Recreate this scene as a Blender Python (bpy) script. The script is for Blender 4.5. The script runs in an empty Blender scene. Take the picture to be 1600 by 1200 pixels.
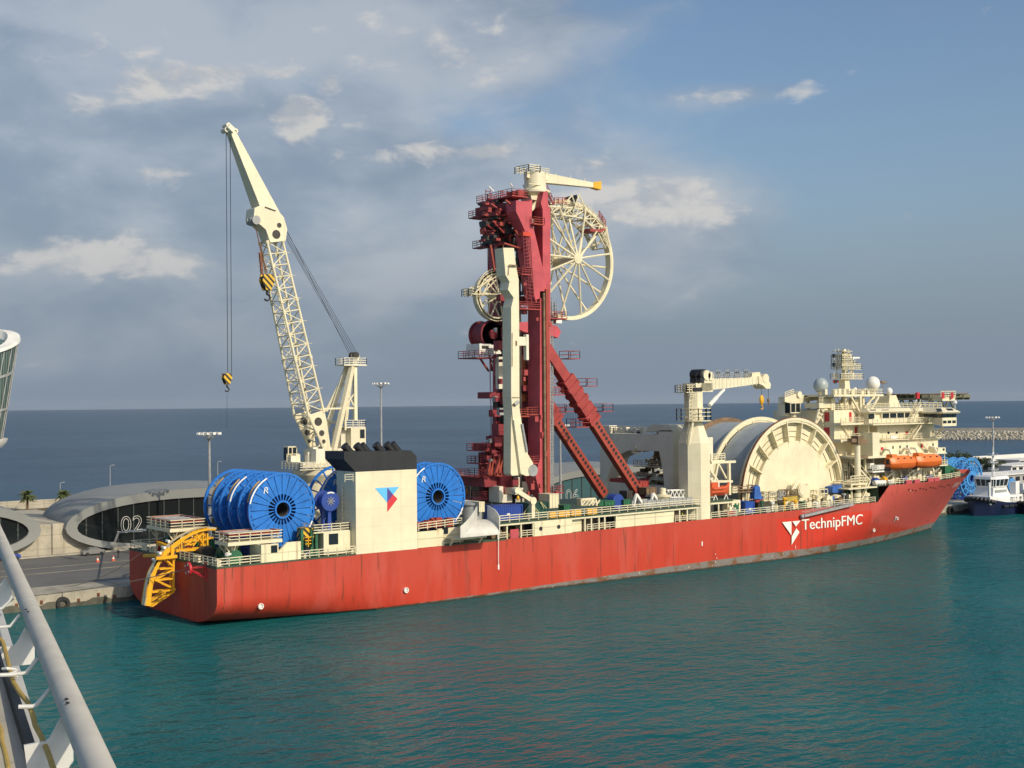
import bpy, math, random
from mathutils import Vector, Matrix
random.seed(7)
S = bpy.context.scene
COL = S.collection
PI = math.pi
# ------------------------------------------------------------------ camera
CF, CH, CTH, CX, CY, CPI, CRO = 2018.267, 31.246, 0.65942, -77.364, -182.984, 0.01359, -0.00962
_r = Vector((math.cos(CTH), -math.sin(CTH), 0)); _f = Vector((math.sin(CTH), math.cos(CTH), 0)); _u = Vector((0, 0, 1))
CAMF = _f*math.cos(CPI)+_u*math.sin(CPI); _U = -_f*math.sin(CPI)+_u*math.cos(CPI)
CAMR = _r*math.cos(CRO)+_U*math.sin(CRO); CAMU = -_r*math.sin(CRO)+_U*math.cos(CRO)
CAMC = Vector((CX, CY, CH))
cam = bpy.data.cameras.new('camera'); camo = bpy.data.objects.new('camera', cam); COL.objects.link(camo)
M4 = Matrix((CAMR, CAMU, -CAMF)).transposed().to_4x4(); M4.translation = CAMC
camo.matrix_world = M4
cam.sensor_width = 36; cam.lens = 36*CF/1600; cam.clip_start = 0.5; cam.clip_end = 120000
S.camera = camo

def W(px, py, Y=None, Z=None, X=None):
    """world point where the sight line through a spot of the survey photo meets a real plane of the site"""
    d = CAMF+CAMR*((px-800)/CF)-CAMU*((py-600)/CF)
    if Y is not None: t = (Y-CAMC.y)/d.y
    elif Z is not None: t = (Z-CAMC.z)/d.z
    else: t = (X-CAMC.x)/d.x
    return CAMC+d*t
def WP(px, py, pt, n):
    d = CAMF+CAMR*((px-800)/CF)-CAMU*((py-600)/CF)
    return CAMC+d*((pt-CAMC).dot(n)/d.dot(n))

# ------------------------------------------------------------------ world, sun
SUN_EL = math.radians(32); sx, sy = 0.15, -1.0
_n = math.hypot(sx, sy); SD = Vector((sx/_n*math.cos(SUN_EL), sy/_n*math.cos(SUN_EL), math.sin(SUN_EL)))
wd = bpy.data.worlds.new('World'); S.world = wd; wd.use_nodes = True
nt = wd.node_tree; N = nt.nodes; L = nt.links; N.clear()
def nd(t, **k):
    n = N.new(t)
    for a, b in k.items(): setattr(n, a, b)
    return n
def mth(op, a, b=None, c=None, clamp=False):
    n = nd('ShaderNodeMath', operation=op, use_clamp=clamp)
    for i, v in enumerate((a, b, c)):
        if v is None: continue
        if isinstance(v, (int, float)): n.inputs[i].default_value = v
        else: L.new(v, n.inputs[i])
    return n.outputs[0]
def mixc(f, a, b):
    n = nd('ShaderNodeMix', data_type='RGBA')
    for s, v in ((n.inputs['Factor'], f), (n.inputs[6], a), (n.inputs[7], b)):
        if isinstance(v, (int, float)): s.default_value = v
        elif isinstance(v, tuple): s.default_value = (*v, 1)
        else: L.new(v, s)
    return n.outputs[2]
def sstep(v, a, b):
    n = nd('ShaderNodeMapRange', interpolation_type='SMOOTHSTEP')
    L.new(v, n.inputs[0]); n.inputs[1].default_value = a; n.inputs[2].default_value = b
    return n.outputs[0]
SKYK = 0.125
sky = nd('ShaderNodeTexSky', sky_type='NISHITA', sun_disc=False, sun_elevation=SUN_EL, sun_rotation=math.atan2(SD.x, SD.y),
         altitude=10, air_density=1.0, dust_density=2.5, ozone_density=1.5)
tc = nd('ShaderNodeTexCoord'); sep = nd('ShaderNodeSeparateXYZ'); L.new(tc.outputs['Generated'], sep.inputs[0])
gx, gy, gz = sep.outputs
fwd = mth('ADD', mth('MULTIPLY', gx, math.sin(CTH)), mth('MULTIPLY', gy, math.cos(CTH)))
rgt = mth('ADD', mth('MULTIPLY', gx, math.cos(CTH)), mth('MULTIPLY', gy, -math.sin(CTH)))
az = mth('ARCTAN2', rgt, fwd)          # bearing from the ship's quarter, radians
el = mth('ARCSINE', gz)
skyc = nd('ShaderNodeMix', data_type='RGBA', blend_type='MULTIPLY'); skyc.inputs['Factor'].default_value = 1
L.new(sky.outputs[0], skyc.inputs[6]); skyc.inputs[7].default_value = (SKYK*0.88, SKYK*0.95, SKYK*1.0, 1)
# haze toward the horizon
hz = sstep(el, 0.30, -0.02)
c1 = mixc(mth('MULTIPLY', mth('POWER', hz, 1.6), 0.86), skyc.outputs[2], (0.240, 0.302, 0.392))
# clouds: flat projected sheet, density varied over bearing
den = mth('ADD', mth('MAXIMUM', gz, 0.0), 0.16)
cv = nd('ShaderNodeCombineXYZ')
L.new(mth('DIVIDE', rgt, den), cv.inputs[0]); L.new(mth('MULTIPLY', mth('DIVIDE', 1.0, den), 1.0), cv.inputs[1])
def noise(vec, scale, detail=6, rough=.55, dist=0.0, off=(0, 0, 0)):
    mp = nd('ShaderNodeMapping'); L.new(vec, mp.inputs[0]); mp.inputs['Location'].default_value = off
    n = nd('ShaderNodeTexNoise'); L.new(mp.outputs[0], n.inputs['Vector'])
    n.inputs['Scale'].default_value = scale; n.inputs['Detail'].default_value = detail; n.inputs['Roughness'].default_value = rough
    n.inputs['Distortion'].default_value = dist
    return n.outputs[0]
ae = nd('ShaderNodeCombineXYZ'); L.new(az, ae.inputs[0]); L.new(mth('MULTIPLY', el, 1.9), ae.inputs[1])
def blob(px, py, wx, wy, amp):
    a = math.atan2(px-800, CF); e = math.atan2(627-py, CF)*math.cos(a)
    dx = mth('DIVIDE', mth('SUBTRACT', az, a), wx/CF); dy = mth('DIVIDE', mth('SUBTRACT', el, e), wy/CF)
    r2 = mth('ADD', mth('MULTIPLY', dx, dx), mth('MULTIPLY', dy, dy))
    return mth('MULTIPLY', mth('EXPONENT', mth('MULTIPLY', r2, -1.0)), amp)
def addall(l):
    o = l[0]
    for x in l[1:]: o = mth('ADD', o, x)
    return o
n1 = noise(ae.outputs[0], 4.2, 7, .50, .5)
n2 = noise(ae.outputs[0], 11.0, 8, .55, .35, (3, 1, 0))
n3 = noise(ae.outputs[0], 28.0, 6, .58, .4, (7, 4, 0))
n4 = noise(ae.outputs[0], 7.5, 6, .5, .3, (11, 2, 0))
cover = addall([blob(330, 20, 620, 130, .62), blob(120, 270, 420, 210, .46), blob(700, 50, 260, 80, .42), blob(560, 300, 420, 150, .42),
                blob(1030, 330, 230, 100, .46), blob(160, 440, 420, 120, .40), blob(840, 420, 430, 110, .32), blob(1160, 150, 130, 24, .34), blob(-900, 200, 900, 300, .5), blob(520, 125, 210, 26, -.30), blob(700, 180, 120, 40, -.18)])
grey = sstep(mth('ADD', mth('ADD', cover, mth('MULTIPLY', mth('SUBTRACT', n1, .5), .9)), mth('MULTIPLY', mth('SUBTRACT', n2, .5), .45)), .14, .56)
shade = mth('ADD', mth('ADD', mth('MULTIPLY', n4, .62), mth('MULTIPLY', n2, .38)), addall([blob(320, 50, 560, 70, .17), blob(280, 250, 200, 90, -.10), blob(60, 300, 200, 60, -.06), blob(900, 340, 400, 110, .07), blob(60, 30, 160, 60, -.06)]))
cloudcol = mixc(sstep(shade, .36, .66), (0.246, 0.304, 0.388), (0.475, 0.51, 0.555))
c2 = mixc(mth('MULTIPLY', grey, .80), c1, cloudcol)
puffm = addall([blob(290, 112, 100, 26, .46), blob(140, 165, 34, 22, .42), blob(460, 165, 46, 26, .66), blob(470, 200, 34, 40, .5), blob(60, 392, 170, 34, .50), blob(250, 400, 130, 36, .46), blob(765, 235, 42, 15, .66),
                blob(520, 130, 26, 16, .5), blob(215, 130, 70, 30, .34), blob(420, 108, 120, 14, .30), blob(700, 235, 90, 24, .36), blob(880, 330, 120, 30, .30), blob(1080, 345, 120, 22, .34), blob(90, 60, 160, 20, .26), blob(560, 40, 220, 22, .24), blob(920, 255, 46, 22, .56), blob(1050, 300, 90, 36, .50), blob(990, 320, 150, 30, .28), blob(590, 250, 110, 30, .32), blob(640, 92, 200, 26, .34), blob(270, 262, 40, 20, .34), blob(1150, 150, 120, 14, .20), blob(700, 60, 140, 30, .2)])
puff = sstep(mth('ADD', mth('ADD', puffm, mth('MULTIPLY', mth('SUBTRACT', n2, .5), 1.5)), mth('MULTIPLY', mth('SUBTRACT', n3, .5), 1.1)), .26, .62)
puffc = mixc(sstep(mth('ADD', mth('MULTIPLY', n3, .5), mth('MULTIPLY', n2, .5)), .42, .58), (0.44, 0.465, 0.50), (0.66, 0.64, 0.61))
c3 = mixc(mth('MULTIPLY', puff, .80), c2, puffc)
c3 = mixc(mth('MULTIPLY', sstep(el, .15, .0), .72), c3, (0.222, 0.278, 0.352))
bg = nd('ShaderNodeBackground'); L.new(c3, bg.inputs[0]); bg.inputs[1].default_value = 1.0
wo = nd('ShaderNodeOutputWorld'); L.new(bg.outputs[0], wo.inputs[0])
sl = bpy.data.lights.new('sun', 'SUN'); slo = bpy.data.objects.new('sun', sl); COL.objects.link(slo)
sl.energy = 3.4; sl.angle = math.radians(0.6); sl.color = (1.0, 0.87, 0.66)
slo.rotation_euler = (-SD).to_track_quat('-Z', 'Y').to_euler(); slo.location = (0, -100, 200)
S.view_settings.view_transform = 'Standard'; S.view_settings.look = 'None'; S.view_settings.gamma = 1; S.view_settings.exposure = 0.0
S.cycles.max_bounces = 6; S.cycles.volume_bounces = 0

# ------------------------------------------------------------------ mesh builder
def V(*a): return Vector(a)
class MB:
    def __init__(s): s.v = []; s.f = []; s.m = []; s.cur = 0
    def add(s, vs, fs):
        b = len(s.v); s.v += [tuple(x) for x in vs]
        for f in fs: s.f.append(tuple(b+i for i in f)); s.m.append(s.cur)
        return s
    def box(s, x0, x1, y0, y1, z0, z1):
        x0, x1 = sorted((x0, x1)); y0, y1 = sorted((y0, y1)); z0, z1 = sorted((z0, z1))
        return s.add([(x0,y0,z0),(x1,y0,z0),(x1,y1,z0),(x0,y1,z0),(x0,y0,z1),(x1,y0,z1),(x1,y1,z1),(x0,y1,z1)],
              [(3,2,1,0),(4,5,6,7),(0,1,5,4),(1,2,6,5),(2,3,7,6),(3,0,4,7)])
    def bar(s, a, b, w, h=None, up=None):
        a = Vector(a); b = Vector(b); h = w if h is None else h; d = (b-a)
        if d.length < 1e-6: return s
        d.normalize(); up = Vector(up) if up else (V(0,0,1) if abs(d.z) < .95 else V(1,0,0))
        sd = d.cross(up).normalized(); u = sd.cross(d).normalized(); p = []
        for c in (a, b):
            for i, j in ((-1,-1),(1,-1),(1,1),(-1,1)): p.append(c+sd*(i*w/2)+u*(j*h/2))
        return s.add(p, [(3,2,1,0),(4,5,6,7),(0,1,5,4),(1,2,6,5),(2,3,7,6),(3,0,4,7)])
    def tube(s, a, b, r, n=6, r2=None, cap=True):
        a = Vector(a); b = Vector(b); r2 = r if r2 is None else r2; d = b-a
        if d.length < 1e-6: return s
        d.normalize(); up = V(0,0,1) if abs(d.z) < .95 else V(1,0,0)
        sd = d.cross(up).normalized(); u = sd.cross(d).normalized(); p = []
        for c, q in ((a, r), (b, r2)):
            for i in range(n): t = 2*PI*i/n; p.append(c+(sd*math.cos(t)+u*math.sin(t))*q)
        f = [(i, (i+1) % n, n+(i+1) % n, n+i) for i in range(n)]
        if cap: f += [tuple(range(n))[::-1], tuple(range(n, 2*n))]
        return s.add(p, f)
    def path(s, pts, r, n=6):
        pts = [Vector(p) for p in pts]; P = []; k = len(pts); pv = None
        for i, c in enumerate(pts):
            d = (pts[min(i+1, k-1)]-pts[max(i-1, 0)]).normalized()
            if pv is None: up = V(0,0,1) if abs(d.z) < .9 else V(1,0,0); sd = d.cross(up).normalized()
            else: sd = (pv-d*pv.dot(d)).normalized()
            pv = sd; u = sd.cross(d)
            for j in range(n): t = 2*PI*j/n; P.append(c+(sd*math.cos(t)+u*math.sin(t))*r)
        f = []
        for i in range(k-1):
            for j in range(n): f.append((i*n+j, i*n+(j+1) % n, (i+1)*n+(j+1) % n, (i+1)*n+j))
        f += [tuple(range(n))[::-1], tuple(range((k-1)*n, k*n))]
        return s.add(P, f)
    def loft(s, rings, cap=True):
        n = len(rings[0]); p = [x for r in rings for x in r]; f = []
        for i in range(len(rings)-1):
            for j in range(n): f.append((i*n+j, i*n+(j+1) % n, (i+1)*n+(j+1) % n, (i+1)*n+j))
        if cap: f += [tuple(range(n))[::-1], tuple(range((len(rings)-1)*n, len(rings)*n))]
        return s.add(p, f)
    def ext(s, poly, d):
        d = Vector(d); poly = [Vector(p) for p in poly]
        return s.loft([poly, [p+d for p in poly]])
    def prY(s, xz, y0, y1): return s.ext([(x, y0, z) for x, z in xz], (0, y1-y0, 0))
    def prX(s, yz, x0, x1): return s.ext([(x0, y, z) for y, z in yz], (x1-x0, 0, 0))
    def prZ(s, xy, z0, z1): return s.ext([(x, y, z0) for x, y in xy], (0, 0, z1-z0))
    def pxY(s, pts, Y, dy): return s.ext([W(a, b, Y=Y) for a, b in pts], (0, dy, 0))     # outline on the plane y=Y, dy thick
    def pbox(s, x0, y0, x1, y1, Y, dy):
        xm = (x0+x1)/2; ym = (y0+y1)/2
        return s.box(W(x0, ym, Y=Y).x, W(x1, ym, Y=Y).x, Y, Y+dy, W(xm, y1, Y=Y).z, W(xm, y0, Y=Y).z)
    def ring(s, c, R0, R1, y0, y1, a0=0.0, a1=2*PI, n=48):
        """annulus in the x-z plane about c, between radii, from y0 to y1"""
        full = abs(a1-a0-2*PI) < 1e-6; k = n if full else n+1; P = []
        for i in range(k):
            t = a0+(a1-a0)*i/n; co, si = math.cos(t), math.sin(t)
            for R, y in ((R0, y0), (R1, y0), (R1, y1), (R0, y1)): P.append((c[0]+R*co, c[1]+y, c[2]+R*si))
        f = []
        for i in range(n):
            a = i*4; b = ((i+1) % k)*4
            for j in range(4): f.append((a+j, b+j, b+(j+1) % 4, a+(j+1) % 4))
        if not full: f += [(3,2,1,0), tuple((k-1)*4+j for j in range(4))]
        return s.add(P, f)
    def cylY(s, c, r, y0, y1, n=32): return s.tube((c[0], c[1]+y0, c[2]), (c[0], c[1]+y1, c[2]), r, n)
    def lathe(s, c, prof, n=16):
        P = []; k = len(prof)
        for r, z in prof:
            for i in range(n): t = 2*PI*i/n; P.append((c[0]+r*math.cos(t), c[1]+r*math.sin(t), c[2]+z))
        f = [(i*n+j, i*n+(j+1) % n, (i+1)*n+(j+1) % n, (i+1)*n+j) for i in range(k-1) for j in range(n)]
        f += [tuple(range(n))[::-1], tuple(range((k-1)*n, k*n))]
        return s.add(P, f)
    def ball(s, c, r, n=12, m=8, sc=(1,1,1)):
        P = [(c[0], c[1], c[2]-r*sc[2])]
        for i in range(1, m):
            ph = -PI/2+PI*i/m
            for j in range(n): t = 2*PI*j/n; P.append((c[0]+r*sc[0]*math.cos(ph)*math.cos(t), c[1]+r*sc[1]*math.cos(ph)*math.sin(t), c[2]+r*sc[2]*math.sin(ph)))
        P.append((c[0], c[1], c[2]+r*sc[2])); f = []
        for j in range(n): f.append((0, 1+(j+1) % n, 1+j)); f.append((len(P)-1, 1+(m-2)*n+j, 1+(m-2)*n+(j+1) % n))
        for i in range(m-2):
            for j in range(n): f.append((1+i*n+j, 1+i*n+(j+1) % n, 1+(i+1)*n+(j+1) % n, 1+(i+1)*n+j))
        return s.add(P, f)
    def rail(s, pts, h=1.1, sp=1.8, r=.05, closed=False, bars=3):
        pts = [Vector(p) for p in pts]
        if closed: pts = pts+[pts[0]]
        for a, b in zip(pts, pts[1:]):
            k = max(1, round((b-a).length/sp))
            for i in range(k+1):
                p = a.lerp(b, i/k); s.bar(p, p+V(0,0,h), 2*r)
            for q in range(bars):
                z = h*(q+1)/bars; s.bar(a+V(0,0,z), b+V(0,0,z), 2*r)
        return s
    def ladder(s, a, b, w=.5, r=.04, cage=False):
        a = Vector(a); b = Vector(b); sd = V(w/2, 0, 0)
        s.bar(a-sd, b-sd, 2*r); s.bar(a+sd, b+sd, 2*r); k = int((b-a).length/.6)
        for i in range(k): p = a.lerp(b, (i+.5)/k); s.bar(p-sd, p+sd, 2*r)
        return s
    def stairs(s, a, b, w=1.0, dirw=(0,1,0)):
        a = Vector(a); b = Vector(b); d = Vector(dirw)*w
        for o in (V(0,0,0), d):
            s.bar(a+o, b+o, .12, .3); s.bar(a+o+V(0,0,1), b+o+V(0,0,1), .09)
            for i in range(4): p = a.lerp(b, i/3)+o; s.bar(p, p+V(0,0,1), .07)
        k = max(2, int(abs(b.z-a.z)/.28))
        for i in range(k): p = a.lerp(b, (i+.5)/k); s.bar(p, p+d, .28, .06)
        return s
    def truss(s, a0, a1, b0, b1, n, r, rc=None):
        """zigzag web between chord a (a0-a1) and chord b (b0-b1)"""
        a0, a1, b0, b1 = map(Vector, (a0, a1, b0, b1))
        for i in range(n):
            p = a0.lerp(a1, i/n); q = b0.lerp(b1, (i+.5)/n); p2 = a0.lerp(a1, (i+1)/n)
            s.tube(p, q, r, 5); s.tube(q, p2, r, 5)
        if rc: s.tube(a0, a1, rc, 6); s.tube(b0, b1, rc, 6)
        return s

TRANS = {}
NOSPLIT = {'lettering','name_lettering','emblem','number_sign','hull_mark','paint_chip','scuff_mark','rim_mark','reel_mark','mullion','dark_hole_disc','spoke','flange','aerial','head_machinery','tower_pipework','tensioner','tensioner_frame','container_door','corner_frame','slot','porthole','fender_tube','flange_stringer','window_post','roof_shell','crown','floodlight','signal_light','luffing_cable'}
def clusters(mb, tol):
    n = len(mb.v); par = list(range(n))
    def find(i):
        while par[i] != i: par[i] = par[par[i]]; i = par[i]
        return i
    for f in mb.f:
        a = find(f[0])
        for i in f[1:]: par[find(i)] = a
    comp = {}
    for i in range(n): comp.setdefault(find(i), []).append(i)
    keys = list(comp); bb = []
    for k in keys:
        c = [mb.v[i] for i in comp[k]]; bb.append([min(p[a] for p in c)-tol for a in range(3)]+[max(p[a] for p in c)+tol for a in range(3)])
    m = len(keys)
    if m < 2 or m > 700: return None
    q = list(range(m))
    def fq(i):
        while q[i] != i: q[i] = q[q[i]]; i = q[i]
        return i
    for i in range(m):
        A = bb[i]
        for j in range(i):
            B = bb[j]
            if A[0] < B[3] and B[0] < A[3] and A[1] < B[4] and B[1] < A[4] and A[2] < B[5] and B[2] < A[5]: q[fq(i)] = fq(j)
    out = {}
    for i, k in enumerate(keys): out.setdefault(fq(i), set()).update(comp[k])
    if not 2 <= len(out) <= 32: return None
    return list(out.values())
def submesh(mb, vs):
    o = MB(); idx = {}
    for i in sorted(vs): idx[i] = len(o.v); o.v.append(mb.v[i])
    for f, m in zip(mb.f, mb.m):
        if f[0] in idx: o.f.append(tuple(idx[i] for i in f)); o.m.append(m)
    return o
def obj(name, mb, mat, parent=None, origin=None, smooth=30):
    if parent and origin is None and name not in NOSPLIT:
        cl = clusters(mb, .18)
        if cl:
            r = None
            for c in sorted(cl, key=len, reverse=True): o = obj1(name, submesh(mb, c), mat, parent, None, smooth); r = r or o
            return r
    return obj1(name, mb, mat, parent, origin, smooth)
def obj1(name, mb, mat, parent=None, origin=None, smooth=30):
    me = bpy.data.meshes.new(name)
    if origin is None:
        xs, ys, zs = zip(*mb.v); origin = V((min(xs)+max(xs))/2, (min(ys)+max(ys))/2, min(zs))
    origin = Vector(origin)
    me.from_pydata([(x-origin.x, y-origin.y, z-origin.z) for x, y, z in mb.v], [], mb.f)
    mats = mat if isinstance(mat, (list, tuple)) else [mat]
    for m in mats: me.materials.append(m)
    me.polygons.foreach_set('material_index', mb.m)
    import bmesh
    bm = bmesh.new(); bm.from_mesh(me); bmesh.ops.recalc_face_normals(bm, faces=bm.faces); bm.to_mesh(me); bm.free()
    if smooth:
        me.polygons.foreach_set('use_smooth', [True]*len(me.polygons)); me.set_sharp_from_angle(angle=math.radians(smooth))
    me.update()
    o = bpy.data.objects.new(name, me); COL.objects.link(o)
    pw = TRANS.get(parent.name, V(0,0,0)) if parent else V(0,0,0)
    o.location = origin-pw; TRANS[o.name] = origin
    if parent: o.parent = parent
    return o
def empty(name, loc):
    o = bpy.data.objects.new(name, None); COL.objects.link(o); o.location = loc; o.empty_display_size = .5; TRANS[o.name] = Vector(loc); return o
def tag(o, label, cat, group=None):
    o['label'] = label; o['category'] = cat
    if group: o['group'] = group
    return o
def struct(o, kind='structure'): o['kind'] = kind; return o
def thing(name, loc, label, cat, group=None): return tag(empty(name, loc), label, cat, group)
def copy_tree(o, parent=None):
    c = o.copy(); COL.objects.link(c)
    if parent: c.parent = parent
    for ch in list(o.children): copy_tree(ch, c)
    return c

# ------------------------------------------------------------------ materials
def new_mat(name):
    global nt, N, L
    m = bpy.data.materials.new(name); m.use_nodes = True; nt = m.node_tree; N = nt.nodes; L = nt.links
    return m, N['Principled BSDF']
def objnoise(scale, mscale=(1,1,1), detail=5, rough=.6):
    t = nd('ShaderNodeTexCoord'); mp = nd('ShaderNodeMapping'); L.new(t.outputs['Object'], mp.inputs[0]); mp.inputs['Scale'].default_value = mscale
    n = nd('ShaderNodeTexNoise'); L.new(mp.outputs[0], n.inputs['Vector']); n.inputs['Scale'].default_value = scale
    n.inputs['Detail'].default_value = detail; n.inputs['Roughness'].default_value = rough
    return n.outputs[0]
def paint(name, rgb, rough=.5, var=.18, scale=.35, streak=0.0, scol=(.16,.06,.025), metal=0.0, dirt=.0, seam=0.0):
    m, b = new_mat(name)
    n = objnoise(scale)
    dark = tuple(c*(1-var) for c in rgb); lite = tuple(min(1, c*(1+var*.5)) for c in rgb)
    c = mixc(sstep(n, .3, .7), dark, lite)
    if streak:
        s1 = objnoise(1.1, (1,1,.07), 4, .65); s2 = objnoise(.25, (1,1,1), 3)
        c = mixc(mth('MULTIPLY', mth('MULTIPLY', sstep(s1, .52, .74), sstep(s2, .42, .66)), streak), c, scol)
    if dirt:
        c = mixc(mth('MULTIPLY', sstep(objnoise(2.2), .55, .72), dirt), c, (.09,.075,.06))
    if seam:
        t = nd('ShaderNodeTexCoord')
        for ax, sc in (('Z', .118), ('X', .062)):
            wv = nd('ShaderNodeTexWave', wave_type='BANDS', bands_direction=ax); wv.inputs['Scale'].default_value = sc; L.new(t.outputs['Object'], wv.inputs['Vector'])
            c = mixc(mth('MULTIPLY', sstep(wv.outputs[1], .978, .998), seam), c, tuple(x*.45 for x in rgb))
    L.new(c, b.inputs['Base Color']); b.inputs['Roughness'].default_value = rough; b.inputs['Metallic'].default_value = metal
    L.new(mth('ADD', mth('MULTIPLY', objnoise(1.6), .25), rough-.12), b.inputs['Roughness'])
    return m
CREAM = paint('cream_paint', (.75,.68,.475), .5, .10, .3, .35, (.42,.25,.09))
CREAM_RUST = paint('rusty_cream_paint', (.78,.70,.47), .55, .12, .3, .95, (.45,.22,.06), seam=.45)
CREAM_CLEAN = paint('clean_cream_paint', (.75,.685,.49), .45, .09, .25, .34, (.50,.34,.15), seam=.10)
GREYC = paint('grey_cream_paint', (.74,.70,.56), .55, .10, .3, .4, (.30,.2,.1))
WHITE = paint('white_paint', (.80,.79,.73), .45, .09, .5, .15, (.5,.4,.25))
TRED = paint('tower_red_paint', (.50,.074,.092), .5, .22, .3, .4, (.16,.04,.03))
ORED = paint('orange_red_paint', (.33,.050,.030), .55, .2, .3, .5, (.2,.05,.02))
DRED = paint('dark_red_paint', (.25,.028,.038), .6, .3, .6, .3, (.06,.02,.02))
BLUE = paint('reel_blue_paint', (.012,.165,.58), .45, .2, .5, .35, (.01,.05,.17), dirt=.12)
DBLUE = paint('dark_blue_paint', (.02,.06,.30), .45, .15, .4, .2)
LBLUE = paint('light_blue_paint', (.06,.27,.62), .45, .15, .4)
BLACK = paint('black_paint', (.016,.017,.02), .5, .3, .5)
DARK = paint('dark_machinery', (.045,.04,.035), .65, .4, 1.2)
BROWN = paint('brown_machinery', (.20,.13,.075), .7, .4, 1.0, .5)
GREYM = paint('grey_metal', (.33,.34,.34), .5, .2, .8, .2, (.2,.13,.08))
YELLOW = paint('yellow_paint', (.80,.40,.012), .45, .12, .5, .2, (.3,.12,.02))
GREEN = paint('green_paint', (.02,.13,.06), .55, .25, .6)
DECKG = paint('green_deck', (.05,.085,.05), .7, .35, .4, 0, dirt=.4)
ORANGE = paint('lifeboat_orange', (.72,.17,.025), .4, .08, .5)
RUST = paint('rust_brown', (.20,.075,.035), .75, .4, 1.5)
DRUMG = paint('pipe_grey', (.34,.38,.39), .55, .15, .5, .15, (.2,.15,.1))
HOSE = paint('yellow_hose', (.42,.27,.08), .6, .2, 1)
ROPE = paint('rope_fibre', (.20,.18,.14), .8, .2, 3)
REDD = paint('red_door_paint', (.50,.02,.03), .5, .1, .5)
def glass(name, rgb, rough=.06, spec=.6):
    m, b = new_mat(name); b.inputs['Base Color'].default_value = (*rgb, 1); b.inputs['Roughness'].default_value = rough; b.inputs['Specular IOR Level'].default_value = spec
    return m
GLASS = glass('dark_window_glass', (.015,.022,.03))
# ================================================================== SETTING
GZ = 2.3        # quay level
QY = 18.6       # quay edge
def water_mat(name, deep, shallow, rough, b1, b2, refl, band=0):
    m, b = new_mat(name); N.remove(b)
    big = objnoise(.0038, (1,1,1), 6, .6) if band else objnoise(.012, (1,1,1), 4)
    df = nd('ShaderNodeBsdfDiffuse'); gl = nd('ShaderNodeBsdfGlossy'); gl.inputs['Roughness'].default_value = rough
    L.new(mixc(sstep(big, .38, .62), deep, shallow), df.inputs['Color'])
    w1 = objnoise(.42, (.8,1.2,1), 3, .55); w2 = objnoise(1.5, (.8,1.2,1), 3, .6); w0 = objnoise(.11, (1,1,1), 2)
    gust = mth('ADD', .65, mth('MULTIPLY', sstep(objnoise(.03, (1,1,1), 3), .35, .65), .6))     # calmer and ruffled patches
    h = mth('ADD', mth('MULTIPLY', mth('ADD', mth('MULTIPLY', w1, b1), mth('MULTIPLY', w2, b2)), gust), mth('MULTIPLY', w0, b1*.8))
    bp = nd('ShaderNodeBump'); bp.inputs['Strength'].default_value = 1.0; bp.inputs['Distance'].default_value = 1.0
    L.new(h, bp.inputs['Height']); L.new(bp.outputs[0], gl.inputs['Normal'])
    fr = nd('ShaderNodeFresnel'); fr.inputs['IOR'].default_value = 1.33; L.new(bp.outputs[0], fr.inputs['Normal'])
    mx = nd('ShaderNodeMixShader'); L.new(mth('MULTIPLY', fr.outputs[0], refl, clamp=True), mx.inputs[0]); L.new(df.outputs[0], mx.inputs[1]); L.new(gl.outputs[0], mx.inputs[2])
    L.new(mx.outputs[0], N['Material Output'].inputs['Surface'])
    return m
HARB = water_mat('harbour_water_surface', (.006,.098,.106), (.010,.124,.130), .06, .70, .11, .56)
SEA = water_mat('open_sea_surface', (.006,.042,.088), (.017,.072,.124), .25, .30, .05, .48, 1)
# open sea: a disc that follows the curve of the earth, far past the visible horizon
mb = MB(); RR = [0, 60, 150, 300, 500, 800, 1200, 1800, 2600, 3600, 5000, 7000, 9000, 11500, 14000, 17000, 20000, 23000, 26000, 30000, 36000, 44000]
nseg = 96; c0 = CAMC
for r in RR:
    for i in range(nseg): t = 2*PI*i/nseg; mb.v.append((c0.x+r*math.cos(t), c0.y+r*math.sin(t), -.35-r*r/(2*7.4e6)))
for k in range(len(RR)-1):
    for i in range(nseg):
        mb.f.append((k*nseg+i, k*nseg+(i+1) % nseg, (k+1)*nseg+(i+1) % nseg, (k+1)*nseg+i)); mb.m.append(0)
struct(obj('open_sea', mb, SEA, origin=(0,0,0)))
mb = MB(); mb.box(-1500, 300, -1600, QY+.5, -.3, 0); mb.box(300, 395, -900, 60, -.3, 0)
struct(obj('harbour_water', mb, HARB, origin=(0,0,0), smooth=0))

# ---- quay
m_, b_ = new_mat('asphalt'); n_ = objnoise(.08, (1,1,1), 6); n2_ = objnoise(1.8, (1,1,1), 4)
L.new(mixc(sstep(mth('ADD', mth('MULTIPLY', n_, .7), mth('MULTIPLY', n2_, .3)), .35, .65), (.115,.113,.104), (.155,.152,.140)), b_.inputs['Base Color']); b_.inputs['Roughness'].default_value = .85
ASPH = m_
CONC = paint('pale_concrete', (.46,.42,.33), .85, .22, .25, .35, (.2,.17,.12), dirt=.25, seam=.4)
CONC2 = paint('quay_concrete', (.38,.35,.28), .85, .3, .35, .8, (.10,.09,.06), dirt=.4)
SHELL = paint('grey_roof_shell', (.235,.245,.235), .6, .08, .08, .12, (.25,.25,.24))
mb = MB(); mb.box(-600, 305, QY+1.6, W(60, 794, Z=GZ).y+1, -.4, GZ); mb.box(305, 560, 62, 145, -.4, GZ); mb.box(305, 372, QY+1.6, 62, -.4, GZ)
struct(obj('quay_ground', mb, ASPH, origin=(0,0,0), smooth=0))
mb = MB()
mb.box(-600, 372, QY, QY+1.6, -1.5, GZ+.05)
for i in range(-40, 26): mb.box(i*14.3+.1, i*14.3+14.2, QY+1.6, QY+8.2, GZ, GZ+.04)
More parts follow.
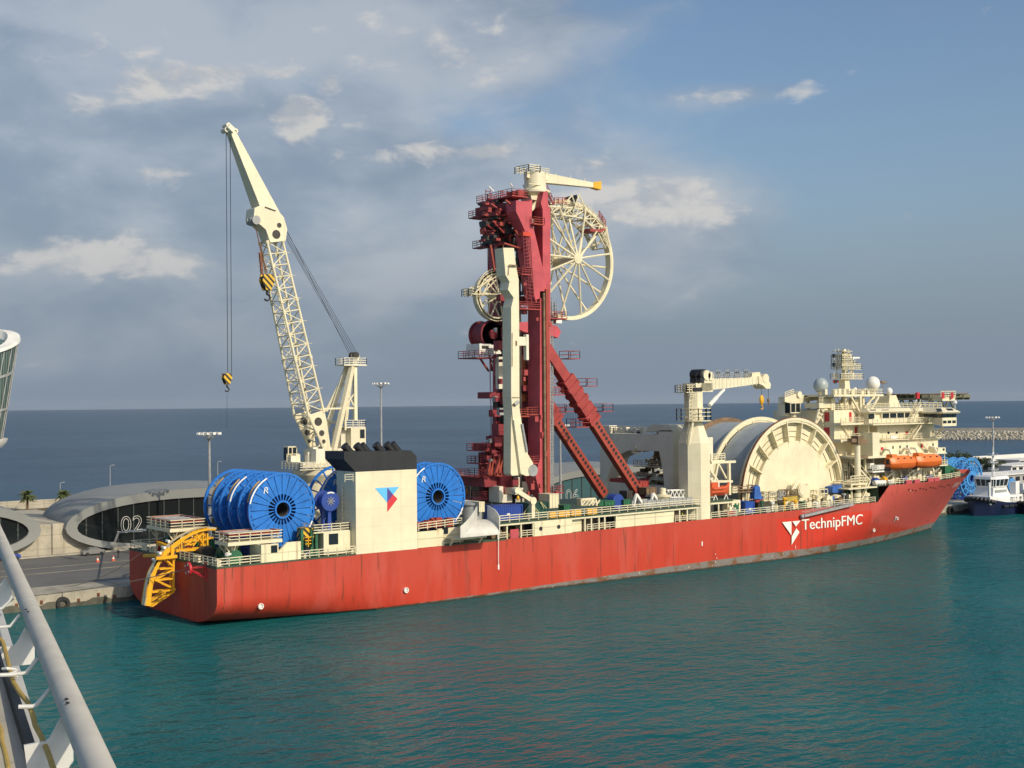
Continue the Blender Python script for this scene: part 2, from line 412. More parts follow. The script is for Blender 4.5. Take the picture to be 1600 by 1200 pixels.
struct(obj('quay_wall', mb, CONC2, origin=(0,0,0), smooth=0))
mb = MB(); mb.box(-600, 372, QY-.25, QY+.2, -.3, .62)
for i in range(-80, 50): mb.prY([(i*7+1, .6), (i*7+5, .6), (i*7+4, 1.05), (i*7+2, 1.05)], QY-.2, QY+.1)
struct(obj('quay_footing', mb, paint('wet_concrete', (.10,.095,.07), .7, .4, .5), origin=(0,0,0), smooth=0))
LINE = paint('worn_line_paint', (.42,.38,.26), .8, .35, .6)
y_ = W(110, 892, Z=GZ).y
mb = MB(); mb.box(-400, 300, y_-.25, y_+.15, GZ+.004, GZ+.02); y2_ = W(110, 883.5, Z=GZ).y; mb.box(-400, 300, y2_-.12, y2_+.12, GZ+.004, GZ+.02)
struct(obj('road_marking', mb, LINE, origin=(0,0,0), smooth=0))
# fenders along the quay face
px_f = [(98, 943, 1), (26, 946, 0), (65, 941, 0), (123, 938, 0), (154, 929, 0), (179, 932, 0)]
for i, (a, c, big) in enumerate(px_f):
    p = W(a, c, Y=QY-.3)
    if big:
        mb = MB(); mb.ring((p.x, QY-.35, p.z), .55, 1.05, -.3, .3, n=20)
        mb.bar((p.x, QY-.35, p.z+.6), (p.x, QY-.1, GZ), .06)
        tag(obj('tyre_fender', mb, BLACK), 'large black tyre hung as a fender on the pale quay wall', 'fender')
lbl = ['rust stained fender bracket on quay wall, hard by the white pipe', 'rust stained bracket on quay wall, next left of the tyre fender', 'rust stained bracket on quay wall, just right of the tyre fender',
       'rust stained bracket on quay wall, second right of the tyre fender', 'rust stained bracket on quay wall, nearest the red stern']
for (a, c, big), lb in zip([q for q in px_f if not q[2]], lbl):
    p = W(a, c, Y=QY-.1); mb = MB(); mb.box(p.x-.22, p.x+.22, QY-.14, QY, p.z-.28, p.z+.28); mb.cylY((p.x, QY, p.z), .13, -.3, 0, 10)
    tag(obj('fender_bracket', mb, RUST), lb, 'bracket', 'rusty brackets on the quay wall')

# ---- terminal pods: lens shaped glass fronts under grey shells
PY = W(150, 862, Z=GZ).y
xL = W(102, 832, Y=PY).x                          # left tip of pod 02
NUMX = W(205, 818, Y=PY).x; NUM6 = W(893, 770, Y=PY).x
PITCH = (NUM6-NUMX)/2
xr1 = W(64, 838, Y=PY).x
PW = PITCH-(xL-xr1)                                # pod width
PTOP = W(268, 765, Y=PY).z
def eye(w, h0, h1, zt, n=40, grow=0.0):
    """outline of a pod front: pointed oval standing on the ground"""
    P = []
    for i in range(n):
        t = 2*PI*i/n; c, s_ = math.cos(t), math.sin(t)
        x = (w/2+grow)*(abs(c)**.86)*(1 if c > 0 else -1)
        z = zt+(h1+grow)*s_ if s_ > 0 else zt+(h0+grow)*s_
        P.append((x, z))
    return P
GLASSF = glass('dark_facade_glass', (.012,.016,.017), .05, .5)
MULL = paint('dark_mullion', (.07,.085,.08), .5, .2, 1)
GLASSG = glass('green_facade_glass', (.05,.11,.12), .07, .6)
def text_mesh(s, size, mat, name, parent, place, outline=0.0, depth=.02, bold=0.0, align='LEFT', sp=1.0, cuts=0):
    cu = bpy.data.curves.new('lettering', 'FONT'); cu.body = s; cu.size = size; cu.align_x = align; cu.space_character = sp
    if outline: cu.fill_mode = 'NONE'; cu.bevel_depth = outline; cu.bevel_resolution = 0
    else: cu.extrude = depth; cu.offset = bold
    o = bpy.data.objects.new('lettering', cu); COL.objects.link(o); dg = bpy.context.evaluated_depsgraph_get()
    me = bpy.data.meshes.new_from_object(o.evaluated_get(dg)); bpy.data.objects.remove(o); bpy.data.curves.remove(cu)
    if cuts:
        import bmesh
        bm = bmesh.new(); bm.from_mesh(me); bmesh.ops.triangulate(bm, faces=bm.faces)
        for _ in range(cuts): bmesh.ops.subdivide_edges(bm, edges=[e for e in bm.edges if e.calc_length() > .12], cuts=1); bmesh.ops.triangulate(bm, faces=bm.faces)
        bm.to_mesh(me); bm.free()
    mb = MB(); mb.add([place(v.co.x, v.co.y, v.co.z) for v in me.vertices], [tuple(p.vertices) for p in me.polygons]); bpy.data.meshes.remove(me)
    return obj(name, mb, mat, parent, smooth=0)
pod_lab = ['grey shelled terminal pod cut by the left picture edge', 'grey shelled terminal pod with 02 on its dark glass front', 'grey shelled terminal pod mostly hidden behind the white funnel and blue reels', 'grey shelled terminal pod with 06 on its green glass front']
for k in range(-1, 3):
    x0 = xL+PW/2+PITCH*k
    t = thing('terminal_pod', (x0, PY, GZ), pod_lab[k+1], 'building', 'terminal pods along the quay')
    zt = GZ+5.0; h1 = PTOP-zt; h0 = 5.9
    outer = eye(PW, h0, h1, zt); inner = eye(PW-4.6, h0-1.5, h1-1.75, zt-.1)
    def R(P, y, sx_=1, sz_=1, zc=zt, dx=0): return [(x0+dx+x*sx_, y, max(GZ-.2, zc+(z-zc)*sz_)) for x, z in P]
    mb = MB()
    # tilted rim, shell body swelling and falling away to the back
    mb.loft([R(inner, PY+.55), R(inner, PY-.1), R(outer, PY-.25), R(outer, PY+.7), R(outer, PY+6, .99, 1.05, GZ), R(outer, PY+14, .96, 1.08, GZ), R(outer, PY+24, .88, 1.02, GZ), R(outer, PY+34, .74, .82, GZ), R(outer, PY+42, .5, .5, GZ), R(outer, PY+46, .3, .2, GZ)], cap=False)
    obj('roof_shell', mb, SHELL, t)
    mb = MB(); mb.add(R(inner, PY+.5), [tuple(range(len(inner)))])
    obj('facade_glass', mb, GLASSG if k == 2 else GLASSF, t, smooth=0)
    mb = MB(); w2 = (PW-4.6)/2
    for i in range(-7, 8):
        x = i*w2/7.6; kx = 1-abs(x/w2)**2.3
        zz = zt-.1+(h1-1.75)*kx**.6; zb = max(GZ, zt-.1-(h0-1.5)*kx**.6); mb.box(x0+x-.07, x0+x+.07, PY+.28, PY+.48, zb, zz)
        for q in (.3, .62): mb.box(x0+x-.22, x0+x+.22, PY+.3, PY+.47, zb+(zz-zb)*q-.08, zb+(zz-zb)*q+.08)
    mb.box(x0-3, x0+6, PY+.3, PY+.47, zt+.1, zt+.28)
    obj('mullion', mb, MULL, t, smooth=0)
    mb = MB(); mb.box(x0-PW*.33, x0+PW*.33, PY-.9, PY-.3, GZ-.1, GZ+.75)
    obj('plinth', mb, CONC, t, smooth=0)
    if k in (0, 2):
        nx = NUMX if k == 0 else NUM6; s_ = '02' if k == 0 else '06'; z0 = W(205, 831, Y=PY).z if k == 0 else W(893, 784, Y=PY).z
        text_mesh(s_, 4.6, WHITE, 'number_sign', t, lambda a, c, e, nx=nx, z0=z0: (nx+a, PY-.35+e, z0+c), outline=.05, align='CENTER', sp=1.05)
    # concrete wall between this pod and the next
for k in range(-1, 2):
    xa = xL+PITCH*k+PW; xb = xa+PITCH-PW
    zt_ = W(75, 819, Y=PY+1.5).z
    mb = MB(); ym = (xa+xb)/2
    mb.prZ([(xa-7, PY+2.2), (ym, PY+1.2), (ym, PY+40), (xa-7, PY+40)], GZ-.2, zt_); mb.prZ([(ym+.25, PY+1.2), (xb+7, PY+2.2), (xb+7, PY+40), (ym+.25, PY+40)], GZ-.2, zt_)
    mb.box(ym, ym+.25, PY+1.6, PY+39, GZ, zt_-.1)
    tag(obj('concrete_wall', mb, CONC, smooth=0), ['pale sunlit concrete block between the two leftmost terminal pods', 'pale concrete block between pods behind the blue reels', 'pale concrete block just left of the 06 pod'][k+1], 'wall', 'concrete blocks between the pods')
mb = MB(); mb.box(-200, 290, PY-2.2, PY-.2, GZ, GZ+.18)
struct(obj('pavement', mb, CONC, origin=(0,0,0), smooth=0))
# promenade wall and strip of dry grass behind
sw = W(60, 794, Z=GZ).y; swh = W(60, 781, Y=sw).z
mb = MB(); mb.box(-600, 305, sw, sw+.8, GZ-.2, swh-.4); mb.box(-600, 305, sw-.1, sw+.9, swh-.4, swh)
tag(obj('sea_wall', mb, CONC, smooth=0), 'long pale sea wall along the far shore behind the pods', 'wall')
m_, b_ = new_mat('dry_grass'); L.new(mixc(sstep(objnoise(.25), .35, .65), (.16,.085,.035), (.10,.11,.045)), b_.inputs['Base Color']); b_.inputs['Roughness'].default_value = .95
DRYG = m_
mb = MB(); mb.box(-300, 300, sw-20, sw-3, GZ+.01, GZ+.06); struct(obj('verge', mb, DRYG, origin=(0,0,0), smooth=0))
# palms
FROND = paint('palm_frond', (.085,.105,.03), .7, .45, 2); TRUNK = paint('palm_trunk', (.17,.10,.055), .9, .3, 2)
def palm(p, h, label, rr=2.6):
    t = thing('palm_tree', p, label, 'palm', 'palms by the sea wall')
    mb = MB(); mb.lathe(p, [(.42, 0), (.34, .5), (.30, h*.5), (.36, h*.92), (.2, h)], 9); obj('trunk', mb, TRUNK, t)
    mb = MB(); rnd = random.Random(int(p[0]*10))
    for i in range(70):
        a = rnd.uniform(0, 2*PI); e = rnd.uniform(-.7, 1.2); ln = rr*rnd.uniform(.75, 1.1); c = V(p[0], p[1], p[2]+h-.1)
        d = V(math.cos(a)*math.cos(e), math.sin(a)*math.cos(e), math.sin(e)); sd = d.cross(V(0,0,1)).normalized(); pts = [c+d*ln*u-V(0,0,.9*u*u*ln*.35) for u in (0, .35, .7, 1)]
        for u0, u1, w0, w1 in ((0,1,.1,.34), (1,2,.34,.3), (2,3,.3,.03)):
            for s_ in (-1, 1):
                dn = V(0,0,-.16)
                mb.add([pts[u0], pts[u1], pts[u1]+sd*w1*s_+dn, pts[u0]+sd*w0*s_+dn], [(0,1,2,3)])
    obj('crown', mb, FROND, t, smooth=0)
palm(W(43, 799, Z=GZ), 4.6, 'small palm on the verge between the two leftmost pods')
palm(W(100, 796, Z=GZ), 4.3, 'small palm half hidden by the roof of the 02 pod', 2.5)
# street lamps by the sea wall
for i, (a, c) in enumerate([(94, 755), (172, 728), (340, 722), (901, 719)]):
    p = W(a, c, Y=sw-3); mb = MB(); mb.tube((p.x, p.y, GZ), (p.x, p.y, p.z), .16, 6, .09); mb.path([(p.x, p.y, p.z-.1), (p.x+.3, p.y, p.z+.2), (p.x+.9, p.y, p.z+.25)], .07, 5); mb.box(p.x+.6, p.x+1.3, p.y-.15, p.y+.15, p.z+.15, p.z+.29)
    tag(obj('street_lamp', mb, GREYM), ['thin grey street lamp beside the palm, low above the sea wall', 'thin grey street lamp rising behind the 02 pod roof', 'thin grey street lamp between light mast and blue reels', 'thin curved street lamp behind the 06 pod roof'][i], 'street lamp', 'street lamps along the sea wall')
# high light masts
def mast(p, zt, label, r=1.0):
    t = thing('light_mast', (p.x, p.y, GZ), label, 'light mast', 'high light masts of the port')
    mb = MB(); mb.tube((p.x, p.y, GZ), (p.x, p.y, zt), .42, 10, .22); mb.lathe((p.x, p.y, GZ), [(.7, 0), (.7, .35), (.45, .5)], 10); obj('pole', mb, GREYM, t)
    mb = MB(); 
    for rr_, z in ((1.9, .9), (1.1, .1)):
        for i in range(16): a = 2*PI*i/16; b = 2*PI*(i+1)/16; mb.tube((p.x+rr_*math.cos(a), p.y+rr_*math.sin(a), zt+z), (p.x+rr_*math.cos(b), p.y+rr_*math.sin(b), zt+z), .08, 4)
    for i in range(8): a = 2*PI*i/8; mb.tube((p.x+.2*math.cos(a), p.y+.2*math.sin(a), zt-.4), (p.x+1.9*math.cos(a), p.y+1.9*math.sin(a), zt+.9), .07, 4)
    mb.tube((p.x, p.y, zt-.6), (p.x, p.y, zt+1.1), .22, 6)
    obj('head_frame', mb, GREYM, t)
    mb = MB()
    for i in range(12): a = 2*PI*i/12; q = V(p.x+2.0*math.cos(a), p.y+2.0*math.sin(a), zt+.75); mb.bar(q, q+V(math.cos(a)*.35, math.sin(a)*.35, .1), .5, .45)
    obj('floodlight', mb, WHITE, t)
mast(W(327, 690, Y=52), W(327, 684, Y=52).z, 'grey light mast rising in front of the 02 pod')
mast(W(875, 664, Y=60), W(875, 670, Y=60).z, 'grey light mast partly hidden by the red tower struts')
mast(W(595, 600, Y=120), W(595, 604, Y=120).z, 'slim light mast rising behind the black funnel top')
mast(W(1551, 650, Y=66), W(1551, 656, Y=66).z, 'grey light mast right of the bow, above the tug')
# ---- quay furniture
p = W(145, 867, Z=GZ)
def car(p, body, label, flip=1):
    t = thing('parked_car', p, label, 'car')
    pr = [(-2.2,.3),(-2.25,.75),(-2.1,.95),(-1.25,1.02),(-.65,1.45),(.75,1.47),(1.4,1.05),(2.1,.92),(2.25,.6),(2.2,.3)]
    mb = MB(); 
    def sec(y, k, kz=1): return [(p[0]+x*k*flip, p[1]+y, p[2]+(z if z < 1.03 else 1.03+(z-1.03)*kz)) for x, z in pr]
    mb.loft([sec(-.86, .98, .6), sec(-.72, 1, 1), sec(.72, 1, 1), sec(.86, .98, .6)]); obj('body', mb, body, t)
    for y in (-.80, .80):
        mb = MB(); mb.ext([(p[0]+x*flip, p[1]+y-.03, p[2]+z) for x, z in ((-1.1,1.04),(-.6,1.38),(.7,1.39),(1.22,1.06))], (0, .06, 0)); obj('window', mb, GLASS, t, smooth=0)
    for x in (-1.35, 1.4):
        for y in (-.78, .78): mb = MB(); mb.cylY((p[0]+x, p[1]+y, p[2]+.32), .33, -.12, .12, 16); obj('wheel', mb, BLACK, t)
    mb = MB(); mb.ext([(p[0]-1.28*flip, p[1]-.6, p[2]+1.07), (p[0]-1.28*flip, p[1]+.6, p[2]+1.07), (p[0]-.68*flip, p[1]+.55, p[2]+1.44), (p[0]-.68*flip, p[1]-.55, p[2]+1.44)], (-.02*flip, 0, .03)); obj('rear_window', mb, GLASS, t, smooth=0)
    return t
car(p, paint('silver_paint', (.30,.30,.29), .3, .04, 1, metal=.4), 'silver saloon car parked in front of the 02 pod')
car(W(12, 875, Z=GZ), DBLUE, 'dark blue car half hidden behind the white pipe at left', -1)
ORC = paint('cone_orange', (.7,.10,.03), .5, .1, 2)
for i, (a, c) in enumerate([(152.5, 878), (177, 876)]):
    q = W(a, c, Z=GZ); t = thing('traffic_cone', q, ['orange and white traffic cone on the quay, nearer the car', 'orange and white traffic cone on the quay, nearer the red stern'][i], 'traffic cone', 'traffic cones on the quay')
    mb = MB(); mb.box(q.x-.35, q.x+.35, q.y-.35, q.y+.35, q.z+.0, q.z+.08); mb.lathe(q, [(.3, .08), (.22, .35)], 12); mb.lathe(q, [(.145, .65), (.06, .95)], 12); obj('cone_body', mb, ORC, t)
    mb = MB(); mb.lathe(q, [(.222, .35), (.147, .65)], 12); obj('band', mb, WHITE, t)
# people (skin-modifier bodies)
SKIN = paint('skin', (.45,.27,.18), .6, .05, 2)
def person(p, face, label, top, legs, hat=None, stride=.2):
    t = thing('person', p, label, 'person')
    ca, sa = math.cos(face), math.sin(face)
    def P(f, s_, z): return (f*ca-s_*sa, f*sa+s_*ca, z)
    vs = [P(0,0,.95), P(0,0,1.2), P(0,0,1.42), P(.01,0,1.52), P(.03,0,1.62), P(.03,0,1.74)]
    rad = [.15,.14,.16,.055,.095,.085]; ed = [(0,1),(1,2),(2,3),(3,4),(4,5)]
    for s_ in (-1, 1):
        b = len(vs); f = stride*s_
        vs += [P(0,.1*s_,.88), P(.05+f*.5,.1*s_,.5), P(f,.1*s_,.1), P(f+.17,.1*s_,.05), P(0,.19*s_,1.4), P(-f*.4-.02,.24*s_,1.12), P(-f*.5+.08,.24*s_,.88), P(-f*.5+.10,.235*s_,.78)]
        rad += [.095,.065,.05,.04,.065,.05,.038,.03]; ed += [(0,b),(b,b+1),(b+1,b+2),(b+2,b+3),(2,b+4),(b+4,b+5),(b+5,b+6),(b+6,b+7)]
    me = bpy.data.meshes.new('body'); me.from_pydata(vs, ed, []); o = bpy.data.objects.new('body', me); COL.objects.link(o)
    sk = o.modifiers.new('s', 'SKIN'); su = o.modifiers.new('u', 'SUBSURF'); su.levels = 2; su.render_levels = 2
    for d, r in zip(me.skin_vertices[0].data, rad): d.radius = (r, r)
    me.skin_vertices[0].data[0].use_root = True
    dg = bpy.context.evaluated_depsgraph_get(); m2 = bpy.data.meshes.new_from_object(o.evaluated_get(dg)); bpy.data.objects.remove(o)
    for m in (SKIN, top, legs): m2.materials.append(m)
    for pl in m2.polygons:
        c = pl.center; side = abs(-c.x*sa+c.y*ca); pl.use_smooth = True
        pl.material_index = 0 if c.z > 1.5 or (side > .2 and c.z < .88) else (1 if c.z > .93 or side > .19 else 2)
    o = bpy.data.objects.new('body', m2); COL.objects.link(o); o.parent = t
    mb = MB(); q = V(*p)+V(*P(.02, 0, 1.72))
    mb.ball(q, .115, 10, 6, (1, .95, .85)); obj('hair' if not hat else 'helmet', mb, hat or DARK, t)
    return t
person(W(185, 872, Z=GZ), math.radians(200), 'person in dark clothes walking on the quay by the gangway', paint('dark_jacket', (.03,.03,.04), .8), paint('dark_trousers', (.02,.022,.03), .8))
# breakwater of rocks, land at right
ROCK = paint('breakwater_rock', (.52,.48,.39), .9, .3, .5)
b0 = W(1440, 686, Z=0); b1 = W(1720, 686, Z=0); ax = (b1-b0).normalized(); nb = V(-ax.y, ax.x, 0)
if nb.dot(CAMF) < 0: nb = -nb
mb = MB(); rnd = random.Random(4); ln = (b1-b0).length
for i in range(1500):
    u = rnd.uniform(0, 1); v_ = rnd.random(); c = b0+ax*(u*ln)+nb*(v_*7.5)+V(0, 0, -.5+v_*5.4); r = rnd.uniform(.8, 1.7)
    P = [c+V(rnd.uniform(.5,1)*r*sx_, rnd.uniform(.5,1)*r*sy_, rnd.uniform(.4,.9)*r*sz_) for sz_ in (-1,1) for sx_, sy_ in ((-1,-1),(1,-1),(1,1),(-1,1))]
    mb.add(P, [(3,2,1,0),(4,5,6,7),(0,1,5,4),(1,2,6,5),(2,3,7,6),(3,0,4,7)])
tag(struct(obj('breakwater_rocks', mb, ROCK, smooth=0), 'stuff'), 'pale boulders piled along the near face of the breakwater', 'rocks')
mb = MB(); mb.loft([[b0+nb*a+V(0,0,c)-ax*8 for a, c in ((2,-3),(7,5.3),(16,5.3),(16,8),(18,8),(20,-3))], [b1+nb*a+V(0,0,c) for a, c in ((2,-3),(7,5.3),(16,5.3),(16,8),(18,8),(20,-3))]])
tag(obj('breakwater', mb, paint('breakwater_concrete', (.30,.29,.26), .9, .2, .1), smooth=0), 'long low breakwater with a pale parapet beyond the bow', 'breakwater')
# ================================================================== THE SHIP
ship = thing('pipelay_ship', (0, 0, 0), 'long red and cream pipelay ship with a tall red tower, moored along the quay', 'ship')
def zd(x): return 8.574+.00619*x
TIP = W(1513, 733, Y=0); XT = TIP.x; ZT = TIP.z; XW = 190.5      # stem head, stem at the water
FX0 = W(1370, 783, Y=-15.8).x; FX1 = W(1387, 758, Y=-15.6).x; FZ1 = W(1387, 758, Y=-15.6).z
def ztop(x):
    if x <= FX0: return zd(x)
    if x < FX1: return zd(FX0)+(FZ1-zd(FX0))*(x-FX0)/(FX1-FX0)
    u = (x-FX1)/(XT-FX1); return FZ1+(ZT-.75-FZ1)*u*.55+max(0, u-.78)/.22*(.75+(ZT-.75-FZ1)*.45)
XB = 118.0
def stem(k): k = max(k, 0); return XW+(XT-XW)*k**1.0
def plan(s, k):      # half breadth along the bow, s 0..1, k 0..1 up the side
    k = min(max(k, 0), 1); s0 = .02+.40*k**1.1; p = 1.55+.40*k; q = 1.0-.15*k
    if s <= s0: return 16.0
    return 16.0*max(0, 1-((s-s0)/(1-s0))**p)**q
def hb(x, z):
    k = z/ztop(x)
    if x > XB: return plan((x-XB)/(stem(k)-XB), k)
    w0 = 16-9.2*max(0, 1-x/30)**1.6
    return w0+(16-w0)*min(1, 1-(1-max(0, z)/4.2)**2.4)**.6 if z < 4.2 else 16.0
mb = MB(); KS = [-.12, 0, .02, .045, .08, .12, .165]+[.2+.8*i/22 for i in range(23)]
cols = []
for x in [0, 1.5, 4, 8, 13, 19, 26, 35, 50, 65, 80, 95, 110]: cols.append([(x, hb(x, k*ztop(x)), k*ztop(x)) for k in KS])
SS = sorted(set([i/44 for i in range(0, 40)]+[.91, .93, .95, .965, .98, .99, 1.0]+[(FX0-XB)/(XT-XB), (FX1-XB)/(XT-XB)]))
for s in SS:
    c = []
    for k in KS:
        x = XB+(stem(k)-XB)*s; xt = XB+(XT-XB)*s; c.append((x, plan(s, k), k*ztop(x)))
    cols.append(c)
nk = len(KS); nc = len(cols)
for sd_ in (-1, 1):
    b = len(mb.v)
    for c in cols: mb.v += [(x, sd_*y, z) for x, y, z in c]
    for i in range(nc-1):
        for j in range(nk-1): mb.f.append((b+i*nk+j, b+(i+1)*nk+j, b+(i+1)*nk+j+1, b+i*nk+j+1)); mb.m.append(0)
b = len(mb.v); mb.v += [(x, -y, z) for x, y, z in cols[0]]+[(x, y, z) for x, y, z in cols[0]]
for j in range(nk-1): mb.f.append((b+j, b+j+1, b+nk+j+1, b+nk+j)); mb.m.append(0)
# hull paint: sun-faded red, streaks, scuffs, grey boot-top and growth at the water, flare shading on the bow
m, bs = new_mat('hull_red_paint'); HULLM = m
t_ = nd('ShaderNodeTexCoord'); sp_ = nd('ShaderNodeSeparateXYZ'); L.new(t_.outputs['Object'], sp_.inputs[0]); ox, oy, oz = sp_.outputs
lg = objnoise(.045, (1,1,2), 4); st = objnoise(.55, (1,1,.09), 5, .6); st2 = objnoise(1.6, (1,1,.05), 4, .65); fine = objnoise(.9, (1,1,1), 5)
zf = mth('ADD', mth('DIVIDE', oz, 9.5), mth('MULTIPLY', mth('SUBTRACT', lg, .5), 1.2))
col = mixc(sstep(zf, .25, .95), (.47,.044,.020), (.46,.060,.036))
col = mixc(mth('MULTIPLY', sstep(st, .47, .63), .28), col, (.33,.028,.016))
col = mixc(mth('MULTIPLY', sstep(objnoise(.22, (1,1,.25), 5), .50, .66), .45), col, (.50,.095,.07))
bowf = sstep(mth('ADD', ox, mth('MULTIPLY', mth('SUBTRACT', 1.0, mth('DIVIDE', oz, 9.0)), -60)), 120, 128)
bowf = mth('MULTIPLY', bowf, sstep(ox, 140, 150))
col = mixc(mth('MULTIPLY', bowf, .8), col, (.48,.085,.068))  # paler upper bow: faded pink, plus the flare's shading put into the colour
def band(v, a, b_, s=.15):
    return mth('MULTIPLY', sstep(v, a-s, a+s), sstep(v, b_+s, b_-s))
tx0 = W(1214, 840, Y=-16).x; tx1 = W(1363, 815, Y=-16).x
patch = mth('MULTIPLY', band(ox, tx0, tx1, .2), band(oz, 1.2, 7.9, .1))
col = mixc(mth('MULTIPLY', patch, .9), col, (.54,.038,.018))
col = mixc(mth('MULTIPLY', mth('MULTIPLY', sstep(st2, .565, .66), sstep(objnoise(.13, (1,1,.3), 3), .44, .58)), .72), col, (.13,.040,.022))
scuff = objnoise(.5, (.12,1,2.2), 5, .7)
col = mixc(mth('MULTIPLY', mth('MULTIPLY', sstep(scuff, .63, .72), band(oz, .8, 4.5, 1.0)), .5), col, (.10,.03,.025))
# boot-top rises toward the bow because of the trim
bl = mth('ADD', mth('MULTIPLY', sstep(ox, 12, 120), 1.45), mth('MULTIPLY', mth('SUBTRACT', objnoise(.5, (1,1,1), 5), .5), .25))
bl = mth('ADD', bl, .12)
boot = sstep(mth('SUBTRACT', bl, oz), -.05, .05)
bootc = mixc(sstep(objnoise(.35, (1,1,1.2), 5, .7), .48, .62), (.19,.17,.155), (.17,.075,.03))
bootc = mixc(sstep(objnoise(1.8, (1,1,1), 3), .66, .72), bootc, (.5,.46,.36))
col = mixc(boot, col, bootc)
wet = sstep(mth('ADD', oz, mth('MULTIPLY', mth('SUBTRACT', fine, .5), .5)), .38, .12)
col = mixc(wet, col, (.055,.032,.018))
wv0 = nd('ShaderNodeTexWave', wave_type='BANDS', bands_direction='X'); wv0.inputs['Scale'].default_value = .042; L.new(t_.outputs['Object'], wv0.inputs['Vector'])
col = mixc(mth('MULTIPLY', mth('MULTIPLY', sstep(wv0.outputs[1], .985, .999), sstep(objnoise(.35, (1,1,.3), 4), .46, .64)), .5), col, (.17,.03,.02))
L.new(col, bs.inputs['Base Color']); L.new(mth('ADD', .5, mth('MULTIPLY', fine, .2)), bs.inputs['Roughness']); bs.inputs['Specular IOR Level'].default_value = .3
bp = nd('ShaderNodeBump'); bp.inputs['Strength'].default_value = .35; bp.inputs['Distance'].default_value = .12
wv = nd('ShaderNodeTexWave', wave_type='BANDS', bands_direction='X'); wv.inputs['Scale'].default_value = .12; wv.inputs['Distortion'].default_value = .6
L.new(t_.outputs['Object'], wv.inputs['Vector']); L.new(mth('ADD', mth('MULTIPLY', wv.outputs[1], .25), mth('MULTIPLY', objnoise(.2, (1,1,1), 2), .6)), bp.inputs['Height']); L.new(bp.outputs[0], bs.inputs['Normal'])
hull = obj('hull', mb, HULLM, ship, origin=(0,0,0), smooth=35)

# ---- decks
def dk(x): return max(.02, hb(x, ztop(x))-.02)
mb = MB()
xs = [0, 20, 50, 80, 110, 118, 125, 132, 140, 148, FX0]
for a, c in zip(xs, xs[1:]): mb.add([(a, -dk(a), zd(a)-.05), (c, -dk(c), zd(c)-.05), (c, dk(c), zd(c)-.05), (a, dk(a), zd(a)-.05)], [(0,1,2,3)])
obj('main_deck', mb, DECKG, ship, smooth=0)
mb = MB(); FD = FZ1-.1
xs = [FX0+.5, FX1, 165, 172, 178, 184, 190, 195, 199, XT-4]
def fdk(x): return max(.05, hb(x, ztop(x)*.93)-.2)
for a, c in zip(xs, xs[1:]): mb.add([(a, -fdk(a), FD), (c, -fdk(c), FD), (c, fdk(c), FD), (a, fdk(a), FD)], [(0,1,2,3)])
mb.add([(FX0+.5, -15.9, zd(FX0)-.1), (FX0+.5, 15.9, zd(FX0)-.1), (FX0+.5, 15.9, FD), (FX0+.5, -15.9, FD)], [(0,1,2,3)])
obj('forecastle_deck', mb, DECKG, ship, smooth=0)
mb = MB()    # green gunwale strip
mb.box(-.1, FX0-2, -16.08, -15.7, 0, .01); mb.v = []; mb.f = []; mb.m = []
for a, c in ((0, W(556, 866, Y=-16).x), (W(695, 846, Y=-16).x, W(790, 842, Y=-16).x)):
    mb.loft([[(x, -16.06, zd(x)-.14), (x, -15.75, zd(x)-.14), (x, -15.75, zd(x)+.1), (x, -16.06, zd(x)+.1)] for x in (a, c)])
mb.box(-.08, .2, -16, 16, zd(0)-.2, zd(0)+.12)
obj('gunwale', mb, DECKG, ship, smooth=0)

# ---- writing on the side
def onhull(x, z, off=.13): return V(x, -hb(x, z)-off, z)
tA = W(1252, 828, Y=-16); tB = W(1347.5, 819, Y=-16)
cu_w = 5.86
def place_t(a, c, e):
    k = (tB.x-tA.x)/TW; return onhull(tA.x+a*k, tA.z+(tB.z-tA.z)*(a/TW)+c*TH, .12)
TW = 5.55; TH = 3.0
cu = bpy.data.curves.new('w', 'FONT'); cu.body = 'TechnipFMC'; cu.offset = .012; o_ = bpy.data.objects.new('w', cu); COL.objects.link(o_); bpy.context.view_layer.update(); TW = o_.dimensions.x; bpy.data.objects.remove(o_)
text_mesh('TechnipFMC', 1, WHITE, 'lettering', hull, place_t, depth=.0, bold=0, cuts=3)
text_mesh('TechnipFMC', 1, WHITE, 'lettering', hull, lambda a, c, e: place_t(a+.022, c, e)+V(0,-.012,0), depth=.0, bold=0, cuts=3)
def tri(mb, pts, off=.25):
    P = []
    for a, c in pts: w = W(a, c, Y=-16); P.append(onhull(w.x, w.z, off))
    mb.ext(P, (0, -.02, 0))
mb = MB(); q = lambda a, c: (1050+a*.25, 750+c*.25)
tri(mb, [q(682,263), q(740,258.5), q(740,345)]); tri(mb, [q(746,258), q(796,253), q(768,291)]); tri(mb, [q(741,405), q(742,352), q(771,301), q(790,325)])
obj('emblem', mb, WHITE, hull, smooth=0)
mb = MB()
def hring(mb, a, c, r, cross=True):
    w = W(a, c, Y=-16); w = onhull(w.x, w.z, .12)
    mb.ring((w.x, w.y, w.z), r*.72, r, -.22, .1, n=20)
    if cross: mb.box(w.x-r*.7, w.x+r*.7, w.y-.04, w.y, w.z-.1, w.z+.1); mb.box(w.x-.1, w.x+.1, w.y-.045, w.y, w.z-.8*r*.7, w.z+.7*r)
hring(mb, 408.5, 947.5, .42); hring(mb, 633.5, 922, .42); hring(mb, 1378, 829.5, .36); hring(mb, 1424, 812, .3, False)
for a, c in ((779, 886), (1097, 849.5)): w = W(a, c, Y=-16.05); mb.box(w.x-.14, w.x+.14, -16.08, -16.0, w.z-.4, w.z+.4)
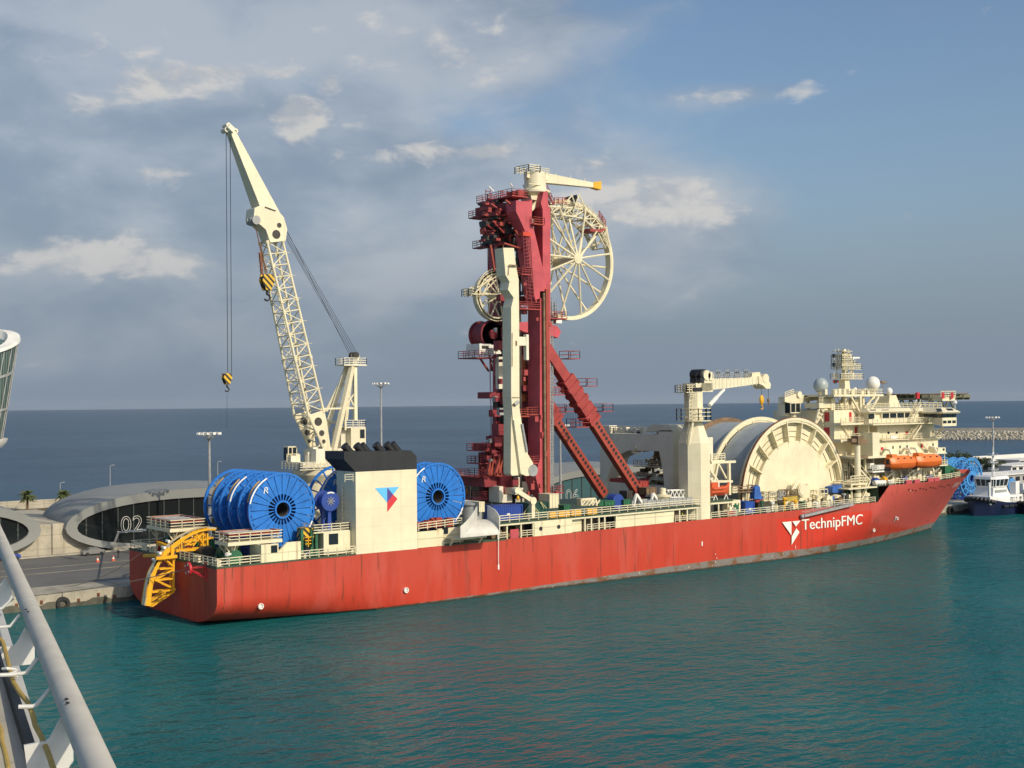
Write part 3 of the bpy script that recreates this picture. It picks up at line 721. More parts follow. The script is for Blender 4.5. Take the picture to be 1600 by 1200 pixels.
w = onhull(W(1407.5, 812, Y=-14).x, W(1407.5, 812, Y=-14).z); P_ = [onhull(w.x+a, w.z+c, .2) for a, c in ((-.5,.35),(.5,.35),(.5,.6),(-.5,.6))]; mb.ext(P_, (0, .05, 0)); P_ = [onhull(w.x+a, w.z+c, .2) for a, c in ((-.13,-.5),(.13,-.5),(.13,.35),(-.13,.35))]; mb.ext(P_, (0, .05, 0))
for a, c in ((1426, 767), (1437, 767), (1242, 853), (1242, 856), (1117, 866), (1119, 872), (1117, 878)):
    w = W(a, c, Y=-16); w = onhull(w.x, w.z); mb.box(w.x-.09, w.x+.09, w.y-.05, w.y, w.z-.09, w.z+.09)
obj('hull_mark', mb, WHITE, hull, smooth=0)
nA = W(1493, 757, Y=-6.0); nx0 = 185.6; nz0 = 10.4
def place_n(a, c, e):
    x = nx0+a*1.12; z = nz0+c*1.55+a*.02; return onhull(x, z, .3)
nm_ = text_mesh('DEEP BLUE', 1.0, WHITE, 'name_lettering', hull, place_n, depth=0, bold=0, cuts=2)
mb = MB()
for i in range(14):
    w = W(1404+i*7.2, 764-i*.5, Y=-13); w = onhull(w.x, w.z-.2*(i % 3)); mb.ball(w, .16, 6, 4)
obj('hull_opening', mb, BLACK, hull)

# ---- funnel block
fx0 = W(556, 800, Y=-16).x; fx1 = W(651.5, 800, Y=-16).x; fzt = W(600, 735, Y=-16).z; fy1 = -10.4
mb = MB(); mb.box(fx0, fx1, -16.02, fy1, zd(30)-.1, fzt)
fun = obj('funnel', mb, CREAM_CLEAN, ship, smooth=0)
c5 = lambda a, c: (480+a*.2375, 660+c*.2375)
pts = [c5(316,327), c5(243,245), c5(243,193), c5(682,184), c5(719,222), c5(721,306)]
P = [W(a, b_, Y=-16.06) for a, b_ in pts]; mb = MB()
P[0] = V(fx0-.03, -16.06, fzt-.02); P[5] = V(fx1+.03, -16.06, fzt-.02)
mb.ext(P, (0, 5.72, 0)); ftop = obj('funnel_top', mb, BLACK, fun, smooth=0)
zt2 = max(p.z for p in P)
for a in (272, 352, 385, 478, 548, 585):
    w = W(*c5(a, 190), Y=-13.5); mb = MB(); mb.tube((w.x+.5, w.y, zt2-.5), (w.x-.75, w.y, zt2+.8), .6, 14); mb.tube((w.x-.65, w.y, zt2+.70), (w.x-.78, w.y, zt2+.83), .64, 14)
    obj('exhaust_pipe', mb, BLACK, fun)
FB = paint('emblem_light_blue', (.12,.48,.86), .5, .03, 1); FP = paint('emblem_purple', (.09,.05,.24), .5, .03, 1); FR = paint('emblem_red', (.62,.035,.045), .5, .03, 1)
def fl(mb, pts, off): mb.ext([W(*c5(a, c), Y=-16.02-off) for a, c in pts], (0, -.01, 0))
mb = MB(); fl(mb, [(446,433), (605,423), (527,528)], .02); obj('emblem_triangle', mb, FB, fun, smooth=0)
mb = MB(); fl(mb, [(527,429), (565,474), (527,527)], .05); obj('emblem_triangle', mb, FP, fun, smooth=0)
mb = MB(); fl(mb, [(565,474), (594,503), (527,590), (527,528)], .035); obj('emblem_triangle', mb, FR, fun, smooth=0)
mb = MB(); zz = fzt-1
mb.ladder((fx0-.12, -12.6, zd(24)), (fx0-.12, -12.6, fzt-2)); mb.rail([(fx0-1.6, -15.6, zd(24)+10.8), (fx0-.2, -15.6, zd(24)+10.8)], r=.04); mb.v = mb.v
obj('ladder', mb, CREAM, fun, smooth=0)

# ---- side casing forward of the funnel, upper deck with its railing
ux0 = W(652, 820, Y=-15.8).x; ux1 = W(1093, 790, Y=-15.8).x
def zu(x):
    a = W(769, 818.5, Y=-16); c = W(1090, 790, Y=-16); return a.z+(c.z-a.z)*(x-a.x)/(c.x-a.x)
X = lambda px: W(px, 830, Y=-16).x
mb = MB()
mb.loft([[(x, -16.05, zu(x)-.22), (x, 14, zu(x)-.22), (x, 14, zu(x)), (x, -16.05, zu(x))] for x in (X(770), ux1)])
mb.loft([[(x, -12.5, zu(x)-.22), (x, 14, zu(x)-.22), (x, 14, zu(x)), (x, -12.5, zu(x))] for x in (ux0, X(770)-.01)])
obj('upper_deck', mb, DECKG, ship, smooth=0)
mb = MB()
def wall(mb, a, c, y=-16.03, t=.3, z1=None):
    xa, xc = X(a), X(c); mb.loft([[(x, y, zd(x)-.02), (x, y+t, zd(x)-.02), (x, y+t, zu(x)-.24 if z1 is None else z1), (x, y, zu(x)-.24 if z1 is None else z1)] for x in (xa, xc)])
wall(mb, 651.7, 693); wall(mb, 693.2, 735, -14.2); wall(mb, 835, 894); wall(mb, 894.2, 914, -15.2); wall(mb, 964, 1056, -15.6); wall(mb, 1056.2, 1094, -13.5)
mb.box(X(737), X(835), -10.5, -10.2, zd(60), zu(60)-.25); mb.box(X(894), X(964), -11.5, -11.2, zd(60), zu(80)-.25)
cas = obj('casing', mb, CREAM_RUST, ship, smooth=0)
mb = MB(); w0 = W(692, 827, Y=-14.3); mb.box(W(692, 827, Y=-14.3).x, W(700, 827, Y=-14.3).x, -14.35, -14.15, W(696, 834, Y=-14.3).z, W(696, 820, Y=-14.3).z); obj('window', mb, GLASS, cas, smooth=0)
mb = MB()
for a, c in ((845, 826), (873, 823)): w = W(a, c, Y=-16.05); mb.cylY((w.x, -16.05, w.z), .35, -.04, .1, 12)
obj('porthole', mb, BLACK, cas)
mb = MB()    # stanchions and beams in the open bays
for a in (779, 793, 815, 834, 915, 925, 937, 946, 964, 1063, 1075, 1090): x = X(a); mb.box(x-.13, x+.13, -15.9, -15.65, zd(x), zu(x)-.23)
for a, c in ((770, 1092),): mb.loft([[(x, -16.02, zu(x)-.5), (x, -15.7, zu(x)-.5), (x, -15.7, zu(x)-.235), (x, -16.02, zu(x)-.235)] for x in (X(a), X(c))])
obj('stanchion', mb, CREAM, ship, smooth=0)
mb = MB(); rnd = random.Random(11)
for a, c in ((780, 834), (915, 963), (1060, 1090)):
    for i in range(16):
        x = X(rnd.uniform(a, c)); y = rnd.uniform(-14.5, -12); h = rnd.uniform(.5, 2.2); s_ = rnd.uniform(.25, .8); mb.box(x-s_, x+s_, y-.4, y+.4, zd(x), zd(x)+h)
    for i in range(6): x = X(rnd.uniform(a, c)); mb.tube((x, -13, zd(x)), (x+rnd.uniform(-1.5,1.5), -13, zu(x)-.3), .12, 6)
obj('deck_machinery', mb, BROWN, ship, smooth=0)
mb = MB()
for a, c in ((1, 0),):
    pass
x0, x1 = X(766), ux1; mb.rail([(x0, -15.9, zu(x0)), (x1, -15.9, zu(x1))], 1.15, 2.0, .055)
x0, x1 = ux0+.2, X(733); mb.rail([(x0, -15.85, zu(x0)-.1), (x1, -14.0, zu(x1))], 1.15, 2.0, .055)
for a, c in ((694, 720), (780, 793), (814, 834), (918, 962), (1056, 1091)): mb.rail([(X(a), -15.9, zd(X(a))), (X(c), -15.9, zd(X(c)))], 1.1, 1.3, .05)
obj('railing', mb, CREAM, ship, smooth=0)
mb = MB(); x0, x1 = X(784), X(836)
wall(mb, 797, 810, -16.08, .1, zd(50)+1.5); obj('splash_panel', mb, TRED, ship, smooth=0)
# white overboarding chute on the side
mb = MB(); K = lambda a, c: (640+a*.15, 770+c*.15)
lip0 = W(*K(530, 470), Y=-20.2); lip1 = W(*K(940, 470), Y=-20.2); lz = lip0.z
bk0 = W(*K(700, 290), Y=-15.6); bk1 = W(*K(815, 290), Y=-15.6)
n_ = 10; rows = []
for i in range(n_+1):
    u = i/n_; e = u*u*(3-2*u)
    zc = bk0.z+(lz-bk0.z)*(1-math.cos(u*PI/2)); y = bk0.y+(lip0.y-bk0.y)*math.sin(u*PI/2)*1.0
    xa = bk0.x+(lip0.x-bk0.x)*u; xb = bk1.x+(lip1.x-bk1.x)*u
    hgt = 2.3-.5*u
    rows.append([(xa, y, zc+hgt), (xa, y, zc), (xb, y, zc), (xb, y, zc+hgt), (xb-.12, y, zc+hgt), (xb-.12, y, zc+.15), (xa+.12, y, zc+.15), (xa+.12, y, zc+hgt)])
mb.loft(rows); chute = obj('overboard_chute', mb, paint('chute_paint', (.62,.60,.54), .5, .12, .6, .25, (.4,.3,.2)), ship, smooth=25)
mb = MB(); mb.box(lip0.x+.8, lip1.x-.8, -17.8, -14, lz-.6, lz-.35); mb.bar((lip0.x+1, -17, lz-.4), (lip0.x+1, -15.9, zd(45)-.1), .3); mb.bar((lip1.x-1, -17, lz-.4), (lip1.x-1, -15.9, zd(45)-.1), .3)
obj('chute_bracket', mb, CREAM, chute, smooth=0)
mb = MB(); w = W(779, 846, Y=-16.4); mb.tube((w.x, -16.4, lz), (w.x, -16.3, W(779, 882, Y=-16.3).z), .07, 6); obj('hanging_line', mb, WHITE, ship)

# ---- stern bulwarks, deckhouse, railings
mb = MB(); c2 = lambda a, c: (180+a*.25, 680+c*.25)
w0 = W(*c2(912, 730), Y=-16).x; w1 = W(*c2(1160, 730), Y=-16).x; wz = W(*c2(1100, 668), Y=-16).z
z9 = zd(12)-.05; zl = W(*c2(960, 682), Y=-16).z; xm = W(*c2(1020, 700), Y=-16).x; xm2 = W(*c2(1075, 665), Y=-16).x
mb.prY([(w0, z9), (w1, z9), (w1, wz), (xm2, wz), (xm, zl-1.2), (xm, zl), (w0, zl)], -16.04, -15.6)
mb.prY([(w0, z9), (w0+.3, z9), (w0+.3, zl), (w0, zl)], -15.6, -12.5)
blk = obj('bulwark', mb, CREAM_RUST, ship, smooth=0)
mb = MB(); mb.pbox(*c2(974, 688), *c2(1014, 735), -16.07, .05); obj('window', mb, GLASS, blk, smooth=0)
mb = MB(); mb.pbox(*c2(1303, 604), *c2(1478, 742), -14.6, 4.2); dh = obj('deckhouse', mb, CREAM, ship, smooth=0)
mb = MB(); mb.pbox(*c2(1336, 615), *c2(1394, 683), -14.65, .08); obj('window', mb, GLASS, dh, smooth=0)
mb = MB(); mb.pbox(*c2(1428, 640), *c2(1462, 735), -14.64, .06); obj('door', mb, CREAM_CLEAN, dh, smooth=0)
dz = W(*c2(1390, 604), Y=-14.6).z; dxa = W(*c2(1240, 600), Y=-14.6).x; dxb = W(*c2(1465, 600), Y=-14.6).x
mb = MB(); mb.box(dxa, dxb, -14.6, -10.4, dz, dz+.15); mb.rail([(dxa, -10.6, dz+.1), (dxa, -14.5, dz+.1), (dxb, -14.5, dz+.1), (dxb, -10.6, dz+.1)], 1.15, 1.4, .05); obj('roof_railing', mb, CREAM, dh, smooth=0)
mb = MB(); xx = W(*c2(1500, 740), Y=-15.9).x
for a, c in ((.3, w0), (w1, fx0-.1)): mb.rail([(a, -15.85, zd(a)+.05), (c, -15.85, zd(c)+.05)], 1.15, 1.6, .055)
mb.rail([(.15, -15.85, zd(0)+.1), (.15, -3.2, zd(0)+.1)], 1.15, 1.6, .055); mb.rail([(.15, 8, zd(0)+.1), (.15, 15.8, zd(0)+.1), (30, 15.8, zd(30))], 1.15, 1.6, .055)
obj('stern_railing', mb, CREAM, ship, smooth=0)
# raised cargo platforms at the stern
def stern_platform(x0, x1, y0, y1, z):
    mb = MB(); mb.box(x0, x1, y0, y1, z-.5, z)
    for x in (x0+1.2, x1-1.2):
        for y in (y0+1.2, y1-1.2):
            mb.bar((x, y, zd(x)-.05), (x, y, z-.5), .28)
            for dx, dy in ((1.1, 0), (-1.1, 0), (0, 1.1), (0, -1.1)): mb.bar((x, y, z-2.1), (x+dx, y+dy, z-.5), .16)
    p = obj('cargo_platform', mb, CREAM, ship, smooth=0)
    mb = MB(); mb.rail([(x0, y0, z), (x1, y0, z), (x1, y1, z), (x0, y1, z)], 1.25, 1.7, .055, True); obj('platform_railing', mb, CREAM, p, smooth=0)
    mb = MB(); mb.box(x0+.5, x1-.5, y0+.5, y1-.5, z+.9, z+1.12)
    for i in range(5): u = y0+.5+(y1-y0-1)*i/4; mb.box(x0+.5, x1-.5, u-.09, u+.09, z+1.12, z+1.2)
    obj('grating_panel', mb, GREYM, p, smooth=0)
    mb = MB()
    for a, c, d, e in ((x0+.3, x1-.3, y0+.3, y0+.5), (x0+.3, x1-.3, y1-.5, y1-.3), (x0+.3, x0+.5, y0+.5, y1-.5), (x1-.5, x1-.3, y0+.5, y1-.5)): mb.box(a, c, d, e, z+.85, z+1.3)
    obj('red_kerb', mb, ORED, p, smooth=0)
    return z
pa = W(*c2(705, 682), Y=-14); pb = W(*c2(1045, 655), Y=-14)
pyb = W(*c2(622, 640), X=pa.x).y
stern_platform(pa.x, pb.x, -14, pyb, pa.z+.2)
pc = W(265.5, 829, Y=2.5); stern_platform(pc.x, W(321, 821, Y=2.5).x, 2.5, W(229, 829, X=pc.x).y, pc.z+.2)
# port side boom laid out from the far platform to the quay
mb = MB(); a = W(*c2(190, 592), Y=12); g0 = W(175, 858, Z=GZ); bq = W(*c2(20, 607), Y=g0.y-4); mb.tube(W(*c2(190, 592), Y=12), bq, .17, 6); mb.tube(bq, g0, .24, 6); mb.ball(bq, .26, 8, 6)
obj('shore_pipe', mb, WHITE, ship)
# ---- yellow stern chute (stinger) with its truss
zc = lambda a, c: (200+a/7.5, 800+c/7.5)
SY = W(270, 872, X=-.3).y
def arcpt(a, c, y=None): return W(*zc(a, c), Y=SY-1.1 if y is None else y)
out = [(190,1095),(205,980),(225,850),(258,730),(300,640),(350,550),(400,480),(460,415),(530,350),(620,285),(720,235),(830,195),(940,175),(1040,182)]
inn = [(275,1105),(275,990),(298,830),(335,700),(385,590),(425,545),(470,490),(530,430),(590,395),(660,330),(740,280),(840,235),(940,215),(1030,215)]
mb = MB()
for o in (0, 1.0):
    P = [arcpt(*p)+V(0,o,0) for p in out]; Q = [arcpt(*p)+V(0,o,0) for p in inn]
    for i in range(len(P)-1): mb.ext([P[i], P[i+1], Q[i+1], Q[i]], (0, .18, 0))
for p, q in zip(out[::2], inn[::2]): a = arcpt(*q); mb.bar(a, a+V(0,1,0), .2)
stg = obj('stern_chute', mb, YELLOW, ship, smooth=0)
mb = MB(); P = [arcpt(*p) for p in out]
for i in range(len(P)-1): mb.ext([P[i], P[i+1], P[i+1]+V(0,.9,0), P[i]+V(0,.9,0)], (P[i+1]-P[i]).cross(V(0,1,0)).normalized()*-.22)
obj('roller_track', mb, CREAM, stg, smooth=0)
mb = MB()
for o in (0, .95):
    B = lambda a, c: arcpt(a, c)+V(0,o,0)
    for a, c, w in (((440,548),(540,548),.25),((532,540),(532,870),.28),((440,555),(532,640),.22),((370,670),(535,655),.22),((330,790),(532,670),.24),((310,800),(535,780),.24),((330,800),(545,900),.26),((280,940),(548,910),.26),((275,1040),(440,940),.2),((280,1105),(540,930),.26)):
        mb.bar(B(*a), B(*c), w)
for a in ((532,640),(545,905),(532,870),(540,555)): p = arcpt(*a); mb.bar(p-V(0,.2,0), p+V(0,1.2,0), .26)
obj('chute_truss', mb, YELLOW, stg, smooth=0)
mb = MB()
for o in (0, .95):
    B = lambda a, c: arcpt(a, c)+V(0,o,0)
    for a, c, w in (((560,455),(880,430),.4),((620,320),(630,440),.2),((690,380),(860,260),.2),((640,350),(800,330),.2),((760,400),(870,250),.2),((660,390),(780,370),.16),((880,240),(880,430),.22),((800,260),(900,400),.18),((930,250),(930,480),.25),((870,330),(1000,300),.2)):
        mb.bar(B(*a), B(*c), w)
obj('inboard_truss', mb, YELLOW, stg, smooth=0)
mb = MB(); a = arcpt(310, 540); b_ = arcpt(555, 515); mb.bar((a.x, SY-1.6, a.z), (b_.x, SY-1.6, b_.z), .45)
a = W(*zc(190, 512), X=-1.2); b_ = W(*zc(370, 508), X=-1.2); mb.bar(a, b_, .45); a = W(*zc(350, 358), X=.6); b_ = W(*zc(500, 425), X=.6); mb.bar(a, b_, .5); a = arcpt(515, 540); b_ = arcpt(515, 395); mb.bar(a, b_, .45)
obj('cross_beam', mb, YELLOW, stg, smooth=0)
mb = MB()
for a, c in ((490,355),(440,430),(390,495),(330,575)): w = arcpt(a, c); mb.cylY((w.x-.1, SY, w.z+.15), .2, -1.1, -.1, 10)
obj('roller', mb, WHITE, stg)
# red roller fairlead on the transom
mb = MB(); w = W(*zc(700, 665), X=-1.8)
for i in range(10): t = 2*PI*i/10; mb.bar(w, w+V(0, math.cos(t)*.95, math.sin(t)*.95), .16)
mb.tube((w.x-.1, w.y, w.z), (w.x+.25, w.y, w.z), .95, 20); fl_ = obj('fairlead_drum', mb, REDD, ship)
mb = MB()
for dy, dz in ((-.6, .3), (.6, .3), (.1, -.9), (-1.2, -1.4)): mb.bar(w, (0.05, w.y+dy-1.3, w.z+dz), .16)
mb.bar((.0, w.y-2, w.z+.9), (0, w.y-2.2, w.z-1.8), .25); obj('fairlead_bracket', mb, REDD, fl_, smooth=0)
mb = MB()
for i in range(4): t = 2*PI*i/4+.5; mb.bar(w+V(-.12, math.cos(t)*.5, math.sin(t)*.5), w+V(-.12, math.cos(t)*.85, math.sin(t)*.85), .09)
obj('fairlead_mark', mb, WHITE, fl_, smooth=0)

# ================================================================== blue cable reels
REEL_IDX = [0]
def flange(mb, R, y0, y1, mirror=1, nseg=24, solid=True):
    if solid:
        for i in range(nseg):
            a0 = 2*PI*i/nseg+.013; a1 = 2*PI*(i+1)/nseg-.013
            mb.ring((0,0,0), R*.41, R*.915, y0, y1, a0, a1, 2); mb.ring((0,0,0), R*.915, R*.945, y0, y1, a0, a0+.085, 1); mb.ring((0,0,0), R*.915, R*.945, y0, y1, a1-.05, a1, 1)
            mb.ring((0,0,0), R*.22, R*.41, y0, y1, a0+.075, a1-.075, 1)
        mb.ring((0,0,0), R*.945, R, y0-.06, y1+.06)
    else:
        mb.ring((0,0,0), R*.93, R, y0-.06, y1+.06); mb.ring((0,0,0), R*.60, R*.66, y0, y1)
        for i in range(18):
            t = 2*PI*i/18; c, s_ = math.cos(t), math.sin(t); mb.bar((R*.2*c, (y0+y1)/2, R*.2*s_), (R*.95*c, (y0+y1)/2, R*.95*s_), .2)
        mb.ring((0,0,0), R*.2, R*.40, y0, y1)
    mb.ring((0,0,0), R*.20, R*.245, y0-.3, y1+.1, n=40)
def put(mb, c, yaw=0):
    ca, sa = math.cos(yaw), math.sin(yaw); mb.v = [(c[0]+x*ca-y*sa, c[1]+x*sa+y*ca, c[2]+z) for x, y, z in mb.v]; return mb
def cable_reel(c, R, w, label, group, mat=BLUE, near_solid=True, far_solid=False, pack=None, packR=.72, yaw=0, hose=False, mark=True):
    t = thing('cable_reel', (c[0], c[1]+w/2, c[2]-R), label, 'reel', group)
    mb = MB(); flange(mb, R, 0, .22, solid=near_solid); obj('flange', put(mb, c, yaw), mat, t)
    mb = MB(); flange(mb, R, w-.22, w, solid=far_solid); obj('flange', put(mb, c, yaw), mat, t)
    mb = MB(); mb.ring((0,0,0), R*.175, R*.20, .1, w-.1, n=32); 
    obj('hub_tube', put(mb, c, yaw), DARK if near_solid else DBLUE, t)
    mb = MB(); mb.ring((0,0,0), R*.44, R*(packR if pack else .5), .25, w-.25, n=48); obj('wound_cable' if pack else 'drum', put(mb, c, yaw), pack or mat, t)
    if mark:
        mb = MB(); mb.ring((0,0,0), R*.952, R*.99, -.09, -.062, math.radians(118), math.radians(168), 14); mb.ring((0,0,0), R*.952, R*.99, -.09, -.062, math.radians(-48), math.radians(-22), 8); obj('rim_mark', put(mb, c, yaw), WHITE, t)
        a = math.radians(133); mb = MB(); q = V(R*.74*math.cos(a), 0, R*.74*math.sin(a))
        for p0, p1 in (((-.22,-.5),(-.02,.4)),((-.1,.4),(.4,.34)),((.4,.34),(.3,-.02)),((.3,-.02),(0,-.02)),((.12,-.02),(.42,-.45))): mb.bar(q+V(p0[0],-.04,p0[1]), q+V(p1[0],-.04,p1[1]), .14, .06, up=(0,1,0))
        obj('reel_mark', put(mb, c, yaw), WHITE, t)
    if hose:
        mb = MB(); mb.path([(-R*.95*math.cos(u)*1.0, .9+.5*i/8, R*.93*math.sin(u)) for i, u in enumerate([.25+.09*k for k in range(9)])], .2, 6); obj('cable_end', put(mb, c, yaw), HOSE, t)
    # cradle
    mb = MB(); zb = zd(c[0])-.04 if c[0] < 100 else GZ
    for y in (.1, w-.5):
        for x in (-R*.62, R*.62): mb.prY([(c[0]+x-.5, zb), (c[0]+x+.5, zb), (c[0]+x*1.05+.3, c[2]-R*.76), (c[0]+x*.95-.3, c[2]-R*.82)], c[1]+y, c[1]+y+.4)
        mb.box(c[0]-R*.8, c[0]+R*.8, c[1]+y, c[1]+y+.4, zb, zb+.35)
    obj('cradle', mb, DBLUE, t, smooth=0)
    return t
h1 = W(441, 796, Y=-11); R1 = (W(441, 738, Y=-11).z-W(441, 854, Y=-11).z)/2
g = 'blue cable reels on the aft deck'
cable_reel((h1.x, -11, h1.z), R1, 3.6, 'big blue cable reel nearest the stern on starboard side, disc fully in view', g, pack=DBLUE, packR=.8, far_solid=True, hose=True)
cable_reel((h1.x-.1, -4.6, h1.z), R1, 3.3, 'blue cable reel second from starboard, its white rim mark behind the nearest disc', g, far_solid=False, hose=True)
cable_reel((h1.x-.1, .9, h1.z), R1, 3.3, 'blue cable reel at the port end of the row, open rim beside the light mast', g, near_solid=True, far_solid=False, mark=False, hose=True)
h2 = W(540, 790, Y=-5); cable_reel((h2.x, -6.4, h1.z+.3), R1, 4.0, 'blue cable reel mostly hidden behind the white funnel, left edge showing', g, pack=HOSE, packR=.62)
h3 = W(683.5, 776, Y=-11); R3 = R1
cable_reel((h3.x, -11, h3.z), R3, 3.6, 'blue cable reel between the white funnel and the red tower', g, far_solid=True)
# small umbilical reel by the funnel
w = W(516, 783, Y=-12.8); t = thing('small_reel', (w.x, -12, dz), 'small dark blue reel on the deckhouse roof beside the funnel', 'reel')
mb = MB()
for y in (0, 2.2): mb.ring((w.x, -12.8+y, w.z), .3, 1.5, -.08, .08, n=28)
obj('reel_flange', mb, DBLUE, t); mb = MB(); mb.cylY((w.x, -12.8, w.z), 1.1, .1, 2.1, 24); obj('reel_drum', mb, DBLUE, t)
mb = MB(); 
for i in range(8): a = 2*PI*i/8; mb.bar((w.x, -12.95, w.z), (w.x+.7*math.cos(a), -12.95, w.z+.7*math.sin(a)), .09)
obj('reel_spoke', mb, GREYM, t); mb = MB(); mb.ring((w.x, -12.8, w.z), 1.2, 1.4, -.14, -.1, 1.1, 2.0, 8); obj('reel_label', mb, WHITE, t)
mb = MB()
for y in (-12.5, -10.5): mb.prY([(w.x-1, dz+.1), (w.x+1, dz+.1), (w.x+.2, w.z-1), (w.x-.2, w.z-1)], y-.1, y+.1)
obj('reel_stand', mb, DBLUE, t)
# green winch frame with striped drum beside the deckhouse
mb = MB(); 
for a in (1165, 1225, 1255): p = W(*c2(a, 600), Y=-14); mb.box(p.x-.2, p.x+.2, -14.2, -13.8, zd(18), W(*c2(a, 588), Y=-14).z)
mb.pbox(*c2(1160, 660), *c2(1260, 690), -13.6, 1.5); win = obj('winch', mb, GREEN, ship, smooth=0)
def stripes(name):
    m, b = new_mat(name); wv = nd('ShaderNodeTexWave', wave_type='BANDS', bands_direction='DIAGONAL'); wv.inputs['Scale'].default_value = .62
    tt = nd('ShaderNodeTexCoord'); L.new(tt.outputs['Object'], wv.inputs['Vector']); L.new(mixc(sstep(wv.outputs[1], .48, .52), (.02,.018,.015), (.72,.42,.02)), b.inputs['Base Color']); b.inputs['Roughness'].default_value = .5; return m
STRIPE = stripes('hazard_stripes')
mb = MB(); p = W(*c2(1208, 618), Y=-13.9); mb.box(p.x-.9, p.x+.9, -13.9, -12, p.z-.9, p.z+.9); obj('striped_guard', mb, STRIPE, win, smooth=0)
mb = MB(); p0 = W(*c2(1185, 700), Y=-14.5); p1 = W(*c2(1228, 700), Y=-14.5); z_ = p0.z; mb.rail([(p0.x, -14.5, z_), (p1.x, -14.5, z_), (p1.x, -13.4, z_), (p0.x, -13.4, z_)], 1.4, .7, .06, True); obj('yellow_cage', mb, YELLOW, win, smooth=0)
# mooring gear on the stern deck
rnd = random.Random(5); k = 0
for (x, y, m, r) in ((5, -9, GREEN, 1.3), (4, -12.5, GREEN, .9), (3.5, -4.5, DARK, .9), (6, 1.5, GREEN, 1.2), (4, 6, BROWN, 1.0), (5, 10.5, GREEN, 1.2), (9, -12, BROWN, 1.1)):
    mb = MB(); z_ = zd(x)-.05; mb.cylY((x, y, z_+r), r, -.9, .9, 20); mb.box(x-r, x+r, y-1.2, y-.95, z_, z_+r*1.5); mb.box(x-r, x+r, y+.95, y+1.2, z_, z_+r*1.5); mb.cylY((x, y, z_+r), r*1.25, -1.0, -.85, 20); mb.box(x-.6, x+.6, y+1.2, y+2.2, z_, z_+.9)
    obj('mooring_winch', mb, m, ship)
for i, (x, y) in enumerate(((1.2, -13.8), (1.2, -7), (1.2, 9), (1.2, 13), (14, -15), (22, -15))):
    mb = MB(); z_ = zd(x)-.05
    for o in (-.45, .45): mb.lathe((x, y+o, z_), [(.28, 0), (.24, .1), (.24, .65), (.33, .75), (.33, .85)], 10)
    mb.box(x-.4, x+.4, y-.9, y+.9, z_, z_+.08); obj('bollard', mb, CREAM, ship)
for x, y, m in ((3.2, -13, WHITE), (2.5, -1, REDD), (2.5, 10.5, REDD), (8, -13.8, WHITE)):
    mb = MB(); z_ = zd(x)-.05; mb.lathe((x, y, z_), [(.35, 0), (.35, 1.1), (.55, 1.2), (.55, 1.6), (.1, 1.75)], 12); obj('ventilator', mb, m, ship)
# ropes from the stern
def rope(pts, r, label):
    tag(obj('mooring_rope', (lambda m: (m.path(pts, r, 5), m)[1])(MB()), ROPE), label, 'rope', 'mooring ropes of the red ship')
def sagl(a, b, s_, n=14): a = Vector(a); b = Vector(b); return [a.lerp(b, i/n)-V(0,0,s_*4*(i/n)*(1-i/n)) for i in range(n+1)]
rope(sagl(W(*zc(900, 615), X=.0), W(38, 932, Y=QY+1.0), .6), .065, 'long thin mooring rope running low across the yellow chute to the quay')
rope(sagl(W(*zc(190, 452), X=0), W(110, 916, Y=QY+4), .9), .06, 'thin mooring rope from the far corner of the red stern')
# ================================================================== big lattice crane
c4 = lambda a, c: (400+a/3.87, 450+c/3.87)
c3 = lambda a, c: (320+a/4, 180+c/4)
YN, YF = 8.6, 13.6
cb = W(497, 735, Y=11)
mb = MB(); mb.lathe((cb.x, 11, zd(33)), [(3.4, 0), (3.4, cb.z-zd(33)-2), (4.3, cb.z-zd(33)-.6), (4.3, cb.z-zd(33)+.2)], 20)
crane = obj('lattice_crane', mb, CREAM, ship)
f0 = W(*c4(455,985), Y=YN)
mb = MB(); zp = W(*c4(380,1085), Y=YN).z; xp0 = W(*c4(275,1085), Y=YN).x; xp1 = W(*c4(470,1085), Y=YN).x+6
mb.box(xp0, xp1, YN-.5, YF+.5, zp, zp+.8); mb.box(xp0+3, xp1-2, YN+.3, YF-.3, zp+.8, zp+3.0); obj('slewing_platform', mb, GREYC, crane, smooth=0)
mb = MB(); mb.rail([(xp0-1, YN-1.2, zp-.2), (xp1, YN-1.2, zp-.2)], 1.2, 1.3, .05); mb.rail([(xp0-1, YN-1.2, zp-.2), (xp0-1, YF, zp-.2)], 1.2, 1.3, .05); mb.box(xp0-1, xp1, YN-1.3, YN-.5, zp-.3, zp-.18); obj('crane_railing', mb, CREAM, crane, smooth=0)
mb = MB(); rnd = random.Random(3)
for i in range(26): x = rnd.uniform(xp0+.5, xp1-1); y = rnd.uniform(YN, YF); h = rnd.uniform(.5, 2.6); s_ = rnd.uniform(.3, .9); mb.box(x-s_, x+s_, y-s_*.6, y+s_*.6, zp+.8, zp+.8+h)
for y in (YN+.8, YF-1): mb.cylY((xp0+5, y, zp+2.4), 1.1, -.8, .8, 18)
obj('hoist_winch', mb, GREYC, crane, smooth=0)
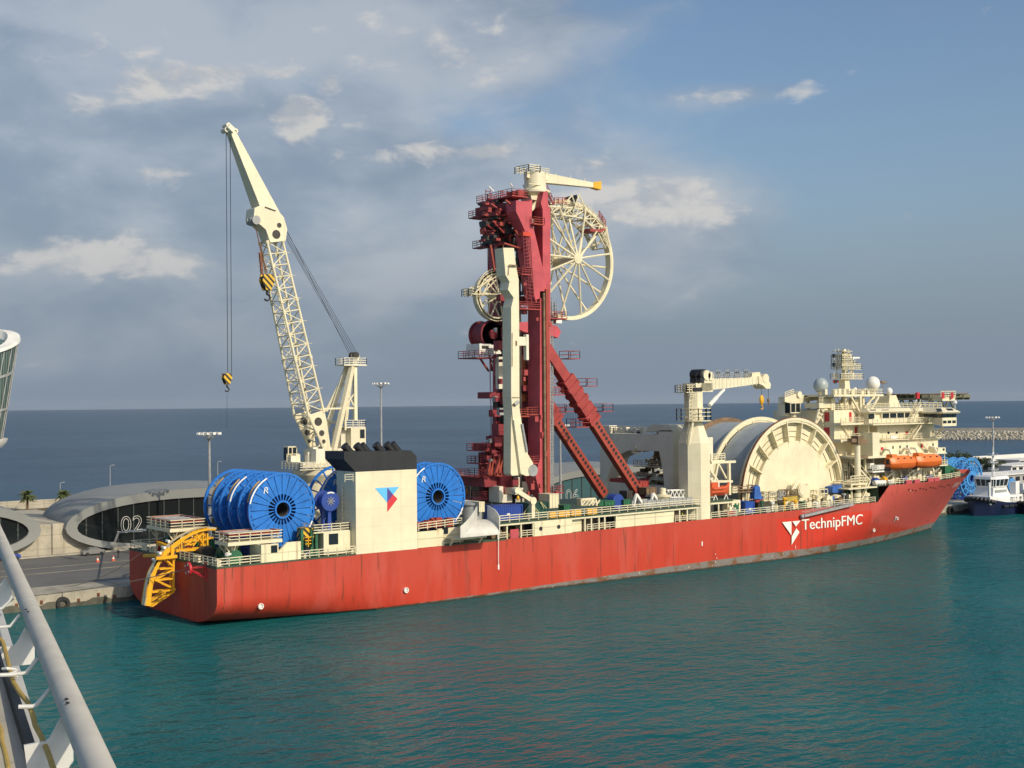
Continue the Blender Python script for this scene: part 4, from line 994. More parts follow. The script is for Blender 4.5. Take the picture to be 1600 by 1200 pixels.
# chords
A0 = W(*c4(318,772), Y=YN); A1 = W(*c3(408,790), Y=YN); B0 = W(*c4(408,742), Y=YN); B1 = W(*c3(505,782), Y=YN)
def far(p, w): return V(p.x, YN+w, p.z)
w0_, w1_ = 5.0, 2.6
C0 = far(A0, w0_); C1 = V(A1.x, YN+1.0+w1_, A1.z); D0 = far(B0, w0_); D1 = V(B1.x, YN+1.0+w1_, B1.z)
A1 = V(A1.x, YN+1.0, A1.z); B1 = V(B1.x, YN+1.0, B1.z)
mb = MB(); n_ = 15
for a, b_ in ((A0, A1), (B0, B1), (C0, C1), (D0, D1)): mb.tube(a, b_, .21, 7)
for i in range(n_+1):
    u = i/n_; a, b_, c, d = A0.lerp(A1, u), B0.lerp(B1, u), C0.lerp(C1, u), D0.lerp(D1, u)
    for p, q in ((a, c), (b_, d), (a, b_), (c, d)): mb.tube(p, q, .10, 5)
    if i < n_:
        u2 = (i+1)/n_; a2, b2, c2_, d2 = A0.lerp(A1, u2), B0.lerp(B1, u2), C0.lerp(C1, u2), D0.lerp(D1, u2)
        for p, q in ((a, b2) if i % 2 else (b_, a2), (c, d2) if i % 2 else (d, c2_), (a, c2_) if i % 2 else (c, a2), (b_, d2) if i % 2 else (d, b2)): mb.tube(p, q, .10, 5)
    if i % 2 == 0: mb.tube(b_, b_+V(.9, 0, .05), .05, 4); mb.tube(a, a+V(-.5, -.0, 0), .05, 4)
for u in (.0, .32, .66, 1): 
    for a, b_ in ((A0, A1), (B0, B1), (C0, C1), (D0, D1)): p = a.lerp(b_, u); d = (b_-a).normalized()*.3; mb.tube(p-d, p+d, .31, 8)
mb.tube(A0.lerp(C0, .4)+V(.4,0,.2), A1.lerp(C1, .4)+V(.4,0,0), .09, 5)
boom = obj('lattice_boom', mb, CREAM, crane)
# boom foot plates with dark discs where lightening holes would be cut
def holed(poly, holes, y0, y1):
    mb = MB(); mb.ext([(x, y0, z) for x, z in poly], (0, y1-y0, 0)); return mb
mb = MB()
for y in (YN-.12, YN+w0_-.1):
    P = [W(*c4(*p), Y=YN) for p in ((318,775), (410,740), (425,800), (452,985), (446,1060), (425,1020))]
    mb.ext([(p.x, y, p.z) for p in P], (0, .25, 0))
ft = obj('boom_foot', mb, CREAM, crane, smooth=0)
mb = MB()
for a, c, r in ((374,808,.72), (395,877,.5), (407,928,.36)):
    p = W(*c4(a, c), Y=YN)
    for y in (YN-.14, YN+w0_-.12): mb.cylY((p.x, y, p.z), r, -.02, .30, 20)
obj('dark_hole_disc', mb, DARK, ft)  # dark discs drawn in place of holes, plates stay solid
mb = MB(); E = V(W(*c4(446,1040), Y=YN).x, YN, W(*c4(446,1040), Y=YN).z)
mb.truss(A0, E, C0, far(E, w0_), 3, .12, .2); mb.truss(B0, E+V(.4,0,.2), D0, far(E, w0_)+V(.4,0,.2), 3, .1); mb.tube(E-V(0,.6,0), far(E, w0_)+V(0,.6,0), .45, 10); obj('foot_bracing', mb, CREAM, ft)
# boom head and jib
head = [(345,565),(462,600),(495,640),(515,712),(505,785),(410,795),(382,715),(345,682),(312,672),(306,640),(312,580)]
mb = MB(); P = [W(*c3(*p), Y=YN+.6) for p in head]; mb.ext(P, (0, 3.0, 0)); hd = obj('boom_head', mb, CREAM_CLEAN, crane, smooth=0)
mb = MB()
for a, c, r in ((447,745,.75), (465,688,.42)): p = W(*c3(a, c), Y=YN+.6); mb.cylY((p.x, p.y, p.z), r, -.03, .2, 18)
p = W(*c3(404, 582), Y=YN+.6); q1 = W(*c3(375,574), Y=YN+.57); q2 = W(*c3(442,598), Y=YN+.57); mb.bar(q1, q2, .12, .2)
obj('dark_hole_disc', mb, DARK, hd)  # dark discs and bar drawn in place of openings in the head
mb = MB()
for y in (.4, 1.2, 2.4): p = W(*c3(320,655), Y=YN+.6); mb.cylY((p.x, p.y+y-.6, p.z), .75, 0, .3, 18)
obj('sheave', mb, GREYM, hd)
mb = MB(); bot = [W(*c3(*p), Y=YN+.6) for p in ((345,568),(468,606))]; top = [W(*c3(*p), Y=YN+1.3) for p in ((158,98),(192,98))]
mb.loft([[bot[0], bot[1], bot[1]+V(0,3,0), bot[0]+V(0,3,0)], [top[0], top[1], top[1]+V(0,1.6,0), top[0]+V(0,1.6,0)]]); jib = obj('jib', mb, CREAM_CLEAN, crane, smooth=0)
mb = MB(); t0 = W(*c3(175,100), Y=YN+1.4); t1 = W(*c3(140,68), Y=YN+1.4); mb.bar(t0, t1, 1.3, .8); 
for a, c in ((150,62),(140,90),(185,105),(195,98)): p = W(*c3(a, c), Y=YN+1.3); mb.cylY((p.x, p.y, p.z), .42, 0, 1.6, 14)
mb.bar(W(*c3(150,70), Y=YN+2), W(*c3(153,45), Y=YN+2), .08); obj('jib_sheave', mb, GREYC, jib)
# A-frame
mb = MB(); T = W(*c4(592,440), Y=11); 
nl0 = W(*c4(582,470), Y=10.2); nl1 = W(*c4(465,1000), Y=YN); mb.bar(nl0, nl1, .75, .8); mb.bar(V(nl0.x, 12, nl0.z), V(nl1.x, YF, nl1.z), .75, .8)
fl0 = W(*c4(556,478), Y=12.0); fl1 = W(*c4(425,745), Y=YF); mb.bar(fl0, fl1, .5)
for a in (.22, .45, .65): p = nl0.lerp(nl1, a); q = V(nl0.x, 12, nl0.z).lerp(V(nl1.x, YF, nl1.z), a); mb.bar(p, q, .4)
gfr = obj('gantry', mb, CREAM_CLEAN, crane, smooth=0)
mb = MB(); bl0 = W(*c4(597,470), Y=10.4); bl1 = W(*c4(600,800), Y=YN+.6); mb.bar(bl0, bl1, .6); mb.bar(V(bl0.x+.3, 12, bl0.z), V(bl1.x+.3, YF-.6, bl1.z), .6)
q = nl0.lerp(nl1, .48); mb.bar(q, bl0.lerp(bl1, .78), .25); mb.bar(q, bl0.lerp(bl1, .5), .2); mb.bar(nl0.lerp(nl1, .3), bl0.lerp(bl1, .78), .2); mb.bar(bl0.lerp(bl1, .78)-V(7,0,0), bl0.lerp(bl1, .78), .3)
mb.bar(W(*c4(540,800), Y=YN), W(*c4(540,860), Y=YN), .3); mb.bar(W(*c4(500,760), Y=YN+1), W(*c4(510,850), Y=YN+1), .3); obj('back_leg', mb, CREAM, gfr, smooth=0)
mb = MB(); p0 = W(*c4(525,462), Y=10); p1 = W(*c4(662,466), Y=10); mb.box(p0.x, p1.x, 9.6, 12.6, p1.z-.15, p1.z+.1); mb.rail([(p0.x, 9.7, p1.z), (p1.x, 9.7, p1.z), (p1.x, 12.5, p1.z), (p0.x, 12.5, p1.z)], 1.2, 1.2, .05, True); mb.bar(W(*c4(592,470), Y=11), W(*c4(600,405), Y=11), 1.0, 1.2); obj('gantry_platform', mb, GREYC, gfr, smooth=0)
mb = MB()
for y in (10.4, 11.6): p = W(*c4(592,408), Y=11); mb.cylY((p.x, y, p.z), .6, -.2, .2, 16)
obj('gantry_sheave', mb, DARK, gfr)
mb = MB(); mb.pbox(*c4(575,842), *c4(664,1010), YN, 4.2); mh = obj('machinery_house', mb, CREAM_CLEAN, crane, smooth=0)
mb = MB(); mb.pbox(*c4(630,855), *c4(657,908), YN-.06, .05); obj('window', mb, GLASS, mh, smooth=0)
mb = MB(); r0 = W(*c4(545,842), Y=YN); r1 = W(*c4(662,842), Y=YN); mb.rail([(r0.x, YN, r0.z), (r1.x, YN, r1.z), (r1.x, YN+4, r1.z)], 1.2, 1.2, .05); mb.box(r0.x, r1.x, YN-.05, YN+4.2, r0.z-.15, r0.z+.05); obj('house_railing', mb, GREYC, mh, smooth=0)
mb = MB(); mb.pbox(*c4(515,850), *c4(575,1010), YN+1.5, 3); obj('machinery_house', mb, GREYC, crane, smooth=0)
mb = MB(); mb.pbox(*c4(197,965), *c4(247,1040), YF, 1.8); cab_ = obj('crane_cab', mb, GLASS, crane, smooth=0)
mb = MB(); p0 = W(*c4(185,1048), Y=YF-.2); p1 = W(*c4(258,1048), Y=YF-.2); mb.box(p0.x, p1.x, YF-.4, YF+2, p0.z-.2, p0.z); mb.rail([(p0.x, YF-.3, p0.z), (p1.x, YF-.3, p0.z)], 1.2, .8, .06); mb.box(p0.x+.4, p1.x-.3, YF-.1, YF+1.9, p0.z+2.3, p0.z+2.5)
for x in (p0.x+.4, (p0.x+p1.x)/2, p1.x-.3): mb.bar((x, YF-.05, p0.z), (x, YF-.05, p0.z+2.4), .14)
mb.bar((p1.x, YF, p0.z), (p1.x+2, YF, p0.z-.8), .3); obj('cab_frame', mb, CREAM, cab_, smooth=0)
CABLE = paint('steel_cable', (.05,.055,.06), .5, .1, 1)
mb = MB(); Gs = W(*c4(592,405), Y=11)
for i, (a, c, y) in enumerate(((515,735,.7), (512,750,1.3), (510,765,1.9), (508,775,2.6), (515,725,3.2))): mb.tube(W(*c3(a, c), Y=YN+y), V(Gs.x, 9.6+.7*i, Gs.z), .042, 4)
mb.tube(W(*c4(597,380+40), Y=11), W(*c4(620,800), Y=11), .05, 4); obj('luffing_cable', mb, CABLE, crane)
hk = W(354.5, 592, Y=YN+2)
mb = MB()
for a, c in ((133, 92), (158, 118)): p = W(*c3(a, c), Y=YN+2); mb.tube(p, (p.x, p.y, hk.z+1), .06, 4)
mb.tube((hk.x, hk.y, hk.z-2.5), (hk.x-.05, hk.y, hk.z-8), .03, 4); obj('hoist_cable', mb, CABLE, crane)
mb = MB(); 
for y in (1.2, 1.9): p = W(*c3(312,680), Y=YN+y); q = W(*c3(370+y*10,985), Y=YN-.6+y); mb.tube(p, q, .07, 4)
p = W(*c3(345,860), Y=YN+.6); q = W(*c3(358,1000), Y=YN+.6); mb.bar(p, q, .35)
for i in range(6): u = p.lerp(q, i/5); mb.bar(u-V(.5,0,0), u+V(.4,0,0), .07)
obj('whip_cable', mb, RUST, crane)
def hook_block(p, s_, label):
    t = thing('hook_block', p, label, 'hook block'); mb = MB()
    for y in (-.5*s_, .3*s_): mb.ext([(p.x+x*s_, p.y+y, p.z+z*s_) for x, z in ((-.55,.9),(.55,.9),(.75,.2),(.3,-.9),(-.3,-.9),(-.75,.2))], (0, .2*s_, 0))
    obj('cheek_plate', mb, STRIPE, t, smooth=0); mb = MB(); mb.cylY((p.x, p.y, p.z+.3*s_), .62*s_, -.28*s_, .28*s_, 18); obj('sheave', mb, DARK, t)
    mb = MB(); mb.tube((p.x, p.y, p.z-.8*s_), (p.x, p.y, p.z-1.4*s_), .14*s_, 8); mb.path([(p.x+.35*s_*math.cos(u), p.y, p.z-1.7*s_+.35*s_*math.sin(u)) for u in [PI/2-i*.42 for i in range(11)]], .11*s_, 8); obj('hook', mb, BLACK, t)
hook_block(hk, 1.0, 'yellow and black hook block hanging low from the crane jib')
hook_block(W(*c3(388, 1045), Y=YN-.8), 1.45, 'large yellow striped hook block stowed against the lattice boom')

# ================================================================== pipelay tower
c6 = lambda a, c: (700+a/4, 240+c/4)
c7 = lambda a, c: (700+a/4, 520+c/4)
YS, YT = -7.0, 3.4       # starboard faces of the starboard and port legs
TH_ = 3.4
mb = MB()
lower = [c6(578,880), c6(640,840), c7(640,0), c7(640,300), c7(618,700), c7(610,1052), c7(590,1052), c7(552,905), c7(575,700), c7(575,0)]
for y in (YS, YT):
    P = [W(*p, Y=YS) for p in [c6(575,860), c6(640,860), c7(636,700), c7(612,1060), c7(588,1060), c7(548,900), c7(575,780), c7(575,100)]]
    mb.ext([(p.x, y, p.z) for p in P], (0, TH_, 0))
tower = obj('pipelay_tower', mb, TRED, ship, smooth=0)
mb = MB()
for y in (YS,):
    P = [W(*c6(*p), Y=YS) for p in ((425,292),(505,300),(527,285),(524,395),(536,470),(562,580),(612,800),(618,890),(545,915),(520,760),(480,480),(425,360))]
    mb.ext([(p.x, y, p.z) for p in P], (0, TH_-.6, 0))
obj('inclined_leg', mb, TRED, tower, smooth=0)
mb = MB()
P = [W(*c6(*p), Y=YS) for p in ((575,300),(640,300),(640,1000),(575,1000))]; mb.ext([(p.x, YT+1.5, p.z) for p in P], (0, TH_, 0))
for y in (YS+.3,):
    P = [W(*c6(*p), Y=YS+.3) for p in ((598,238),(622,232),(626,320),(640,345),(640,1000),(592,1000),(592,350),(580,310))]
    mb.ext([(p.x, y, p.z) for p in P], (0, TH_-.9, 0))
obj('upright_leg', mb, TRED, tower, smooth=0)
def TX(a, y=YS): return W(a, 500, Y=y).x
xl0, xl1 = W(*c7(575,300), Y=YS).x, W(*c7(640,300), Y=YS).x
zT = lambda py: W(850, py, Y=YS).z
mb = MB()
for py, h in ((312,1.6),(372,1.2),(460,1.4),(530,1.8),(600,1.4),(668,1.6),(735,1.5)):
    z = zT(py); xx0 = xl0 if py > 420 else xl0+.4; mb.box(xx0+.1, xl1-.3, YS+TH_-.8, YT+.4, z-h, z)
zz = zT(318); mb.box(W(*c6(430,320), Y=YS).x, W(*c6(500,320), Y=YS).x, YS+TH_-.8, YT+.3, zz-1.6, zz)
obj('cross_girder', mb, DRED, tower, smooth=0)
RD2_ = paint('fitting_red_paint', (.38,.05,.05), .55, .2, .5)
mb = MB()     # tensioners and pipe gear between the legs
for a0, a1, p0, p1, y0, dy, in ((458,492,140,340,-2.5,2), (455,495,380,430,-2.5,2),):
    mb.pbox(*c7(a0, p0), *c7(a1, p1), y0, dy)
obj('tensioner_shoe', mb, paint('tensioner_orange', (.36,.09,.03), .6, .25, .5, .4), tower, smooth=0)
mb = MB(); rnd = random.Random(8)
for i in range(46):
    z = rnd.uniform(zT(775), zT(325)); x = rnd.uniform(xl0-1.8, xl0+1.6); y = rnd.uniform(-3.2, 3.2); a, b_, c = rnd.uniform(.3, 1.0), rnd.uniform(.3, .9), rnd.uniform(.5, 2.6); mb.box(x-a, x+a, y-b_, y+b_, z-c/2, z+c/2)
for i in range(10): y = rnd.uniform(-3, 3); x = rnd.uniform(xl0-1.5, xl0+1); mb.tube((x, y, zT(790)), (x, y, zT(rnd.uniform(320, 600))), rnd.uniform(.12, .3), 7)
for y in (-2.8, 2.6): mb.box(xl0-1.6, xl0-1.0, y-.3, y+.3, zT(780), zT(340))
obj('tensioner', mb, DARK, tower, smooth=0)
mb = MB(); rnd = random.Random(9)
for i in range(30):
    z = rnd.uniform(zT(770), zT(360)); x = rnd.uniform(xl0-2.2, xl0+.4); y = rnd.uniform(-3.4, 3); a, b_, c = rnd.uniform(.2, .8), rnd.uniform(.2, .7), rnd.uniform(.3, 1.4); mb.box(x-a, x+a, y-b_, y+b_, z-c/2, z+c/2)
obj('tensioner_frame', mb, DRED, tower, smooth=0)
mb = MB(); rnd = random.Random(91)
for i in range(70):
    c = rnd.uniform(380, 790); a = rnd.uniform(770, 826); y = rnd.uniform(-3.5, 4.5); p = W(a, c, Y=y); k = rnd.uniform(.25, .9); mb.box(p.x-k, p.x+k, y-k*.7, y+k*.7, p.z-k*rnd.uniform(.3, 1.6), p.z+k)
for i in range(14): y = rnd.uniform(-3, 3.2); x = xl0-rnd.uniform(.3, 2.4); z0 = zT(rnd.uniform(600, 780)); mb.tube((x, y, z0), (x, y, z0+rnd.uniform(8, 30)), rnd.uniform(.07, .2), 6)
obj('tower_pipework', mb, DRED, tower, smooth=0)
mb = MB(); rnd = random.Random(92)
for i in range(26):
    c = rnd.uniform(380, 780); a = rnd.uniform(764, 826); y = rnd.uniform(-4, 4.5); p = W(a, c, Y=y); k = rnd.uniform(.15, .45); mb.box(p.x-k, p.x+k, y-k, y+k, p.z-k*rnd.uniform(.5, 2), p.z+k)
obj('tower_fitting', mb, GREYM, tower, smooth=0)
mb = MB(); rnd = random.Random(93)
for i in range(20):
    c = rnd.uniform(430, 790); a = rnd.uniform(818, 872); p = W(a, c, Y=YS-.2); k = rnd.uniform(.12, .4); mb.box(p.x-k, p.x+k, YS-.35, YS+.1, p.z-k*rnd.uniform(.5, 2), p.z+k)
obj('leg_fitting', mb, RD2_, tower, smooth=0)
# guide rails on the starboard face
mb = MB(); a = W(*c7(600,0), Y=YS-.5); mb.pxY([c6(597,870), c6(607,870), c7(617,1010), c7(606,1010)], YS-.55, .5); obj('guide_rail', mb, BROWN, tower, smooth=0)
mb = MB(); mb.pxY([c6(612,845), c6(632,850), c7(640,1000), c7(622,1005)], YS-.3, .29); obj('guide_rail', mb, ORED, tower, smooth=0)
mb = MB(); p = W(*c7(645,0), Y=YS); 
for a in (638, 650): q0 = W(*c6(a, 900), Y=YS+.6); q1 = W(*c7(a+3, 1000), Y=YS+.6); mb.tube(q0, q1, .11, 5)
mb.ladder(W(*c6(648,1000), Y=YS+.6), W(*c7(652,990), Y=YS+.6), .6, .05); obj('riser_pipe', mb, GREYM, tower)
# platforms with railings round the tower
def platform(pts, y0, dy, rm=DRED, h=1.15, th=.2, par=None, nm='platform'):
    a = W(*pts[0], Y=y0); b_ = W(*pts[1], Y=y0); z = a.z
    mb = MB(); mb.box(a.x, b_.x, y0, y0+dy, z-th, z); mb.rail([(a.x, y0+.05, z), (b_.x, y0+.05, z), (b_.x, y0+dy-.05, z), (a.x, y0+dy-.05, z)], h, 1.5, .036, True)
    return obj(nm, mb, rm, par or tower, smooth=0)
RD2 = paint('platform_red_paint', (.34,.045,.04), .55, .2, .5, .3)
for a, b_, y, dy, m_ in ((c6(250,292), c6(330,286), 3.0, 3.5, RD2), (c6(330,275), c6(410,262), -2, 4, RD2), (c6(400,258), c6(500,250), -6, 4, RD2), (c6(210,385), c6(300,392), 2.5, 4, DRED), (c6(235,575), c6(285,570), 2.5, 4, DRED),
      (c6(535,435), c6(605,435), YS-.9, 2.0, ORED), (c6(460,750), c6(520,748), YS-1.2, 2, RD2), (c6(445,965), c6(575,968), YS-1.5, 2.5, RD2), (c6(640,1025), c6(745,1030), -7, 4, RD2),
      (c7(490,508), c7(565,512), YS-1.3, 1.5, ORED), (c7(410,520), c7(510,538), YS-2.6, 2.6, ORED), (c7(655,505), c7(735,500), -6.5, 4, RD2), (c7(220,735), c7(330,725), 1, 5, RD2), (c7(168,900), c7(290,890), 0, 6, RD2), (c7(200,815), c7(250,808), 2, 4, DRED), (c7(500,815), c7(570,820), YS-1.5, 2.5, RD2), (c7(655,1000), c7(725,1005), -7, 5, RD2), (c7(655,385), c7(730,378), -6.5, 4, RD2), (c7(150,1040), c7(250,1045), 0, 5, DRED)):
    platform((a, b_), y, dy, m_)
# boxes clustered round the head of the tower
mb = MB(); rnd = random.Random(12)
def hb_(a0, c0, a1, c1, y, dy): mb.pbox(*c6(a0, c0), *c6(a1, c1), y, dy)
for q in ((232,330,262,380,2,3), (280,305,335,350,-1,3), (215,385,262,402,3,3), (410,235,440,275,-4,2), (440,228,480,275,-5,2), (355,310,385,360,-2,3), (300,360,330,385,-3,3), (270,300,300,320,1,3), (395,340,425,420,-5,2), (560,330,585,400,-4,5)): hb_(*q)
for i in range(120):
    a = rnd.uniform(226, 430); c = rnd.uniform(288, 560); s_ = rnd.uniform(4, 15); hb_(a-s_, c-s_*rnd.uniform(.3, 1.2), a+s_, c+s_*rnd.uniform(.3, 1.2), rnd.uniform(-4, 4), rnd.uniform(.5, 2))
for i in range(26):
    a = rnd.uniform(225, 430); c = rnd.uniform(290, 560); y = rnd.uniform(-4, 4); p = W(*c6(a, c), Y=y); mb.tube(p, p+V(rnd.uniform(-2.5, 2.5), rnd.uniform(-1, 1), rnd.uniform(-2, 2)), rnd.uniform(.08, .3), 8)
obj('head_machinery', mb, RD2, tower, smooth=0)
mb = MB()
for q in ((258,415,300,450,3,3), (245,450,275,490,2,2), (300,530,380,556,-1,4), (360,450,400,500,-3,3), (240,300,260,350,4,2), (420,560,470,590,-4,3)): hb_(*q)
for i in range(75):
    a = rnd.uniform(232, 425); c = rnd.uniform(300, 575); s_ = rnd.uniform(4, 13); hb_(a-s_, c-s_*rnd.uniform(.4, 1.6), a+s_, c+s_*rnd.uniform(.4, 1.6), rnd.uniform(-3, 5), rnd.uniform(.5, 2))
obj('head_machinery', mb, DARK, tower, smooth=0)
mb = MB()
for q in ((232,470,262,500,2,1.5), (262,515,310,552,2,1.6), (322,512,360,545,0,1.5), (228,335,258,350,1.5,1), (470,490,520,515,YS-.5,1), (262,400,310,412,2,1)): hb_(*q)
obj('head_sheave_guard', mb, paint('bright_red_paint', (.60,.055,.02), .5, .1, 1), tower, smooth=0)
mb = MB()
for q in ((310,390,368,432,-1,3), (340,430,380,440,-1,3)): hb_(*q)
obj('head_panel', mb, paint('ochre_panel', (.30,.14,.06), .6, .2, 1), tower, smooth=0)
mb = MB()
for a, c, d, e in ((360,290,430,350),(430,300,400,335),(420,480,480,560),(350,560,480,600),(460,600,530,740),(530,740,480,900),(265,570,290,730)): mb.bar(W(*c6(a, c), Y=-5.5), W(*c6(d, e), Y=-5.5), .3)
for a, c, d, e in ((270,580,290,640),(205,160+520,0,0)): pass
for a, c, d, e in ((200,160,255,240),(265,155,275,240),(200,160,300,150)): mb.bar(W(*c7(a, c), Y=3), W(*c7(d, e), Y=3), .3)
for a, c, d, e in ((245,890,275,770),(275,770,265,890),(290,890,330,780),(330,780,320,890),(290,885,340,890)): mb.bar(W(*c7(a, c), Y=-2), W(*c7(d, e), Y=-2), .55)
obj('brace', mb, ORED, tower, smooth=0)
mb = MB()
for a, z0, z1, y in ((270, 575, 730, 3.5),): mb.ladder(W(*c6(a, z0), Y=y), W(*c6(a, z1), Y=y), 1.2, .05)
for a, z0, z1, y in ((480, 480, 960, YS-.3), (500, 520, 900, YS-.3), (250,225,295,4)): mb.ladder(W(*c6(a, z0), Y=y), W(*c6(a+(z1-z0)*.06 if a > 300 else a, z1), Y=y), 1.0, .05)
mb.ladder(W(*c7(228,680), Y=3), W(*c7(225,1050), Y=3), 1.0, .05); mb.tube(W(*c6(245,570), Y=4), W(*c7(275,640), Y=4), .05, 4); mb.tube(W(*c6(250,720), Y=4), W(*c7(268,640), Y=4), .05, 4)
q0 = W(*c6(620,230), Y=-4); q1 = W(*c6(660,320), Y=-4); mb.stairs(q0, q1, 1.0); obj('ladder', mb, DRED, tower, smooth=0)
# lower machinery of the tower
mb = MB()
for q in ((240,690,320,735,1,4), (225,900,380,960,-1,7), (330,895,400,1060,-2,3), (235,940,262,1060,3,2), (280,940,300,1060,3,2), (268,370,350,410,1,4), (260,370,300,405,0.5,2), (316,570,350,640,0,2)): mb.pbox(*c7(q[0], q[1]), *c7(q[2], q[3]), q[4], q[5])
p = W(*c6(262,1130), Y=2); p = W(*c6(278,1130), Y=2); mb.cylY((p.x, 2, p.z), 2.3, 0, 4.0, 26); mb.cylY((p.x, 2, p.z), .9, -.5, 0, 16); mb.cylY((p.x, 2, p.z), 2.6, 0, .4, 26); mb.cylY((p.x, 2, p.z), 2.6, 3.4, 3.8, 26); mb.pbox(*c6(262,1070), *c6(345,1180), 2, 4)
obj('lower_machinery', mb, DRED, tower, smooth=0)
mb = MB(); rnd = random.Random(55)
for q in ((252,748,345,890,2,3), (300,640,350,745,1,2), (262,690,300,745,3,2), (455,80,500,480,-2,2), (470,480,512,780,-2,2.5)): mb.pbox(*c7(q[0], q[1]), *c7(q[2], q[3]), q[4], q[5])
for i in range(40): a_ = rnd.uniform(250, 350); b_ = rnd.uniform(640, 900); k = rnd.uniform(4, 16); mb.pbox(*c7(a_-k, b_-k), *c7(a_+k, b_+k*rnd.uniform(.4, 1.4)), rnd.uniform(-.5, 3), rnd.uniform(.5, 2))
obj('lower_winch_house', mb, DRED, tower, smooth=0)
mb = MB()
for q in ((320,960,345,1060,-3,3), (440,900,470,1010,-3,1.5), (480,930,515,1000,-4,1.5), (345,1010,400,1060,-3,3), (520,1010,560,1060,-5,2), (440,25,505,80,YS-1.6,1.4), (490,10,505,170,YS-1.7,.8), (420,970,470,1010,-5,3)): mb.pbox(*c7(q[0], q[1]), *c7(q[2], q[3]), q[4], q[5])
mb.pbox(*c7(318,150), *c7(355,350), YT-3.6, 1.0); obj('grey_machinery', mb, GREYC, tower, smooth=0)
mb = MB(); P = [c6(420,1055), c6(450,1055), c6(500,1050), c6(500,1120), c6(470,1110), c6(420,1085)]; mb.pxY(P, YS-1, 1); P = [c6(640,1070), c6(680,1075), c6(706,1110), c6(690,1152), c6(640,1135)]; mb.pxY(P, YS+.5, 3); obj('tower_bracket', mb, TRED, tower, smooth=0)
mb = MB(); a = W(*c7(196,68), Y=1); mb.pbox(*c7(197,68), *c7(270,135), 0.5, 4); mb.pxY([c7(270,75), c7(300,75), c7(335,125), c7(335,132), c7(270,132)], .5, .3); tc_ = obj('tower_cabin', mb, WHITE, tower, smooth=0)
mb = MB(); mb.pbox(*c7(290,82), *c7(312,115), .42, .05); mb.pbox(*c7(212,80), *c7(255,100), .45, .04); obj('window', mb, DARK, tc_, smooth=0)
platform((c7(166,152), c7(300,148)), -.5, 5, DRED)
# white columnar service crane folded against the tower
YW = -11.0
mb = MB(); P = [c6(345,588), c6(412,590), c6(425,700), c6(442,790), c6(445,1100), c7(447,470), c7(460,560), c7(470,620), c7(420,620), c7(405,540), c7(395,400), c7(395,0), c6(395,960), c6(410,900), c6(375,850), c6(385,800), c6(360,760)]
mb.pxY(P, YW, 2.4); wc = obj('service_crane', mb, CREAM_CLEAN, tower, smooth=0)
mb = MB(); P = [c7(395,380), c7(410,540), c7(440,680), c7(455,890), c7(400,893), c7(392,880)]; mb.pxY(P, YW+.3, 2.0)
P0 = [W(*c7(*p), Y=YW+.3) for p in ((392,380),(392,880),(402,893))]; obj('service_crane_arm', mb, CREAM_CLEAN, wc, smooth=0)
mb = MB(); mb.pxY([c7(412,545), c7(455,550), c7(500,760), c7(530,810), c7(540,860), c7(520,890), c7(490,895), c7(455,880), c7(440,760)], YW-.25, .7); obj('knuckle_jib', mb, CREAM_CLEAN, wc, smooth=0)
mb = MB(); mb.tube(W(*c7(462,570), Y=YW-.4), W(*c7(492,740), Y=YW-.4), .22, 8); p = W(*c7(525,860), Y=YW); mb.cylY((p.x, YW, p.z), 1.0, -.35, .6, 18); mb.tube(W(*c7(440,430), Y=YW-.2), W(*c7(415,450), Y=YW-.2), .3, 8); obj('jib_ram', mb, GREYM, wc)
mb = MB(); mb.tube(W(*c6(345,590), Y=YW+1), W(*c6(345,570), Y=YW+1), .06, 5); mb.rail([W(*c6(382,705), Y=YW-.3), W(*c6(430,708), Y=YW-.3)], .3, 1, .04); mb.tube(W(*c6(382,705), Y=YW-.2), W(*c6(378,760), Y=YW-.2), .06, 4); mb.tube(W(*c7(402,0), Y=YW-.1), W(*c7(402,210), Y=YW-.1), .05, 4); mb.tube(W(*c7(400,405), Y=YW-.1), W(*c7(447,405), Y=YW-.1), .05, 4); obj('crane_pipework', mb, BROWN, wc)
mb = MB(); mb.pbox(*c7(405,445), *c7(428,458), YW-.12, .1); mb.pbox(*c7(424,50), *c7(432,80), YW-.1, .08); obj('hatch', mb, BROWN, wc, smooth=0)
mb = MB()
for py in (470, 560, 640): z = W(800, py, Y=YW).z; x = W(805, py, Y=YW).x; mb.box(x, x+1.2, YW+2.2, YS+.6, z-.5, z)
obj('crane_mount', mb, DRED, wc, smooth=0)
